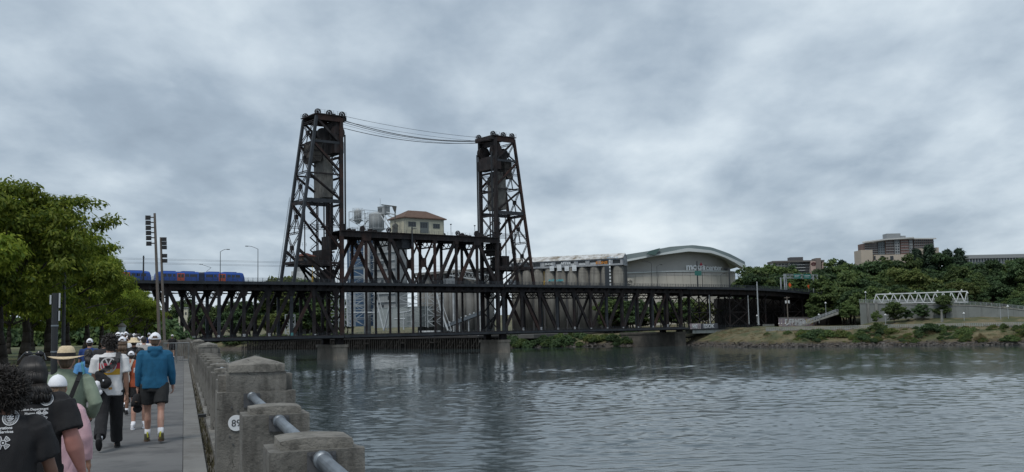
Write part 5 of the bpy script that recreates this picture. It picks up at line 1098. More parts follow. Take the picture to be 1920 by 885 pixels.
bx('low pale green-grey corrugated shed on the wharf', 'wharf_shed', 'shed', 700, 790, 577, 614, 12, 8, mat('shed_grey', (0.26, 0.29, 0.29), 0.7, (0.21, 0.235, 0.235), 0.2))
lattice_tower('white lattice loading tower on the wharf, left of the shed', 646, 664, 548, 612, 6, 5); lattice_tower('white lattice loading tower in front of the shed', 746, 772, 548, 614, 4, 6); lattice_tower('white lattice loading tower right of the shed', 802, 817, 546, 614, 4, 6)
lattice_tower('thin pale lattice mast seen through the west truss span', 366, 375, 566, 634, 60, 7, th=0.4); lattice_tower('pale lattice mast low behind the near pier', 535, 543, 590, 632, 30, 4, th=0.35)
lattice_tower('pale lattice frame behind the near tower foot', 613, 632, 548, 614, 8, 5)
for i, (pts, lab) in enumerate((([(701, 546), (720, 620), (730, 575)], 'white V-shaped ship-loading spout on the wharf'), ([(818, 546), (826, 580), (840, 620)], 'white slanting ship-loading spout right of the shed'), ([(650, 548), (652, 612)], 'upright white loading spout by the left tower'))):
    m = MB(); P_ = [onf(DK, *p, 0) for p in pts]; P_ = [Vector((p.x, p.y, max(6.3, p.z))) for p in P_]
    m.path(P_, 0.42, 8)
    for a_, b_ in zip(P_[:-1], P_[1:]): m.tube(a_+Vector((0.9, 1.5, 0)), b_+Vector((0.9, 1.5, 0)), 0.15, n=6)
    m.tube(P_[-1], P_[-1]+Vector((0, 2.0, -0.1)), 0.3); m.build('loading_spout', PALE, frame=DK, label=lab, cat='spout', group='ship-loading spouts')
r = thing('wharf_pipes', 'white pipework running along the wharf in front of the shed', 'pipes', (onf(DK, 750, 590, 2).x, 2, 6.1), DK)
for (p, q) in (((655, 586), (712, 586)), ((745, 586), (757, 586)), ((757, 586), (772, 582)), ((757, 583), (757, 618)), ((740, 598), (760, 598))):
    P_, Q_ = onf(DK, *p, 2), onf(DK, *q, 2); m = MB(); m.tube(P_, Q_, 0.35, n=8); m.build('pipe', PALE, r)
r = thing('conveyor_gallery', 'inclined conveyor gallery climbing right in front of the silos', 'conveyor', (onf(DK, 865, 600, 14).x, 14, 6), DK)
P_, Q_ = onf(DK, 836, 612, 14), onf(DK, 905, 586, 14); m = MB(); m.beam(P_, Q_, 2.0, 1.6); m.build('gallery', mat('gallery_blue_grey', (0.09, 0.11, 0.13), 0.6), r)
for k in range(9): t = (k+0.3)/9; c_ = P_.lerp(Q_, t); m = MB(); m.b2((c_.x-0.5, 12.8, c_.z+0.75), (c_.x+0.5, 13.05, c_.z+1.5)); m.build('roof_light', PALE, r)
for k in range(4): t = (k+0.5)/4; c_ = P_.lerp(Q_, t); m = MB(); m.b2((c_.x-0.2, 13.8, 5.2), (c_.x+0.2, 14.2, c_.z)); m.build('leg', PALE, r)
r = thing('conveyor_bridge', 'white truss conveyor bridge crossing behind the lift span right end', 'conveyor', (onf(DK, 870, 515, 24).x, 24, 30), DK)
P_, Q_ = onf(DK, 838, 510, 20), onf(DK, 930, 524, 20)
for dy in (0, 2.4): m = MB(); m.lace(P_+Vector((0, dy, 0)), Q_+Vector((0, dy, 0)), 3.0, 0.3, n=14); m.build('side_truss', PALE, r)
m = MB(); m.beam(P_+Vector((0, 1.2, -1.4)), Q_+Vector((0, 1.2, -1.4)), 2.2, 0.3); m.build('floor', GREYM, r)
for px_ in (850, 900): p = onf(DK, px_, 518, 21); m = MB(); m.b2((p.x-0.4, 20.6, 5), (p.x+0.4, 21.6, p.z)); m.build('leg', PALE, r)
r = thing('wharf_hut', 'small blue hut with a white roof on the wharf right of the shed', 'hut', (onf(DK, 800, 612, 0).x, 1, 6.1), DK); x = BASE[r].x
m = MB(); m.b2((x-4.5, 0, 6.1), (x+4.5, 4, 8.2)); m.build('wall', BLUEB, r); m = MB(); m.b2((x-4.8, -0.3, 8.2), (x+4.8, 4.3, 8.9)); m.build('roof', WHITE, r)
for k in range(3): m = MB(); m.b2((x-3.8+k*2.8, -0.06, 6.8), (x-2.4+k*2.8, 0.05, 7.7)); m.build('window', GLASSD, r)
m = MB(); m.b2((onf(DK, 250, 620, 20).x, 16.2, 4.5), (onf(DK, 1010, 620, 20).x, 130, 6.25)); m.build('terminal_yard', mat('yard_grey', (0.07, 0.07, 0.068), 0.9, (0.10, 0.10, 0.095), 0.1), frame=DK, kind='structure')
# white building beyond the deck
def wbox(lab, nm, pxl, pxr, yt, Y, dep, mt, zb=6.0):
    a, b = at(pxl, yt, Y), at(pxr, yt, Y); r = thing(nm, lab, 'building', ((a.x+b.x)/2, Y+dep/2, zb)); m = MB(); m.b2((a.x, Y, zb), (b.x, Y+dep, (a.z+b.z)/2)); m.build('wall', mt, r); return r, a, b
r, a, b = wbox('long low white building beyond the bridge, left of the near tower', 'warehouse', 546, 614, 508, 680, 30, WHITE)
for k in range(10): m = MB(); xx = a.x+1+k*(b.x-a.x-2)/10; m.b2((xx, 679.8, a.z-9), (xx+1.6, 680.05, a.z-7)); m.build('window', GLASSD, r)
m = MB(); m.b2((at(556, 503, 684).x, 682, a.z), (at(570, 503, 684).x, 690, at(560, 500.5, 684).z)); m.build('roof_unit', GREYM, r)
r, a, b = wbox('cream industrial block seen through the west truss span', 'warehouse', 335, 352, 578, 600, 10, HOUSEW); m = MB(); m.b2((a.x-0.4, 599.4, a.z), (b.x+0.4, 611, a.z+0.5)); m.build('roof', GREYM, r)
for k in range(3): m = MB(); xx = a.x+0.6+k*1.6; m.b2((xx, 599.9, a.z-4), (xx+0.9, 600.1, a.z-2.4)); m.build('window', GLASSD, r)

# ------------------------------------------------------------------ old silo block with the gable-roofed gallery
pR = at(1171, 620, 500); SLA = math.atan2(-24, 60)
SL = Frame((pR.x, pR.y, 0), SLA)            # x runs right, so the block lies at negative x
xe = onf(SL, 955, 500, 0).x
r = thing('silo_block', 'old grey concrete silo block with graffiti and a gable-roofed gallery', 'silos', (xe/2, 4, 6), SL)
z1 = onf(SL, 1160, 497, 0).z; z2 = onf(SL, 1160, 487, 0).z; z3 = onf(SL, 1162, 474.5, 0).z
OLDS = mat('old_silo_concrete', (0.115, 0.112, 0.10), 0.9, (0.175, 0.17, 0.152), 0.2, 8, streak=(0.3, (1.5, 1.5, 0.12), (0.055, 0.053, 0.05), 0.75))
n = 10; wd = -xe/n
for i in range(n): x = xe+wd*(i+0.5); m = MB(); m.tube((x, wd*0.5, 6), (x, wd*0.5, z1), wd*0.46, n=20); m.build('silo', OLDS, r, True)
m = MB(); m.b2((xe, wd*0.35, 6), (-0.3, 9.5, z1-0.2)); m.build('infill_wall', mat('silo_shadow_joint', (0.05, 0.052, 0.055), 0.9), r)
WTH = mat('gallery_plaster', (0.22, 0.235, 0.25), 0.8, (0.33, 0.345, 0.36), 0.35, 8, streak=(0.6, (1, 1, 1), (0.12, 0.14, 0.19), 0.7))
gz0, gz1 = z1, z1+3.4
m = MB(); m.b2((xe-0.5, 0.0, gz0), (0.3, 0.3, gz0+0.9)); m.b2((xe-0.5, 0.0, gz1-0.55), (0.3, 0.3, gz1)); m.build('gallery_sill', WTH, r)
for k in range(11): x = xe+(-xe)*k/10.0; m = MB(); m.b2((x-1.1 if k else x-0.5, 0.0, gz0+0.9), (x+1.1 if k < 10 else x+0.3, 0.3, gz1-0.55)); m.build('gallery_pier', WTH, r)
m = MB(); m.b2((xe, 0.7, gz0), (0.0, 7.6, gz1-0.05)); m.build('gallery_core', GLASSD, r)
for k in range(10):
    if k in (4, 5, 6, 7): x = xe+(-xe)*(k+0.5)/10.0; m = MB(); m.b2((x-1.9, 0.62, gz0+0.95), (x+1.9, 0.69, gz0+1.9)); m.build('blind', WHITE, r)
rz = z3; RUSTR = mat('rusted_white_roof', (0.5, 0.51, 0.51), 0.6, (0.16, 0.13, 0.09), 0.3, 9, 0.42, 0.64)
for (y0, y1, za, zb_) in ((-0.5, 3.8, gz1, rz), (3.8, 8.2, rz, gz1)):
    npl = 24
    for k in range(npl):
        xa = xe-0.8+(1.3-xe)*k/npl; xb = xe-0.8+(1.3-xe)*(k+1)/npl-0.03; m = MB(); m.loft([[(xa, y0, za), (xb, y0, za), (xb, y0, za+0.2), (xa, y0, za+0.2)], [(xa, y1, zb_), (xb, y1, zb_), (xb, y1, zb_+0.2), (xa, y1, zb_+0.2)]]); m.build('roof_sheet', RUSTR, r)
m = MB(); m.prism([(0.02, 0.1, gz0), (0.02, 7.6, gz0), (0.02, 7.6, gz1), (0.02, 3.8, rz-0.1), (0.02, 0.1, gz1)], (0.35, 0, 0)); m.build('gable_wall', WTH, r)
for y in (1.6, 5.0): m = MB(); m.b2((0.3, y, gz0+0.9), (0.42, y+1.6, gz0+3.0)); m.build('window', GLASSD, r)
for (px_, py_, s, t, mt) in ((1126, 495, 1.9, 'KONS', mat('spray_orange', (0.5, 0.2, 0.03), 0.8)), (1060, 495.5, 1.6, 'AFTER', SPRAYW), (1030, 497, 1.4, 'SNOK', SPRAYW), (1147, 486, 1.5, 'DEOUP', mat('spray_blue', (0.12, 0.25, 0.4), 0.8)), (1037, 527, 1.3, 'AUZ', mat('spray_cyan', (0.05, 0.3, 0.35), 0.8)), (1052, 527, 1.3, 'LOSA', mat('spray_cyan', (0.05, 0.3, 0.35), 0.8))):
    p = onf(SL, px_, py_, 0); text_on(r, 'graffiti', t, s, mt, (p.x-2.5, -0.08, p.z), bold=0.06, sx=1.2)
for k in range(4): p = onf(SL, 1035+k*14, 508, 0); m = MB(); m.b2((p.x-1.2, -0.05, p.z), (p.x+1.1, 0.2, p.z+2.5+0.4*(k % 2))); m.build('whitewash_patch', SPRAYW, r)
p = onf(SL, 1144, 520, 0); m = MB()
for k in range(9): m.b2((p.x-0.35, -0.05, p.z-4+k*1.7), (p.x+0.35, 0.2, p.z-3+k*1.7))
m.build('painted_stripe', SPRAYW, r)
m = MB(); m.b2((-9.2, 0.0, 6), (-6.8, 0.35, z1)); m.build('dark_bay', mat('bay_blue_black', (0.02, 0.027, 0.035), 0.6), r)

# ------------------------------------------------------------------ arena
AY = 600.0; AW = mat('arena_wall_grey', (0.34, 0.335, 0.32), 0.8, (0.38, 0.375, 0.36), 0.08, 5); AB2 = mat('arena_wall_beige', (0.43, 0.41, 0.365), 0.85, (0.38, 0.365, 0.325), 0.15, 6); AROOF = mat('arena_roof_green', (0.085, 0.115, 0.12), 0.5, (0.11, 0.14, 0.145), 0.1); AFAS = mat('arena_fascia_white', (0.46, 0.50, 0.51), 0.5)
ar = thing('arena', 'large round arena with grey-green arched roof, beige base and white lettering', 'arena', (at(1280, 560, AY).x, AY+30, 7))
cx = at(1262, 500, AY).x; RA = at(1392, 500, AY).x-cx
def plan(x, R_): 
    t = max(-0.999, min(0.999, (x-cx)/R_)); return AY+R_*(1-math.sqrt(1-t*t))*0.75
def zpix(px_, py_, Y): return at(px_, py_, Y).z
def interp(tab, x):
    for (a, b), (c, d) in zip(tab[:-1], tab[1:]):
        if x <= c: return b+(d-b)*(x-a)/(c-a)
    return tab[-1][1]
TOPW = [(1100, 497), (1174, 491), (1231, 479), (1291, 472), (1335, 475.5), (1361, 483), (1383, 497.5), (1393, 504)]
m = MB(); ring0 = []; ring1 = []
for i in range(41):
    px_ = 1120+(1388-1120)*i/40; x = at(px_, 500, AY).x; y = plan(x, RA-2); ring0.append((x, y, 8)); ring1.append((x, y, zpix(px_, interp(TOPW, px_)-3, AY)))
m.loft([ring0, ring1], cap=False, closed=False); m.build('upper_wall', AW, ar, True)
NPN = 26     # precast panels of the beige base, each its own piece
R2 = at(1399, 500, AY).x-cx
for i in range(NPN):
    t0 = -1.3+(2.85)*i/NPN; t1 = -1.3+2.85*(i+1)/NPN-0.003
    pts = [(cx+R2*math.sin(t), AY-1.5+R2*0.8*(1-math.cos(t))) for t in (t0, t1)]
    zb_, zt_ = 7, zpix(1300, 516.5, AY); m = MB(); m.prism([(pts[0][0], pts[0][1], zb_), (pts[1][0], pts[1][1], zb_), (pts[1][0], pts[1][1], zt_), (pts[0][0], pts[0][1], zt_)], (0, 0.6, 0)); m.build('panel', AB2, ar)
    za_ = zt_+0.06; zc_ = zpix(1300, 509.5, AY); m = MB(); m.prism([(pts[0][0], pts[0][1], za_), (pts[1][0], pts[1][1], za_), (pts[1][0], pts[1][1], zc_), (pts[0][0], pts[0][1], zc_)], (0, 0.6, 0)); m.build('panel', AW, ar)
m = MB(); rg = []
for i in range(41):
    t = -1.35+2.95*i/40; rg.append([(cx+(R2+e)*math.sin(t), AY-1.5-e+R2*0.8*(1-math.cos(t)), z) for (e, z) in ((0.5, zpix(1300, 509.4, AY)), (0.5, zpix(1300, 507.2, AY)), (-3, zpix(1300, 507.0, AY)), (-3, zpix(1300, 509.4, AY)))])
m.loft(rg); m.build('ledge', AFAS, ar)
RT = [(1100, 483), (1168, 477), (1218, 470), (1257, 462.5), (1301, 459), (1337.5, 462.5), (1374, 473), (1411, 487.5)]; RM = [(1100, 492), (1172, 486), (1229, 477), (1290, 465), (1337, 469), (1374, 481), (1411, 494)]; RB = [(1100, 497), (1172, 490.5), (1231, 479.5), (1291, 471.5), (1335, 474), (1361, 481), (1385, 491), (1400, 498.5), (1411, 500)]
sec1 = []; sec2 = []
for i in range(45):
    px_ = 1105+(1410-1105)*i/44; x = at(px_, 480, AY-6).x; y = plan(x, RA+14)-8
    zt_, zm_, zb_ = (zpix(px_, interp(T, px_), AY-6) for T in (RT, RM, RB))
    sec1.append([(x, y+2.0, zm_), (x, y+2.6, zt_), (x, y+45, zt_+1.2), (x, y+45, zm_)]); sec2.append([(x, y, zb_), (x, y, zm_-0.06), (x, y+6, zm_-0.05), (x, y+12, zb_+0.2)])
m = MB(); m.loft(sec1); m.build('roof', AROOF, ar); m = MB(); m.loft(sec2); m.build('fascia', AFAS, ar)
p0, p1, p2, p3 = at(1219, 470, AY-9), at(1238, 465, AY-9), at(1229, 478.5, AY-9), at(1212, 476, AY-9); m = MB(); m.prism([p0, p3, p2, p1], (0, 3, 0)); m.build('roof_wedge', mat('arena_wedge_green', (0.05, 0.095, 0.09), 0.5), ar)
for (t, px0, px1, bold, sz) in (('moda', 1287.5, 1324.5, 0.11, 1), ('center', 1326.5, 1361, 0.035, 1)):
    me = text_mesh(t, 4.1, WHITE, 0.06, bold); xs = [v.co.x for v in me.vertices]; w0 = max(xs)-min(xs); a_, b_ = at(px0, 506.5, AY-1.6), at(px1, 506.5, AY-1.6)
    for k, ch in enumerate(t):      # each letter its own raised piece
        pre = text_mesh(t[:k+1], 4.1, WHITE, 0.06, bold); right = max(v.co.x for v in pre.vertices); one = text_mesh(ch, 4.1, mat('sign_white', (0.72, 0.75, 0.77), 0.5), 0.15, bold); l0 = min(v.co.x for v in one.vertices); l1 = max(v.co.x for v in one.vertices)
        sx = (b_.x-a_.x)/w0; o = bpy.data.objects.new('letter', one); COL.objects.link(o); o.parent = ar; o.rotation_euler = (math.pi/2, 0, 0); o.scale = (sx, sx*1.05, 1); X_ = a_.x+(right-l1-min(xs))*sx
        o.location = Vector((X_, min(plan(X_, RA-2), plan(X_+2, RA-2))-1.4, a_.z+0.3))-BASE[ar]
p = at(1314.5, 496.5, AY-1); m = MB(); m.prism([(p.x-1.0, AY-1.2, p.z-0.4), (p.x+1.0, AY-1.2, p.z-0.4), (p.x, AY-1.2, p.z+1.7)], (0, 0.3, 0)); m.build('emblem', mat('sign_red', (0.28, 0.02, 0.04), 0.5), ar)
p = at(1170.5, 529, AY-4); BLK = mat('black_print', (0.012, 0.012, 0.014))
y_ = plan(p.x, R2)-6
sgn = thing('wall_sign', 'small dark moda center lettering low on the arena left side', 'sign', (p.x, y_, p.z))
m = MB(); m.b2((p.x-0.4, y_+0.1, p.z-1.9), (p.x+6.4, y_+0.3, p.z+2.6)); m.build('board', AB2, sgn)
text_on(sgn, 'lettering', 'moda', 2.5, BLK, (p.x, y_, p.z), bold=0.03); text_on(sgn, 'lettering', 'center', 1.7, BLK, (p.x, y_, p.z-1.5), bold=0.03, sx=1.1)
m = MB(); q_ = at(1384, 527, AY+12); m.b2((q_.x-2, q_.y-14, q_.z-1), (q_.x+3, q_.y-12.9, q_.z+1)); m.build('loading_opening', GLASSD, ar)
m = MB(); q_ = at(1370, 505.5, AY); m.b2((q_.x-0.9, plan(q_.x, RA)-0.9, q_.z-0.2), (q_.x+0.9, plan(q_.x, RA)+1.9, q_.z+1.5)); m.build('vent', mat('vent_grey', (0.07, 0.075, 0.08), 0.6), ar)

# ------------------------------------------------------------------ hotels and the colonnaded hall on the hill
HB = mat('hotel_beige', (0.35, 0.305, 0.255), 0.85, (0.39, 0.34, 0.285), 0.1); HBR = mat('hotel_brick', (0.13, 0.085, 0.075), 0.85, (0.17, 0.115, 0.10), 0.2); HGR = mat('hotel_grey', (0.21, 0.225, 0.235), 0.8); HRED = mat('hotel_red_panel', (0.17, 0.105, 0.095), 0.8); HWH = mat('hotel_slab_white', (0.42, 0.43, 0.43), 0.7)
HY = 700.0
ho = thing('hotel_tower', 'large brown and grey hotel block with flat white roof edge on the hill', 'hotel', (at(1680, 500, HY).x, HY+15, 20))
def hb(nm, pxl, pxr, yt, yb, dy, dep, mt, root=ho, Y=HY):
    a, b = at(pxl, yt, Y+dy), at(pxr, yb, Y+dy); m = MB(); m.b2((a.x, Y+dy, b.z), (b.x, Y+dy+dep, a.z)); return m.build(nm, mt, root), a, b
hb('podium', 1614, 1638.5, 468.8, 520, -6, 14, HB); hb('podium', 1638.6, 1718, 478, 520, -4, 14, HB); hb('podium', 1719, 1745, 466, 520, -5, 12, HB); hb('podium', 1745.1, 1763, 474, 520, -4, 14, HB); hb('podium', 1752, 1761, 464, 480, 4, 10, HB)
for (a, b, y0, y1) in ((1638.6, 1642, 480, 487), (1651, 1658.5, 480, 487), (1669, 1675.6, 480, 487), (1638.6, 1642, 490, 496), (1652, 1659, 490, 497), (1716, 1719, 478, 486)): hb('podium_window', a, b, y0, y1, -4.15, 0.2, GLASSD)
def wing(pxl, pxr, yt, yb, dy, cols, rows, wallm, winm=GLASSD, balc=True):
    w_, a, b = hb('wing', pxl, pxr, yt, yb, dy, 14, wallm); W_ = (b.x-a.x)/cols; H_ = (a.z-b.z)/rows
    for i in range(cols):
        for j in range(rows):
            m = MB(); x0 = a.x+W_*(i+0.2); z0 = b.z+H_*(j+0.2); m.b2((x0, HY+dy-0.06, z0), (x0+W_*0.6, HY+dy+0.1, z0+H_*0.6)); m.build('window', winm, ho)
    if balc:
        for j in range(rows+1): m = MB(); z0 = b.z+H_*j; m.b2((a.x, HY+dy-0.5, z0-0.12), (b.x, HY+dy-0.08, z0+0.25)); m.build('balcony_slab', HWH if j == rows else HGR, ho)
wing(1621, 1646, 456, 480, 3, 8, 6, HBR); wing(1646.1, 1660, 453, 480, 2, 3, 6, mat('hotel_blue_grey', (0.11, 0.135, 0.15), 0.6), balc=False); wing(1660.1, 1677, 450, 480, 1, 5, 6, HBR); wing(1677.1, 1688, 449, 480, 0, 2, 6, HGR, balc=False); wing(1688.1, 1704.5, 448, 478, 0.5, 4, 6, HRED, HRED); wing(1704.6, 1712.5, 448, 478, 0, 2, 6, HGR, balc=False); wing(1712.6, 1752, 448.5, 478, 1.5, 10, 6, HBR)
m = MB(); ring = lambda dz_: [(at(px_, py_, HY+d_).x, HY+d_, at(px_, py_, HY+d_).z+dz_) for (px_, py_, d_) in ((1617, 456, -1), (1660, 450, -1.5), (1714, 446.5, -2), (1714, 448.5, -1), (1756, 448.5, -1), (1756, 448.5, 22), (1617, 455, 22))]
m.loft([ring(0.05), ring(0.9)]); m.build('roof_slab', HWH, ho)
hb('penthouse', 1662.5, 1689, 438, 450, 4, 8, HGR); hb('penthouse', 1689.1, 1698.5, 442, 450, 5, 7, HGR)
H2 = 780.0
h2 = thing('motel_block', 'long white motel with window bands and pink end wall on the hill', 'hotel', (at(1498, 510, H2).x, H2+10, 20))
hb('wing', 1449, 1479, 492, 520, 4, 14, HWH, h2, H2); hb('wing', 1478.5, 1519.5, 489, 524, 2, 14, HWH, h2, H2); hb('penthouse', 1481.5, 1506, 482.3, 489.5, 6, 8, mat('motel_dark', (0.07, 0.07, 0.075), 0.8), h2, H2); hb('roof_edge', 1449, 1546, 489.2, 490.2, 0.5, 18, mat('motel_roof', (0.10, 0.095, 0.09), 0.8), h2, H2)
hb('end_wall', 1519.6, 1531, 489.5, 522, 0, 14, mat('motel_pink', (0.38, 0.29, 0.26), 0.8), h2, H2); hb('stair_tower', 1530, 1541, 483.8, 522, -1.5, 12, mat('motel_brown', (0.16, 0.135, 0.125), 0.8), h2, H2); hb('end_wall', 1541.1, 1546.5, 488.5, 522, 1, 14, mat('motel_pink', (0.38, 0.29, 0.26)), h2, H2)
for j in range(5): hb('window_band', 1480, 1518, 492+j*5.3, 495+j*5.3, 1.85, 0.2, GLASSD, h2, H2)
for j in range(4): hb('balcony', 1510, 1518, 491+j*5.3, 495+j*5.3, 1.6, 0.2, mat('balcony_dark', (0.02, 0.022, 0.025), 0.5), h2, H2)
for j in range(3):
    for k in range(4): hb('window', 1453+k*6.5, 1457.5+k*6.5, 494.5+j*5, 497.5+j*5, 3.85, 0.2, GLASSD, h2, H2)
c_ = at(1525.5, 495, H2-0.3); m = MB(); RD = mat('motel_emblem', (0.08, 0.02, 0.025), 0.6)
for k in range(5): a_ = math.pi*(0.05+0.9*k/4); m.disc((c_.x+1.5*math.cos(a_), H2-0.25, c_.z+1.0*math.sin(a_)-0.1), (0, 1, 0), 0.62, 0.2, 10)
m.b2((c_.x-1.2, H2-0.35, c_.z-1.1), (c_.x+1.2, H2-0.15, c_.z-0.3)); m.build('emblem', RD, h2)
HY3 = 640.0
ch = thing('colonnaded_hall', 'long pale hall with upright fins above the trees at the right edge', 'building', (at(1880, 490, HY3).x, HY3+10, 28))
hb('wall', 1816, 2000, 481, 498, 1.2, 20, mat('hall_glass', (0.10, 0.125, 0.145), 0.4), ch, HY3); hb('roof_edge', 1812, 2002, 478.2, 481, 0, 22, mat('hall_roof', (0.22, 0.235, 0.245), 0.6), ch, HY3)
for k in range(34): hb('fin', 1817+k*5.4, 1818.6+k*5.4, 481.2, 496, 0.3, 0.8, mat('hall_fin', (0.30, 0.32, 0.335), 0.6), ch, HY3)

# ------------------------------------------------------------------ right bank: ramp wall, footbridge, path furniture
RW = mat('ramp_wall', (0.14, 0.155, 0.15), 0.9, (0.19, 0.205, 0.20), 0.2, 8, streak=(0.3, (1.5, 1.5, 0.2), (0.11, 0.12, 0.115), 0.6))
def wy(px_): return 404-(px_-1612)*0.10
rw = thing('retaining_wall', 'long pale concrete ramp wall with railing below the wooded hillside', 'wall', (at(1760, 590, 390).x, 392, 8))
tops = [(1612, 569), (1650, 570.5), (1700, 571.5), (1760, 572.5), (1830, 574), (1890, 579), (1930, 583), (1990, 588)]
seg = [1612, 1628, 1640, 1660, 1690, 1720, 1750, 1780, 1810, 1840, 1870, 1900, 1930, 1990]
for a, b in zip(seg[:-1], seg[1:]):
    A, B = at(a, interp(tops, a), wy(a)), at(b-0.25, interp(tops, b), wy(b-0.25)); m = MB(); m.prism([(A.x, A.y, 6), (B.x, B.y, 6), B, A], (0.3, 1.0, 0)); m.build('wall_panel', RW, rw)
    m = MB(); m.prism([A+Vector((0, -0.2, 0.01)), B+Vector((0, -0.2, 0.01)), B+Vector((0, -0.2, 0.5)), A+Vector((0, -0.2, 0.5))], (0.3, 1.4, 0)); m.build('coping', AB, rw)
    m = MB(); n_ = max(2, int((B-A).length/1.6))
    for z in (0.8, 1.2, 1.6): m.tube(A+Vector((0, 0.2, z)), B+Vector((0, 0.2, z)), 0.05, n=4)
    for k in range(n_): p = A.lerp(B, k/n_); m.tube(p+Vector((0, 0.2, 0.5)), p+Vector((0, 0.2, 1.65)), 0.06, n=4)
    m.build('railing', GAL, rw)
for px_ in (1626.5, 1642): A = at(px_, 570, wy(px_)-0.4); m = MB(); m.b2((A.x-0.5, A.y-0.5, 6), (A.x+0.5, A.y-0.05, A.z)); m.build('pilaster', AB, rw)
FBW = mat('footbridge_white', (0.62, 0.65, 0.66), 0.5, (0.5, 0.52, 0.53), 0.5)
fb = thing('footbridge', 'white steel truss footbridge of triangular panels above the ramp wall', 'footbridge', (at(1728, 568, 404).x, 404, 15))
def fpt(px_, py_, dy=0): return at(px_, py_, wy(px_)+4+dy)
xb = [1638, 1653.5, 1669, 1684.5, 1700.5, 1716, 1731.5, 1747, 1762.5, 1778, 1793, 1808.5]; yb = lambda x: 568.5-(x-1638)*0.014
xt = [1642.5, 1659, 1675, 1690.5, 1706, 1722, 1737.5, 1753, 1768, 1783.5, 1799.5, 1813]; yt = lambda x: 552-(x-1642)*0.034 if x > 1670 else 552.0
for dy in (0, 3.2):
    member(fb, 'bottom_chord', fpt(1637, yb(1637), dy), fpt(1815, yb(1815), dy), 0.3, 0.42, FBW); member(fb, 'top_chord', fpt(1642, 552, dy), fpt(1814, yt(1814), dy), 0.3, 0.38, FBW)
    for a, b in zip(xb, xt): member(fb, 'diagonal', fpt(a, yb(a), dy), fpt(b, yt(b), dy), 0.24, 0.3, FBW)
    for a, b in zip(xt[:-1], xb[1:]): member(fb, 'diagonal', fpt(a, yt(a), dy), fpt(b, yb(b), dy), 0.24, 0.3, FBW)
m = MB(); P_, Q_ = fpt(1637, 568.6, 1.6), fpt(1815, 566.2, 1.6); m.beam(P_, Q_, 3.0, 0.35); m.build('deck', RAILM, fb)
m = MB()
for z in (0.5, 0.9, 1.3): m.tube(fpt(1637, 568.2, -0.3)+Vector((0, 0, z)), fpt(1815, 565.8, -0.3)+Vector((0, 0, z)), 0.05, n=4)
m.build('handrail', FBW, fb)
for k, px_ in enumerate((1669, 1716, 1758, 1803)):
    p = fpt(px_, yt(px_), 0); m = MB(); m.tube(p, p+Vector((0, 0, 0.5)), 0.05); m.tube(p+Vector((0, 0, 0.35)), p+Vector((0, 0, 0.85)), 0.42, 0.06, 8); m.build('lamp', WHITE, fb)
def path_lamp(px_, yt_, yb_, Y, lab):
    a, b = at(px_, yt_, Y), at(px_, yb_, Y); r = thing('path_lamp', lab, 'street lamp', (b.x, b.y, b.z)); m = MB(); m.tube((b.x, b.y, b.z), (b.x, b.y, a.z-0.4), 0.11, 0.08); m.build('post', GAL, r)
    m = MB(); m.tube((b.x, b.y, a.z-0.55), (b.x, b.y, a.z), 0.5, 0.08, 10); m.build('shade', WHITE, r)
for q_ in ((1623.7, 546, 568, 402, 'white-shaded lamp at the left end of the footbridge'), (1815, 547, 568, 386, 'white-shaded lamp at the right end of the footbridge'), (1549, 566, 592, 440, 'white-shaded lamp beside the stair ramp top'), (1536, 588, 606, 440, 'white-shaded lamp at the foot of the stair ramp'), (1420, 590, 606, 445, 'white-shaded lamp on the abutment'), (1661, 588, 612, 385, 'thin lamp on the path before the rounded tree'), (1808, 585, 603, 378, 'thin lamp on the path right of the white pylon'), (1891, 572, 600, 372, 'thin lamp on the path at the far right')): path_lamp(*q_)
a, b = at(1767, 580, 380), at(1767, 611, 380); m = MB(); m.tube((b.x, b.y, b.z-0.3), (b.x, b.y, a.z-0.5), 0.62, 0.34, 4); m.tube((b.x, b.y, a.z-0.5), (b.x, b.y, a.z-0.15), 0.6, 0.65, 4); m.build('pylon', AB, label='tapered pale concrete pylon standing on the bank crest', cat='pylon')
for (px_, yt_, yb_, Y, rad, lab) in ((1422.5, 528, 608, 430, 0.32, 'tall grey pole rising past the viaduct deck from the abutment'), (1404.5, 554, 606, 438, 0.18, 'thin grey pole left of the tall grey one'), (1331.5, 553, 605, 428, 0.14, 'thin pole before the first trestle bents'), (1877, 570, 606, 372, 0.12, 'bare thin pole on the path at right')):
    a, b = at(px_, yt_, Y), at(px_, yb_, Y); m = MB(); m.tube((b.x, b.y, b.z-0.5), (b.x, b.y, a.z), rad, rad*0.7, 8); m.disc((b.x, b.y, b.z), (0, 0, 1), rad*2, 0.2, 8); m.build('pole', GAL, label=lab, cat='pole')
a, b = at(1477.5, 556, 440), at(1477.5, 603, 440); r = thing('utility_pole', 'wooden utility pole with two white transformers before the dark viaduct', 'utility pole', (b.x, b.y, b.z))
m = MB(); m.tube((b.x, b.y, b.z-0.5), (b.x, b.y, a.z), 0.26, 0.18, 8); m.build('pole', mat('pole_wood', (0.13, 0.115, 0.1), 0.9), r); m = MB(); m.b2((b.x-1.2, b.y-0.1, a.z-0.6), (b.x+1.2, b.y+0.1, a.z-0.35)); m.build('crossarm', mat('pole_wood', (0.13, 0.115, 0.1)), r)
for s in (-0.62, 0.62): m = MB(); m.tube((b.x+s, b.y-0.3, a.z-2.9), (b.x+s, b.y-0.3, a.z-1.7), 0.38, n=12); m.build('transformer', WHITE, r)
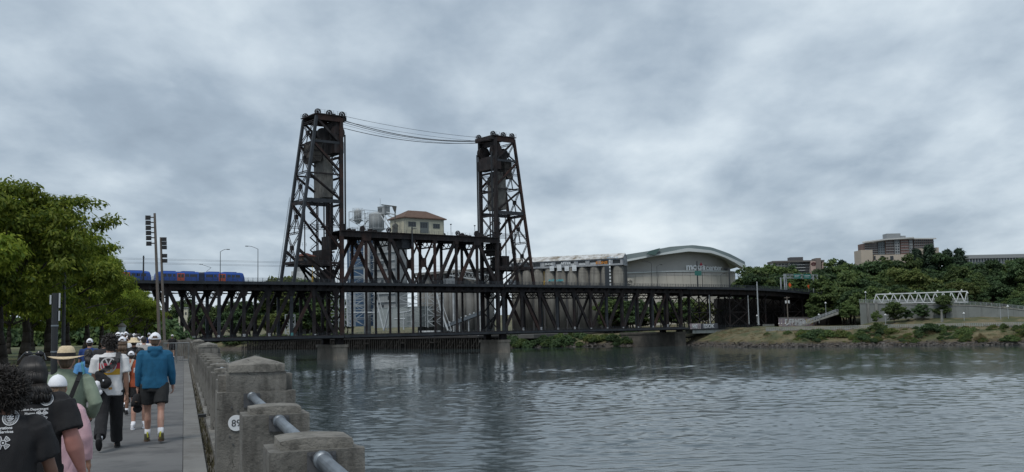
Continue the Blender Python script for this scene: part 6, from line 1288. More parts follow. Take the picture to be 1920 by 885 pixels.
# stair ramp and river path
r = thing('stair_ramp', 'pale concrete ramp with handrails climbing right beside the graffiti wall', 'ramp', (at(1530, 606, 432).x, 432, 7))
P_, Q_ = at(1497, 611.5, 432), at(1572, 585, 425); m = MB(); m.prism([P_, Q_, Q_-Vector((0, 0, 0.9)), P_-Vector((0, 0, 0.5))], (0.5, 3.2, 0)); m.build('ramp', AB, r)
for dy in (0.1, 3.0):
    m = MB()
    for z in (0.5, 1.1): m.tube(P_+Vector((0, dy, z)), Q_+Vector((0, dy, z)), 0.07, n=5)
    for k in range(14): p = P_.lerp(Q_, k/13); m.tube(p+Vector((0, dy, -0.1)), p+Vector((0, dy, 1.1)), 0.06, n=5)
    m.build('handrail', GAL, r)
m = MB(); fs = [bank_pt(px_, 18.5) for px_ in range(1430, 2000, 12)]; fs2 = [bank_pt(px_, 22.5) for px_ in range(1430, 2000, 12)]
m.loft([[(p.x, p.y, p.z+0.12), (q.x, q.y, q.z+0.12), (q.x, q.y, q.z-0.4), (p.x, p.y, p.z-0.4)] for p, q in zip(fs, fs2)]); m.build('river_path', mat('path_grey', (0.15, 0.155, 0.155), 0.9), kind='structure')
r = thing('path_fence', 'grey post-and-rail fence along the river path on the right bank', 'fence', fs[20])
for p, q in zip(fs[:-1], fs[1:]):
    if (p-q).length > 8: continue
    m = MB()
    for z in (0.5, 0.9, 1.3): m.tube(p+Vector((0, 0, z)), q+Vector((0, 0, z)), 0.06, n=4)
    for k in range(3): w_ = p.lerp(q, k/3); m.tube(w_, w_+Vector((0, 0, 1.35)), 0.06, n=4)
    m.build('fence_bay', GAL, r)
# ------------------------------------------------------------------ people on the esplanade
from mathutils.bvhtree import BVHTree
class Body(MB):
    def caps(s, p, q, r1, r2, n=12):
        """a tapered capsule"""
        p, q = Vector(p), Vector(q); d = (q-p); L = d.length; d = d/L if L > 1e-6 else Vector((0, 0, 1))
        u = Vector((0, 1, 0)) if abs(d.y) < 0.9 else Vector((1, 0, 0)); a = d.cross(u).normalized(); b = a.cross(d); rings = []
        for (c, r, ts) in ((p, r1, (-80, -50, -25, 0)), (q, r2, (0, 25, 50, 80))):
            for t in ts:
                rr = r*math.cos(R(t)); cc = c+d*(r*math.sin(R(t))); rings.append([cc+a*(rr*math.cos(6.2832*i/n))+b*(rr*math.sin(6.2832*i/n)) for i in range(n)])
        return s.loft(rings)
    def ell(s, c, r, n=14, m_=9, rot=None):
        c = Vector(c); rings = []
        for j in range(m_):
            t = R(-84+168*j/(m_-1)); ring = []
            for i in range(n):
                a = 6.2832*i/n; v = Vector((r[0]*math.cos(t)*math.cos(a), r[1]*math.cos(t)*math.sin(a), r[2]*math.sin(t)))
                if rot is not None: v = rot @ v
                ring.append(c+v)
            rings.append(ring)
        return s.loft(rings)
    def sleeve(s, pts, rads, n=14):
        """a tube with flat cut ends through the points"""
        rings = []
        for k, (p, r) in enumerate(zip(pts, rads)):
            p = Vector(p); d = (Vector(pts[min(k+1, len(pts)-1)])-Vector(pts[max(k-1, 0)])).normalized(); u = Vector((0, 1, 0)) if abs(d.y) < 0.9 else Vector((1, 0, 0)); a = d.cross(u).normalized(); b = a.cross(d)
            rings.append([p+a*(r*math.cos(6.2832*i/n))+b*(r*math.sin(6.2832*i/n)) for i in range(n)])
        return s.loft(rings)
    def rings_ell(s, data, n=20):
        return s.loft([[(x+rx*math.copysign(abs(math.cos(6.2832*i/n))**0.85, math.cos(6.2832*i/n)), y+ry*math.copysign(abs(math.sin(6.2832*i/n))**0.85, math.sin(6.2832*i/n)), z) for i in range(n)] for (z, rx, ry, x, y) in data])
def fuse(mb, name, mt, parent, voxel=0.012, sm=4, wr=0.0, wscale=9.0, wstretch=(1, 1, 0.45), seed=0):
    """join overlapping solids into one continuous skin"""
    base = BASE[parent]; me = bpy.data.meshes.new(name); me.from_pydata([tuple(Vector(v)) for v in mb.v], [], mb.f); me.update()
    o = bpy.data.objects.new(name, me)
    md = o.modifiers.new('r', 'REMESH'); md.mode = 'VOXEL'; md.voxel_size = voxel
    if sm: ms = o.modifiers.new('s', 'SMOOTH'); ms.iterations = sm; ms.factor = 0.5
    out = eval_mesh(o); COL.objects.link(o); o.modifiers.clear(); o.data = out; bpy.data.meshes.remove(me)
    if wr:
        n = len(out.vertices); co = np.empty(n*3); out.vertices.foreach_get('co', co); co = co.reshape(-1, 3); no = np.empty(n*3); out.vertex_normals.foreach_get('vector', no); no = no.reshape(-1, 3)
        d = np.array([mnoise.noise(Vector((c[0]*wscale*wstretch[0]+seed, c[1]*wscale*wstretch[1], c[2]*wscale*wstretch[2])))+0.5*mnoise.noise(Vector((c[0]*wscale*2.3+seed, c[1]*wscale*2.3, c[2]*wscale*1.4+7))) for c in co])
        co = co+no*(d*wr)[:, None]; out.vertices.foreach_set('co', co.ravel()); out.update()
    out.materials.clear(); out.materials.append(mt); out.shade_smooth(); out.name = name
    o.parent = parent
    if parent.parent is None or True: o.location = (0, 0, 0)
    BASE[o] = base; return o
def cloth(name, c, c2=None, rough=0.9): return mat('cloth_'+name, c, rough, c2 or tuple(x*0.75 for x in c), 14, 6, 0.35, 0.7, bump=0.5, bscale=160)
SKIN_L = mat('skin_light', (0.42, 0.25, 0.19), 0.55, (0.36, 0.19, 0.14), 6); SKIN_P = mat('skin_pink', (0.40, 0.19, 0.16), 0.55, (0.34, 0.145, 0.12), 5); SKIN_B = mat('skin_brown', (0.20, 0.105, 0.07), 0.55, (0.15, 0.075, 0.05), 6); SKIN_M = mat('skin_tan', (0.32, 0.18, 0.125), 0.55, (0.26, 0.14, 0.095), 6)
HAIR_K = mat('hair_black', (0.006, 0.005, 0.005), 0.5, (0.014, 0.011, 0.01), 30, stretch=(1, 1, 0.1)); HAIR_B = mat('hair_brown', (0.05, 0.03, 0.018), 0.55, (0.11, 0.068, 0.04), 40, stretch=(1, 1, 0.08)); HAIR_D = mat('hair_darkbrown', (0.012, 0.009, 0.008), 0.55, (0.022, 0.017, 0.014), 30, stretch=(1, 1, 0.1))
WCAP = cloth('white_cap', (0.78, 0.79, 0.83), (0.70, 0.71, 0.76)); SOLE = mat('shoe_sole', (0.012, 0.012, 0.013), 0.7); BLACKC = cloth('black', (0.007, 0.007, 0.009), (0.012, 0.012, 0.014)); EYEM = mat('eye_white', (0.6, 0.6, 0.58), 0.2)
PRINT_W = mat('print_white', (0.55, 0.56, 0.58), 0.8)
def pose(h, w=1.0,  legs=((18, 5), (-16, 12)), arms=((-14, 16, 10), (14, 16, 10)), lean=2.0, fa=0.4, arm=1.0):
    """joint positions in metres; legs = (swing, knee) for left/right, arms = (swing, elbow, out)"""
    k = h/1.75; J = {}
    for i, s in enumerate((-1, 1)):
        a, b = R(legs[i][0]), R(legs[i][1]); hip = Vector((s*0.092*w*k, 0, 0.92*k)); kn = hip+Vector((s*0.005, math.sin(a), -math.cos(a)))*0.43*k; an = kn+Vector((0, math.sin(a-b), -math.cos(a-b)))*0.42*k
        J['hip', s], J['knee', s], J['ank', s] = hip, kn, an; J['fp', s] = a-b
    low = min(J['ank', s].z-(0.075*k if J['fp', s] > R(-25) else 0.155*k) for s in (-1, 1)); off = Vector((0, 0, -low))
    for key in list(J):
        if isinstance(J[key], Vector): J[key] = J[key]+off
    z0 = off.z; ln = math.tan(R(lean))
    P = lambda x, y, z: Vector((x*k, (y+ln*(z-0.95))*k, z*k+z0))
    J['P'] = P; J['k'] = k; J['w'] = w; J['arm'] = arm
    for i, s in enumerate((-1, 1)):
        sw, eb, ab = map(R, arms[i]); sh = P(s*0.185*(0.5+0.5*w), 0.0, 1.405); d = Vector((s*math.sin(ab), math.sin(sw)*math.cos(ab), -math.cos(sw)*math.cos(ab))); el = sh+d*0.285*k
        sw2 = sw+eb; d2 = Vector((s*math.sin(ab)*(fa if eb < R(60) else -0.6), math.sin(sw2)*math.cos(ab), -math.cos(sw2)*math.cos(ab))).normalized(); wr = el+d2*0.25*k
        J['sh', s], J['el', s], J['wr', s], J['fd', s] = sh, el, wr, d2
    J['head'] = P(0, 0.035, 1.625)
    return J
def hand(b, wr, d, k, s, curl=0.5):
    d = d.normalized(); side = Vector((0, 1, 0)) if abs(d.y) < 0.8 else Vector((0, 0, 1)); fwd = (side-d*side.dot(d)).normalized(); inn = d.cross(fwd).normalized()
    if inn.x*s > 0: inn = -inn
    palm = wr+d*0.05*k; b.caps(wr, wr+d*0.03*k, 0.025*k, 0.03*k, 8)
    for j, (f, ln) in enumerate(((0.03, 0.068), (0.011, 0.078), (-0.008, 0.073), (-0.026, 0.058))):
        root = wr+d*0.03*k+fwd*f*0.75*k; kn = wr+d*0.088*k+fwd*f*k; b.caps(root, kn, 0.014*k, 0.0115*k, 6)
        a1 = (d*math.cos(curl)+inn*math.sin(curl)); m1 = kn+a1*ln*0.52*k; a2 = (d*math.cos(curl*2.1)+inn*math.sin(curl*2.1)); b.caps(kn, m1, 0.0105*k, 0.0095*k, 6); b.caps(m1, m1+a2*ln*0.48*k, 0.0095*k, 0.0075*k, 6)
    t0 = wr+d*0.035*k+fwd*0.022*k; t1 = t0+(d*0.6+fwd*0.75+inn*0.25).normalized()*0.042*k; b.caps(t0, t1, 0.014*k, 0.0115*k, 6); b.caps(t1, t1+(d*0.9+fwd*0.3+inn*0.3).normalized()*0.03*k, 0.011*k, 0.0085*k, 6)
def body(root, J, skin, voxel, name='body'):
    b = Body(); P, k, w = J['P'], J['k'], J['w']; O_ = BASE[root]
    for s in (-1, 1):
        b.caps(J['hip', s], J['knee', s], 0.082*k*(0.6+0.4*w), 0.052*k, 12); b.caps(J['knee', s], J['knee', s].lerp(J['ank', s], 0.35)+Vector((0, -0.016*k, 0)), 0.05*k, 0.056*k, 12); b.caps(J['knee', s].lerp(J['ank', s], 0.35)+Vector((0, -0.016*k, 0)), J['ank', s], 0.056*k, 0.036*k, 12)
        fp = J['fp', s]; fd = Vector((0, math.cos(fp*0.8), math.sin(fp*0.8) if fp < R(-25) else 0)).normalized(); b.caps(J['ank', s]+Vector((0, -0.02, -0.03))*k, J['ank', s]+fd*0.13*k+Vector((0, 0, -0.045*k)), 0.035*k, 0.03*k, 8)
        A_ = J['arm']; b.caps(J['sh', s], J['el', s], 0.05*k*(0.7+0.3*w), 0.039*k*(0.75+0.25*w)*A_, 12); b.caps(J['el', s], J['el', s].lerp(J['wr', s], 0.3), 0.041*k*(0.75+0.25*w)*A_, 0.043*k*(0.75+0.25*w)*A_, 12); b.caps(J['el', s].lerp(J['wr', s], 0.3), J['wr', s], 0.043*k*(0.75+0.25*w)*A_, 0.026*k*(0.5+0.5*A_), 12); hand(b, J['wr', s], J['fd', s], k, s)
    b.rings_ell([(P(0, 0, z).z, rx*k*w, ry*k*w, P(0, 0, z).x, P(0, 0, z).y) for (z, rx, ry) in ((0.86, 0.10, 0.08), (0.94, 0.165, 0.11), (1.06, 0.145, 0.10), (1.2, 0.15, 0.105), (1.34, 0.172, 0.11), (1.42, 0.15, 0.085), (1.47, 0.07, 0.06))])
    b.caps(P(0, 0.0, 1.44), P(0, 0.025, 1.56), 0.062*k, 0.054*k, 12); H = J['head']
    b.ell(H, (0.077*k, 0.096*k, 0.118*k), 16, 11); b.ell(H+Vector((0, 0.03, -0.055))*k, (0.058*k, 0.062*k, 0.066*k)); b.caps(H+Vector((0, 0.092, 0.0))*k, H+Vector((0, 0.112, -0.03))*k, 0.010*k, 0.015*k, 6)
    b.caps(H+Vector((-0.02, 0.086, -0.066))*k, H+Vector((0.02, 0.086, -0.066))*k, 0.008*k, 0.008*k, 6); b.caps(H+Vector((-0.04, 0.082, 0.022))*k, H+Vector((0.04, 0.082, 0.022))*k, 0.012*k, 0.012*k, 6)
    for s in (-1, 1): b.ell(H+Vector((s*0.081, -0.005, -0.012))*k, (0.010*k, 0.022*k, 0.033*k), 8, 7)
    b.v = [tuple(Vector(v)) for v in b.v]
    o = fuse(b, name, skin, root, voxel, 3)
    for s in (-1, 1): e_ = Body(); e_.ell(H+Vector((s*0.031, 0.083, 0.004))*k, (0.013*k, 0.012*k, 0.009*k), 8, 7); raw(e_, 'eye', EYEM, root)
    return o
def raw(mb, name, mt, parent, smooth=True):
    me = bpy.data.meshes.new(name); me.from_pydata([tuple(Vector(v)) for v in mb.v], [], mb.f); me.update(); me.materials.append(mt)
    if smooth: me.shade_smooth()
    o = bpy.data.objects.new(name, me); COL.objects.link(o); o.parent = parent; BASE[o] = BASE[parent]; return o
def top(root, J, mt, voxel, hem=0.86, cuff=0.6, loose=1.0, long=False, name='shirt', neck=1.49, wr=0.007, seed=0, sl_r=1.0, collar=False, hood=False):
    b = Body(); P, k, w = J['P'], J['k'], J['w']; L = loose
    data = [(hem, 0.178*L, 0.128*L), (hem+0.08, 0.176*L, 0.128*L), (1.06, 0.162*L, 0.122*L), (1.2, 0.168*L, 0.126*L), (1.33, 0.186, 0.130), (1.405, 0.178, 0.108), (1.455, 0.125, 0.085), (neck, 0.078, 0.07)]
    b.rings_ell([(P(0, 0, z).z, rx*k*w, ry*k*(0.45+0.55*w)*1.0, 0, P(0, 0, z).y) for (z, rx, ry) in data])
    for s in (-1, 1):
        sh, el, wr_ = J['sh', s], J['el', s], J['wr', s]; b.caps(P(s*0.1*w, 0, 1.40), sh, 0.07*k, 0.066*k*(0.7+0.3*w), 10)
        if long: b.sleeve([sh, sh.lerp(el, 0.5), el, el.lerp(wr_, 0.5), el.lerp(wr_, 0.93)], [0.069*k*sl_r, 0.064*k*sl_r, 0.057*k*sl_r, 0.05*k*sl_r, 0.04*k*sl_r])
        else:
            e_ = sh.lerp(el, cuff/0.6*0.72); b.sleeve([sh, sh.lerp(e_, 0.5), e_], [0.073*k*sl_r*(0.75+0.25*w), 0.072*k*sl_r*(0.75+0.25*w), 0.076*k*sl_r*(0.75+0.25*w)])
    if hood:
        b.ell(P(0, -0.085, 1.475), (0.115*k, 0.065*k, 0.06*k)); b.ell(P(0, -0.10, 1.42), (0.075*k, 0.05*k, 0.085*k)); b.caps(P(-0.085, 0.0, 1.5), P(-0.05, -0.08, 1.5), 0.035*k, 0.04*k); b.caps(P(0.085, 0.0, 1.5), P(0.05, -0.08, 1.5), 0.035*k, 0.04*k)
    if collar: b.rings_ell([(P(0, 0, 1.46).z, 0.09*k, 0.08*k, 0, P(0, 0, 1.46).y), (P(0, 0, 1.535).z, 0.072*k, 0.068*k, 0, P(0, 0, 1.535).y)])
    return fuse(b, name, mt, root, voxel, 3, wr, 9, (1, 1, 0.5), seed)
def bottoms(root, J, mt, voxel, length=0.5, loose=1.0, name='shorts', wr=0.006, seed=3):
    b = Body(); P, k, w = J['P'], J['k'], J['w']
    b.rings_ell([(P(0, 0, z).z, rx*k*w, ry*k*w, 0, P(0, 0, z).y) for (z, rx, ry) in ((0.81, 0.15, 0.115), (0.88, 0.172, 0.125), (0.97, 0.152, 0.112), (1.01, 0.138, 0.10))])
    for s in (-1, 1):
        hip, kn, an = J['hip', s], J['knee', s], J['ank', s]
        if length <= 1.0: e_ = hip.lerp(kn, length); b.sleeve([hip+Vector((0, 0, 0.02)), hip.lerp(e_, 0.5), e_], [0.098*k*w*loose, 0.097*k*w*loose, 0.094*k*w*loose])
        else: b.sleeve([hip+Vector((0, 0, 0.02)), hip.lerp(kn, 0.5), kn, kn.lerp(an, 0.5), kn.lerp(an, min(1, length-1))], [0.1*k*w*loose, 0.09*k*w*loose, 0.078*k*loose, 0.074*k*loose, 0.072*k*loose])
    return fuse(b, name, mt, root, voxel, 3, wr, 8, (1, 1, 0.6), seed)
def shoes(root, J, upper, sole, sock=None, tabs=None, sockh=0.1):
    k = J['k']
    for s in (-1, 1):
        an = J['ank', s]; fp = J['fp', s]; pitch = fp if fp < R(-25) else 0.0; rot = Matrix.Rotation(pitch, 3, 'X')
        T = lambda x, y, z: an+rot @ (Vector((x, y, z))*k)
        b = Body(); b.loft([[T(rx*math.cos(6.2832*i/14)*1.0+s*0.01, yc+ry*math.sin(6.2832*i/14), z) for i in range(14)] for (z, rx, ry, yc) in ((-0.055, 0.046, 0.135, 0.055), (-0.035, 0.045, 0.13, 0.05), (-0.005, 0.042, 0.105, 0.02), (0.025, 0.042, 0.06, -0.02), (0.05, 0.04, 0.05, -0.025))]); sh = raw(b, 'shoe', upper, root)
        b = Body(); b.loft([[T(rx*math.cos(6.2832*i/14)+s*0.01, 0.055+ry*math.sin(6.2832*i/14), z) for i in range(14)] for (z, rx, ry) in ((-0.082, 0.045, 0.135), (-0.055, 0.05, 0.143))]); raw(b, 'sole', sole, sh)
        if tabs: b = Body(); b.caps(T(0, -0.066, 0.0), T(0, -0.062, 0.065), 0.018*k, 0.014*k, 8); raw(b, 'heel_tab', tabs, sh)
        if sock: b = Body(); e_ = J['ank', s].lerp(J['knee', s], sockh/0.42); b.sleeve([J['ank', s]+Vector((0, -0.012*k, 0)), e_+Vector((0, -0.006*k, 0))], [0.043*k, 0.046*k]); raw(b, 'sock', sock, root)
def cap_hat(root, J, mt, hair_open=True, name='cap'):
    """baseball cap: panelled crown open in an arch at the back, strap and bill"""
    H, k = J['head'], J['k']; c = H+Vector((0, -0.004, 0.022))*k; n, mrows = 28, 12; b = Body(); V = []; rx, ry, rz = 0.089*k, 0.108*k, 0.108*k
    for j in range(mrows+1):
        t = R(-4+92*j/mrows)
        for i in range(n): a = 6.2832*i/n-math.pi/2; V.append(c+Vector((rx*math.cos(t)*math.cos(a), ry*math.cos(t)*math.sin(a), rz*math.sin(t))))
    fs = []
    for j in range(mrows):
        for i in range(n):
            di = min(i+0.5, n-i-0.5); z = (j+0.5)/mrows
            if hair_open and (di/2.6)**2+((z-0.12)/0.24)**2 < 1 and z > 0.12: continue
            fs.append((j*n+i, j*n+(i+1) % n, (j+1)*n+(i+1) % n, (j+1)*n+i))
    b.add(V, fs); o = raw(b, name, mt, root); md = o.modifiers.new('thick', 'SOLIDIFY'); md.thickness = 0.004
    b = Body(); b.ell(c+Vector((0, 0.13, 0.0))*k, (0.075*k, 0.075*k, 0.008*k), 16, 5); raw(b, 'bill', mt, o); b = Body(); b.ell(c+Vector((0, 0, 0.108))*k, (0.008*k, 0.008*k, 0.006*k), 8, 5); raw(b, 'button', mt, o)
    return o
def hair(root, J, mt, kind, length=0.3, seed=0, cnt=170, cap=False):
    H, k = J['head'], J['k']; g = random.Random(seed); b = Body()
    if kind == 'short':
        b.ell(H+Vector((0, -0.016, 0.022))*k, (0.082*k, 0.09*k, 0.104*k), 16, 11); b.ell(H+Vector((0, -0.05, -0.03))*k, (0.066*k, 0.05*k, 0.07*k)); return fuse(b, 'hair', mt, root, 0.012*k, 2, 0.004, 40)
    if kind in ('messy', 'afro'):
        rr = (0.098, 0.108, 0.122) if kind == 'messy' else (0.132, 0.132, 0.135); c = H+Vector((0, -0.02, 0.03 if kind == 'messy' else 0.01))*k; b.ell(c, tuple(x*k*0.92 for x in rr), 18, 13)
        n_ = 260 if kind == 'messy' else 2600
        for i in range(n_):
            d = Vector((g.gauss(0, 1), g.gauss(0, 1), g.gauss(0.25, 1))).normalized()
            if d.y > 0.55 and d.z < 0.5: continue
            p = c+Vector((d.x*rr[0], d.y*rr[1], d.z*rr[2]))*k*0.9; t = Vector((g.gauss(0, 1), g.gauss(0, 1), g.gauss(0, 1))); e1 = d+t*0.5; q = p+e1*0.022*k*g.uniform(0.6, 1.5); q2 = q+(d*0.4+Vector((g.gauss(0, 1), g.gauss(0, 1), g.gauss(-0.4, 1)))*0.8)*0.016*k
            r_ = (0.011 if kind == 'messy' else 0.004)*k; b.tube(p, q, r_, r_*0.7, 5); b.tube(q, q2, r_*0.7, r_*0.2, 5)
        if kind == 'messy': b.ell(H+Vector((0, -0.055, -0.045))*k, (0.068*k, 0.05*k, 0.075*k))
        return raw(b, 'hair', mt, root)
    b.ell(H+Vector((0, -0.014, 0.02 if not cap else 0.0))*k, (0.088*k, 0.096*k, 0.11*k) if not cap else (0.082*k, 0.09*k, 0.09*k), 18, 13); b.ell(H+Vector((0, -0.06, -0.06))*k, (0.082*k, 0.05*k, 0.1*k))
    if kind == 'long':
        for i in range(cnt):
            a = math.pi+g.uniform(-0.15, math.pi+0.15); t0 = g.uniform(0.2, 1.1) if not cap else g.uniform(-0.4, 0.0); s0 = H+Vector((0.09*math.cos(a)*math.cos(t0), -0.014+0.1*math.sin(a)*math.cos(t0), 0.02+0.112*math.sin(t0)))*k; pts = [s0]
            wx = g.uniform(-1, 1); ln = length*g.uniform(0.75, 1.12); out = Vector((math.cos(a)*0.12, -0.075-0.05*abs(math.sin(a)), 0))
            m1 = H+Vector((out.x*0.85, out.y-0.02, -0.08))*k; end = H+Vector((out.x*0.95+wx*0.03, out.y-0.045, -0.1-ln))*k
            mid = m1.lerp(end, 0.55)+Vector((g.gauss(0, 0.012), g.gauss(-0.008, 0.01), 0)); P_ = [s0, s0.lerp(m1, 0.5)+Vector((out.x*0.12, out.y*0.25, 0.01))*k, m1, mid, end]; rs = [0.008, 0.012, 0.013, 0.011, 0.003] if cnt < 400 else [0.005, 0.0075, 0.008, 0.007, 0.002]
            for q in range(4): b.tube(P_[q], P_[q+1], rs[q]*k, rs[q+1]*k, 5)
    if kind == 'pony':
        for i in range(70):
            s0 = H+Vector((g.gauss(0, 0.012), -0.105, (0.05 if not cap else -0.03)+g.gauss(0, 0.012)))*k; e_ = H+Vector((g.gauss(-0.02, 0.025), -0.15+g.gauss(0, 0.012), -length*g.uniform(0.7, 1.05)))*k; m1 = s0.lerp(e_, 0.3)+Vector((g.gauss(0, 0.01), -0.03, 0.02))*k; m2 = s0.lerp(e_, 0.65)+Vector((g.gauss(0, 0.015), -0.02, 0))*k
            for p, q, r1, r2 in ((s0, m1, 0.01, 0.014), (m1, m2, 0.014, 0.013), (m2, e_, 0.013, 0.004)): b.tube(p, q, r1*k, r2*k, 5)
    return raw(b, 'hair', mt, root)
def decal(root, shirt, mesh2d, cx_, cz_, sc, mt, off=0.004, name='print', mirror=False):
    """lay a flat print on the back of a shirt"""
    me = shirt.data; bv = BVHTree.FromPolygons([v.co for v in me.vertices], [p.vertices for p in me.polygons]); vs = []
    for (u, v) in mesh2d[0]:
        x, z = cx_+u*sc, cz_+v*sc; h, n_, i, d = bv.ray_cast(Vector((x, -2, z)), Vector((0, 1, 0)))
        vs.append((x, (h.y if h is not None else 0)-off, z))
    m2 = bpy.data.meshes.new(name); m2.from_pydata(vs, [], mesh2d[1]); m2.update(); m2.materials.append(mt); o = bpy.data.objects.new(name, m2); COL.objects.link(o); o.parent = shirt; BASE[o] = BASE[root]; return o
def grid2(w_, h_, nx, ny): return ([(-w_/2+w_*i/nx, -h_/2+h_*j/ny) for j in range(ny+1) for i in range(nx+1)], [(j*(nx+1)+i, j*(nx+1)+i+1, (j+1)*(nx+1)+i+1, (j+1)*(nx+1)+i) for j in range(ny) for i in range(nx)])
def ring2(r0, r1, n=36, seg=2):
    V = [(r*math.cos(6.2832*i/n), r*math.sin(6.2832*i/n)) for r in np.linspace(r0, r1, seg+1) for i in range(n)]; return (V, [(j*n+i, j*n+(i+1) % n, (j+1)*n+(i+1) % n, (j+1)*n+i) for j in range(seg) for i in range(n)])
def bar2(p, q, w_, n=8):
    p, q = Vector(p), Vector(q); d = (q-p); t = Vector((-d.y, d.x)).normalized()*w_/2; V = []
    for i in range(n+1): c = p+d*i/n; V += [tuple(c-t), tuple(c+t)]
    return (V, [(2*i, 2*i+1, 2*i+3, 2*i+2) for i in range(n)])
def merge2(*ms):
    V, Fs = [], []
    for (v, f) in ms: b = len(V); V += v; Fs += [tuple(i+b for i in q) for q in f]
    return V, Fs
def text2(body_, size, ax='LEFT', bold=0.0):
    me = text_mesh(body_, size, PRINT_W, 0, bold, ax); return ([(v.co.x, v.co.y) for v in me.vertices], [tuple(p.vertices) for p in me.polygons])
def seal2():
    parts = [ring2(0.88, 1.0), ring2(0.60, 0.66)]
    for i in range(26): a = 6.2832*i/26; parts.append(bar2((0.70*math.cos(a), 0.70*math.sin(a)), (0.82*math.cos(a), 0.82*math.sin(a)), 0.09, 2))
    for (p, q, w_) in (((-0.45, -0.1), (0.45, -0.1), 0.12), ((-0.3, -0.3), (0.35, -0.25), 0.1), ((-0.1, 0.0), (0.05, 0.42), 0.22), ((0.1, 0.05), (0.38, 0.2), 0.16), ((-0.42, 0.1), (-0.2, 0.3), 0.14), ((-0.2, -0.42), (0.2, -0.42), 0.08)): parts.append(bar2(p, q, w_, 3))
    return merge2(*parts)
def cross2():
    parts = [ring2(0.34, 0.42), ring2(0.0, 0.16, 20, 1)]
    for i in range(4):
        a = math.pi/2*i+math.pi/4; d = Vector((math.cos(a), math.sin(a))); t = Vector((-d.y, d.x)); o = [d*0.3+t*0.14, d*0.95+t*0.42, d*1.0, d*0.95-t*0.42, d*0.3-t*0.14]
        for p, q in zip(o[:-1], o[1:]): parts.append(bar2(p, q, 0.1, 3))
        for f in (0.5, 0.68, 0.82): parts.append(bar2(d*f+t*f*0.28, d*f-t*f*0.28, 0.07, 3))
    return merge2(*parts)
def person(px_, py_top, D, lab, spec_h=None, group=None):
    """an Empty for a walker: stands at distance D along the walk, crown of the head at pixel (px, py_top)"""
    p = onf(WK, px_, py_top, D); h = spec_h or (p.z-WALK_Z)
    r = thing('person', lab, 'person', (p.x, D, WALK_Z), WK, group or 'walkers on the esplanade'); BASE[r] = Vector((0, 0, 0)); return r, h
def strap(root, pts, w_, mt, name='strap', parent=None):
    b = Body()
    for p, q in zip(pts[:-1], pts[1:]): b.beam(p, q, w_, 0.012, (0, -1, 0.2))
    return raw(b, name, mt, parent or root, False)
VX = 0.0105
# woman at the lower left corner, seen from behind
r, h = person(8, 688, 6.4, 'person with curly dark hair in a black printed tee at the lower left corner')
J = pose(h-0.03, 1.12, ((10, 4), (-12, 10)), ((-6, 12, 12), (8, 14, 16))); body(r, J, SKIN_B, VX)
sh = top(r, J, BLACKC, VX, 0.78, 0.62, 1.08, wr=0.014, seed=1, sl_r=1.18); hair(r, J, HAIR_D, 'afro', seed=2); bottoms(r, J, BLACKC, 0.013, 1.9, name='trousers'); shoes(r, J, BLACKC, SOLE)
def on_px(px_, py_, D, r_): q = onf(WK, px_, py_, D); return q.x-WK.l(r_.location).x, q.z-WALK_Z
cx_, cz_ = on_px(14, 786, 6.25, r); decal(r, sh, seal2(), cx_, cz_, 0.041, PRINT_W)
cx_, cz_ = on_px(23, 806, 6.25, r); decal(r, sh, text2('Operations', 0.021, 'RIGHT', 0.0006), cx_-0.01, cz_, 1, PRINT_W); decal(r, sh, text2('Services', 0.021, 'RIGHT', 0.0006), cx_-0.004, cz_-0.021, 1, PRINT_W)
cx_, cz_ = on_px(3, 832, 6.25, r); decal(r, sh, cross2(), cx_, cz_, 0.036, PRINT_W)
b = Body(); b.ell(J['head']+Vector((0.088, 0.0, -0.055)), (0.008, 0.008, 0.022), 8, 7); raw(b, 'earring', PIPE, r)
# woman with long black hair
r, h = person(60, 659, 7.7, 'person with long black hair and sunglasses on the head, black tee, bare pink forearm')
J = pose(h-0.02, 1.2, ((-10, 8), (12, 4)), ((10, 10, 12), (-12, 20, 17)), fa=0.9, arm=1.4); body(r, J, SKIN_P, VX)
sh = top(r, J, BLACKC, VX, 0.78, 0.66, 1.06, wr=0.013, seed=5, sl_r=1.32); hair(r, J, HAIR_K, 'long', 0.11, 3, 620); bottoms(r, J, BLACKC, 0.013, 1.9, name='trousers'); shoes(r, J, BLACKC, SOLE)
cx_, cz_ = on_px(83, 751, 7.5, r); decal(r, sh, seal2(), cx_, cz_, 0.041, PRINT_W)
cx_, cz_ = on_px(66, 749, 7.5, r); decal(r, sh, text2('Community', 0.024, 'RIGHT', 0.0006), cx_, cz_, 1, PRINT_W); decal(r, sh, text2('is Life', 0.024, 'RIGHT', 0.0006), cx_-0.008, cz_-0.028, 1, PRINT_W)
cx_, cz_ = on_px(87, 770, 7.5, r); decal(r, sh, text2('Recreation Department', 0.022, 'RIGHT', 0.0005), cx_, cz_, 1, PRINT_W); decal(r, sh, text2('Human Services', 0.022, 'RIGHT', 0.0005), cx_, cz_-0.026, 1, PRINT_W)
cx_, cz_ = on_px(75, 781, 7.5, r); decal(r, sh, cross2(), cx_, cz_, 0.036, PRINT_W)
b = Body(); H = J['head']
for s in (-1, 1): b.ell(H+Vector((s*0.036, 0.05, 0.125)), (0.03, 0.012, 0.022), 12, 7); b.caps(H+Vector((s*0.065, 0.045, 0.128)), H+Vector((s*0.088, -0.05, 0.085)), 0.004, 0.004, 6)
b.caps(H+Vector((-0.01, 0.052, 0.13)), H+Vector((0.01, 0.052, 0.13)), 0.004, 0.004, 6); raw(b, 'sunglasses', mat('sunglass_black', (0.008, 0.008, 0.01), 0.15), r)
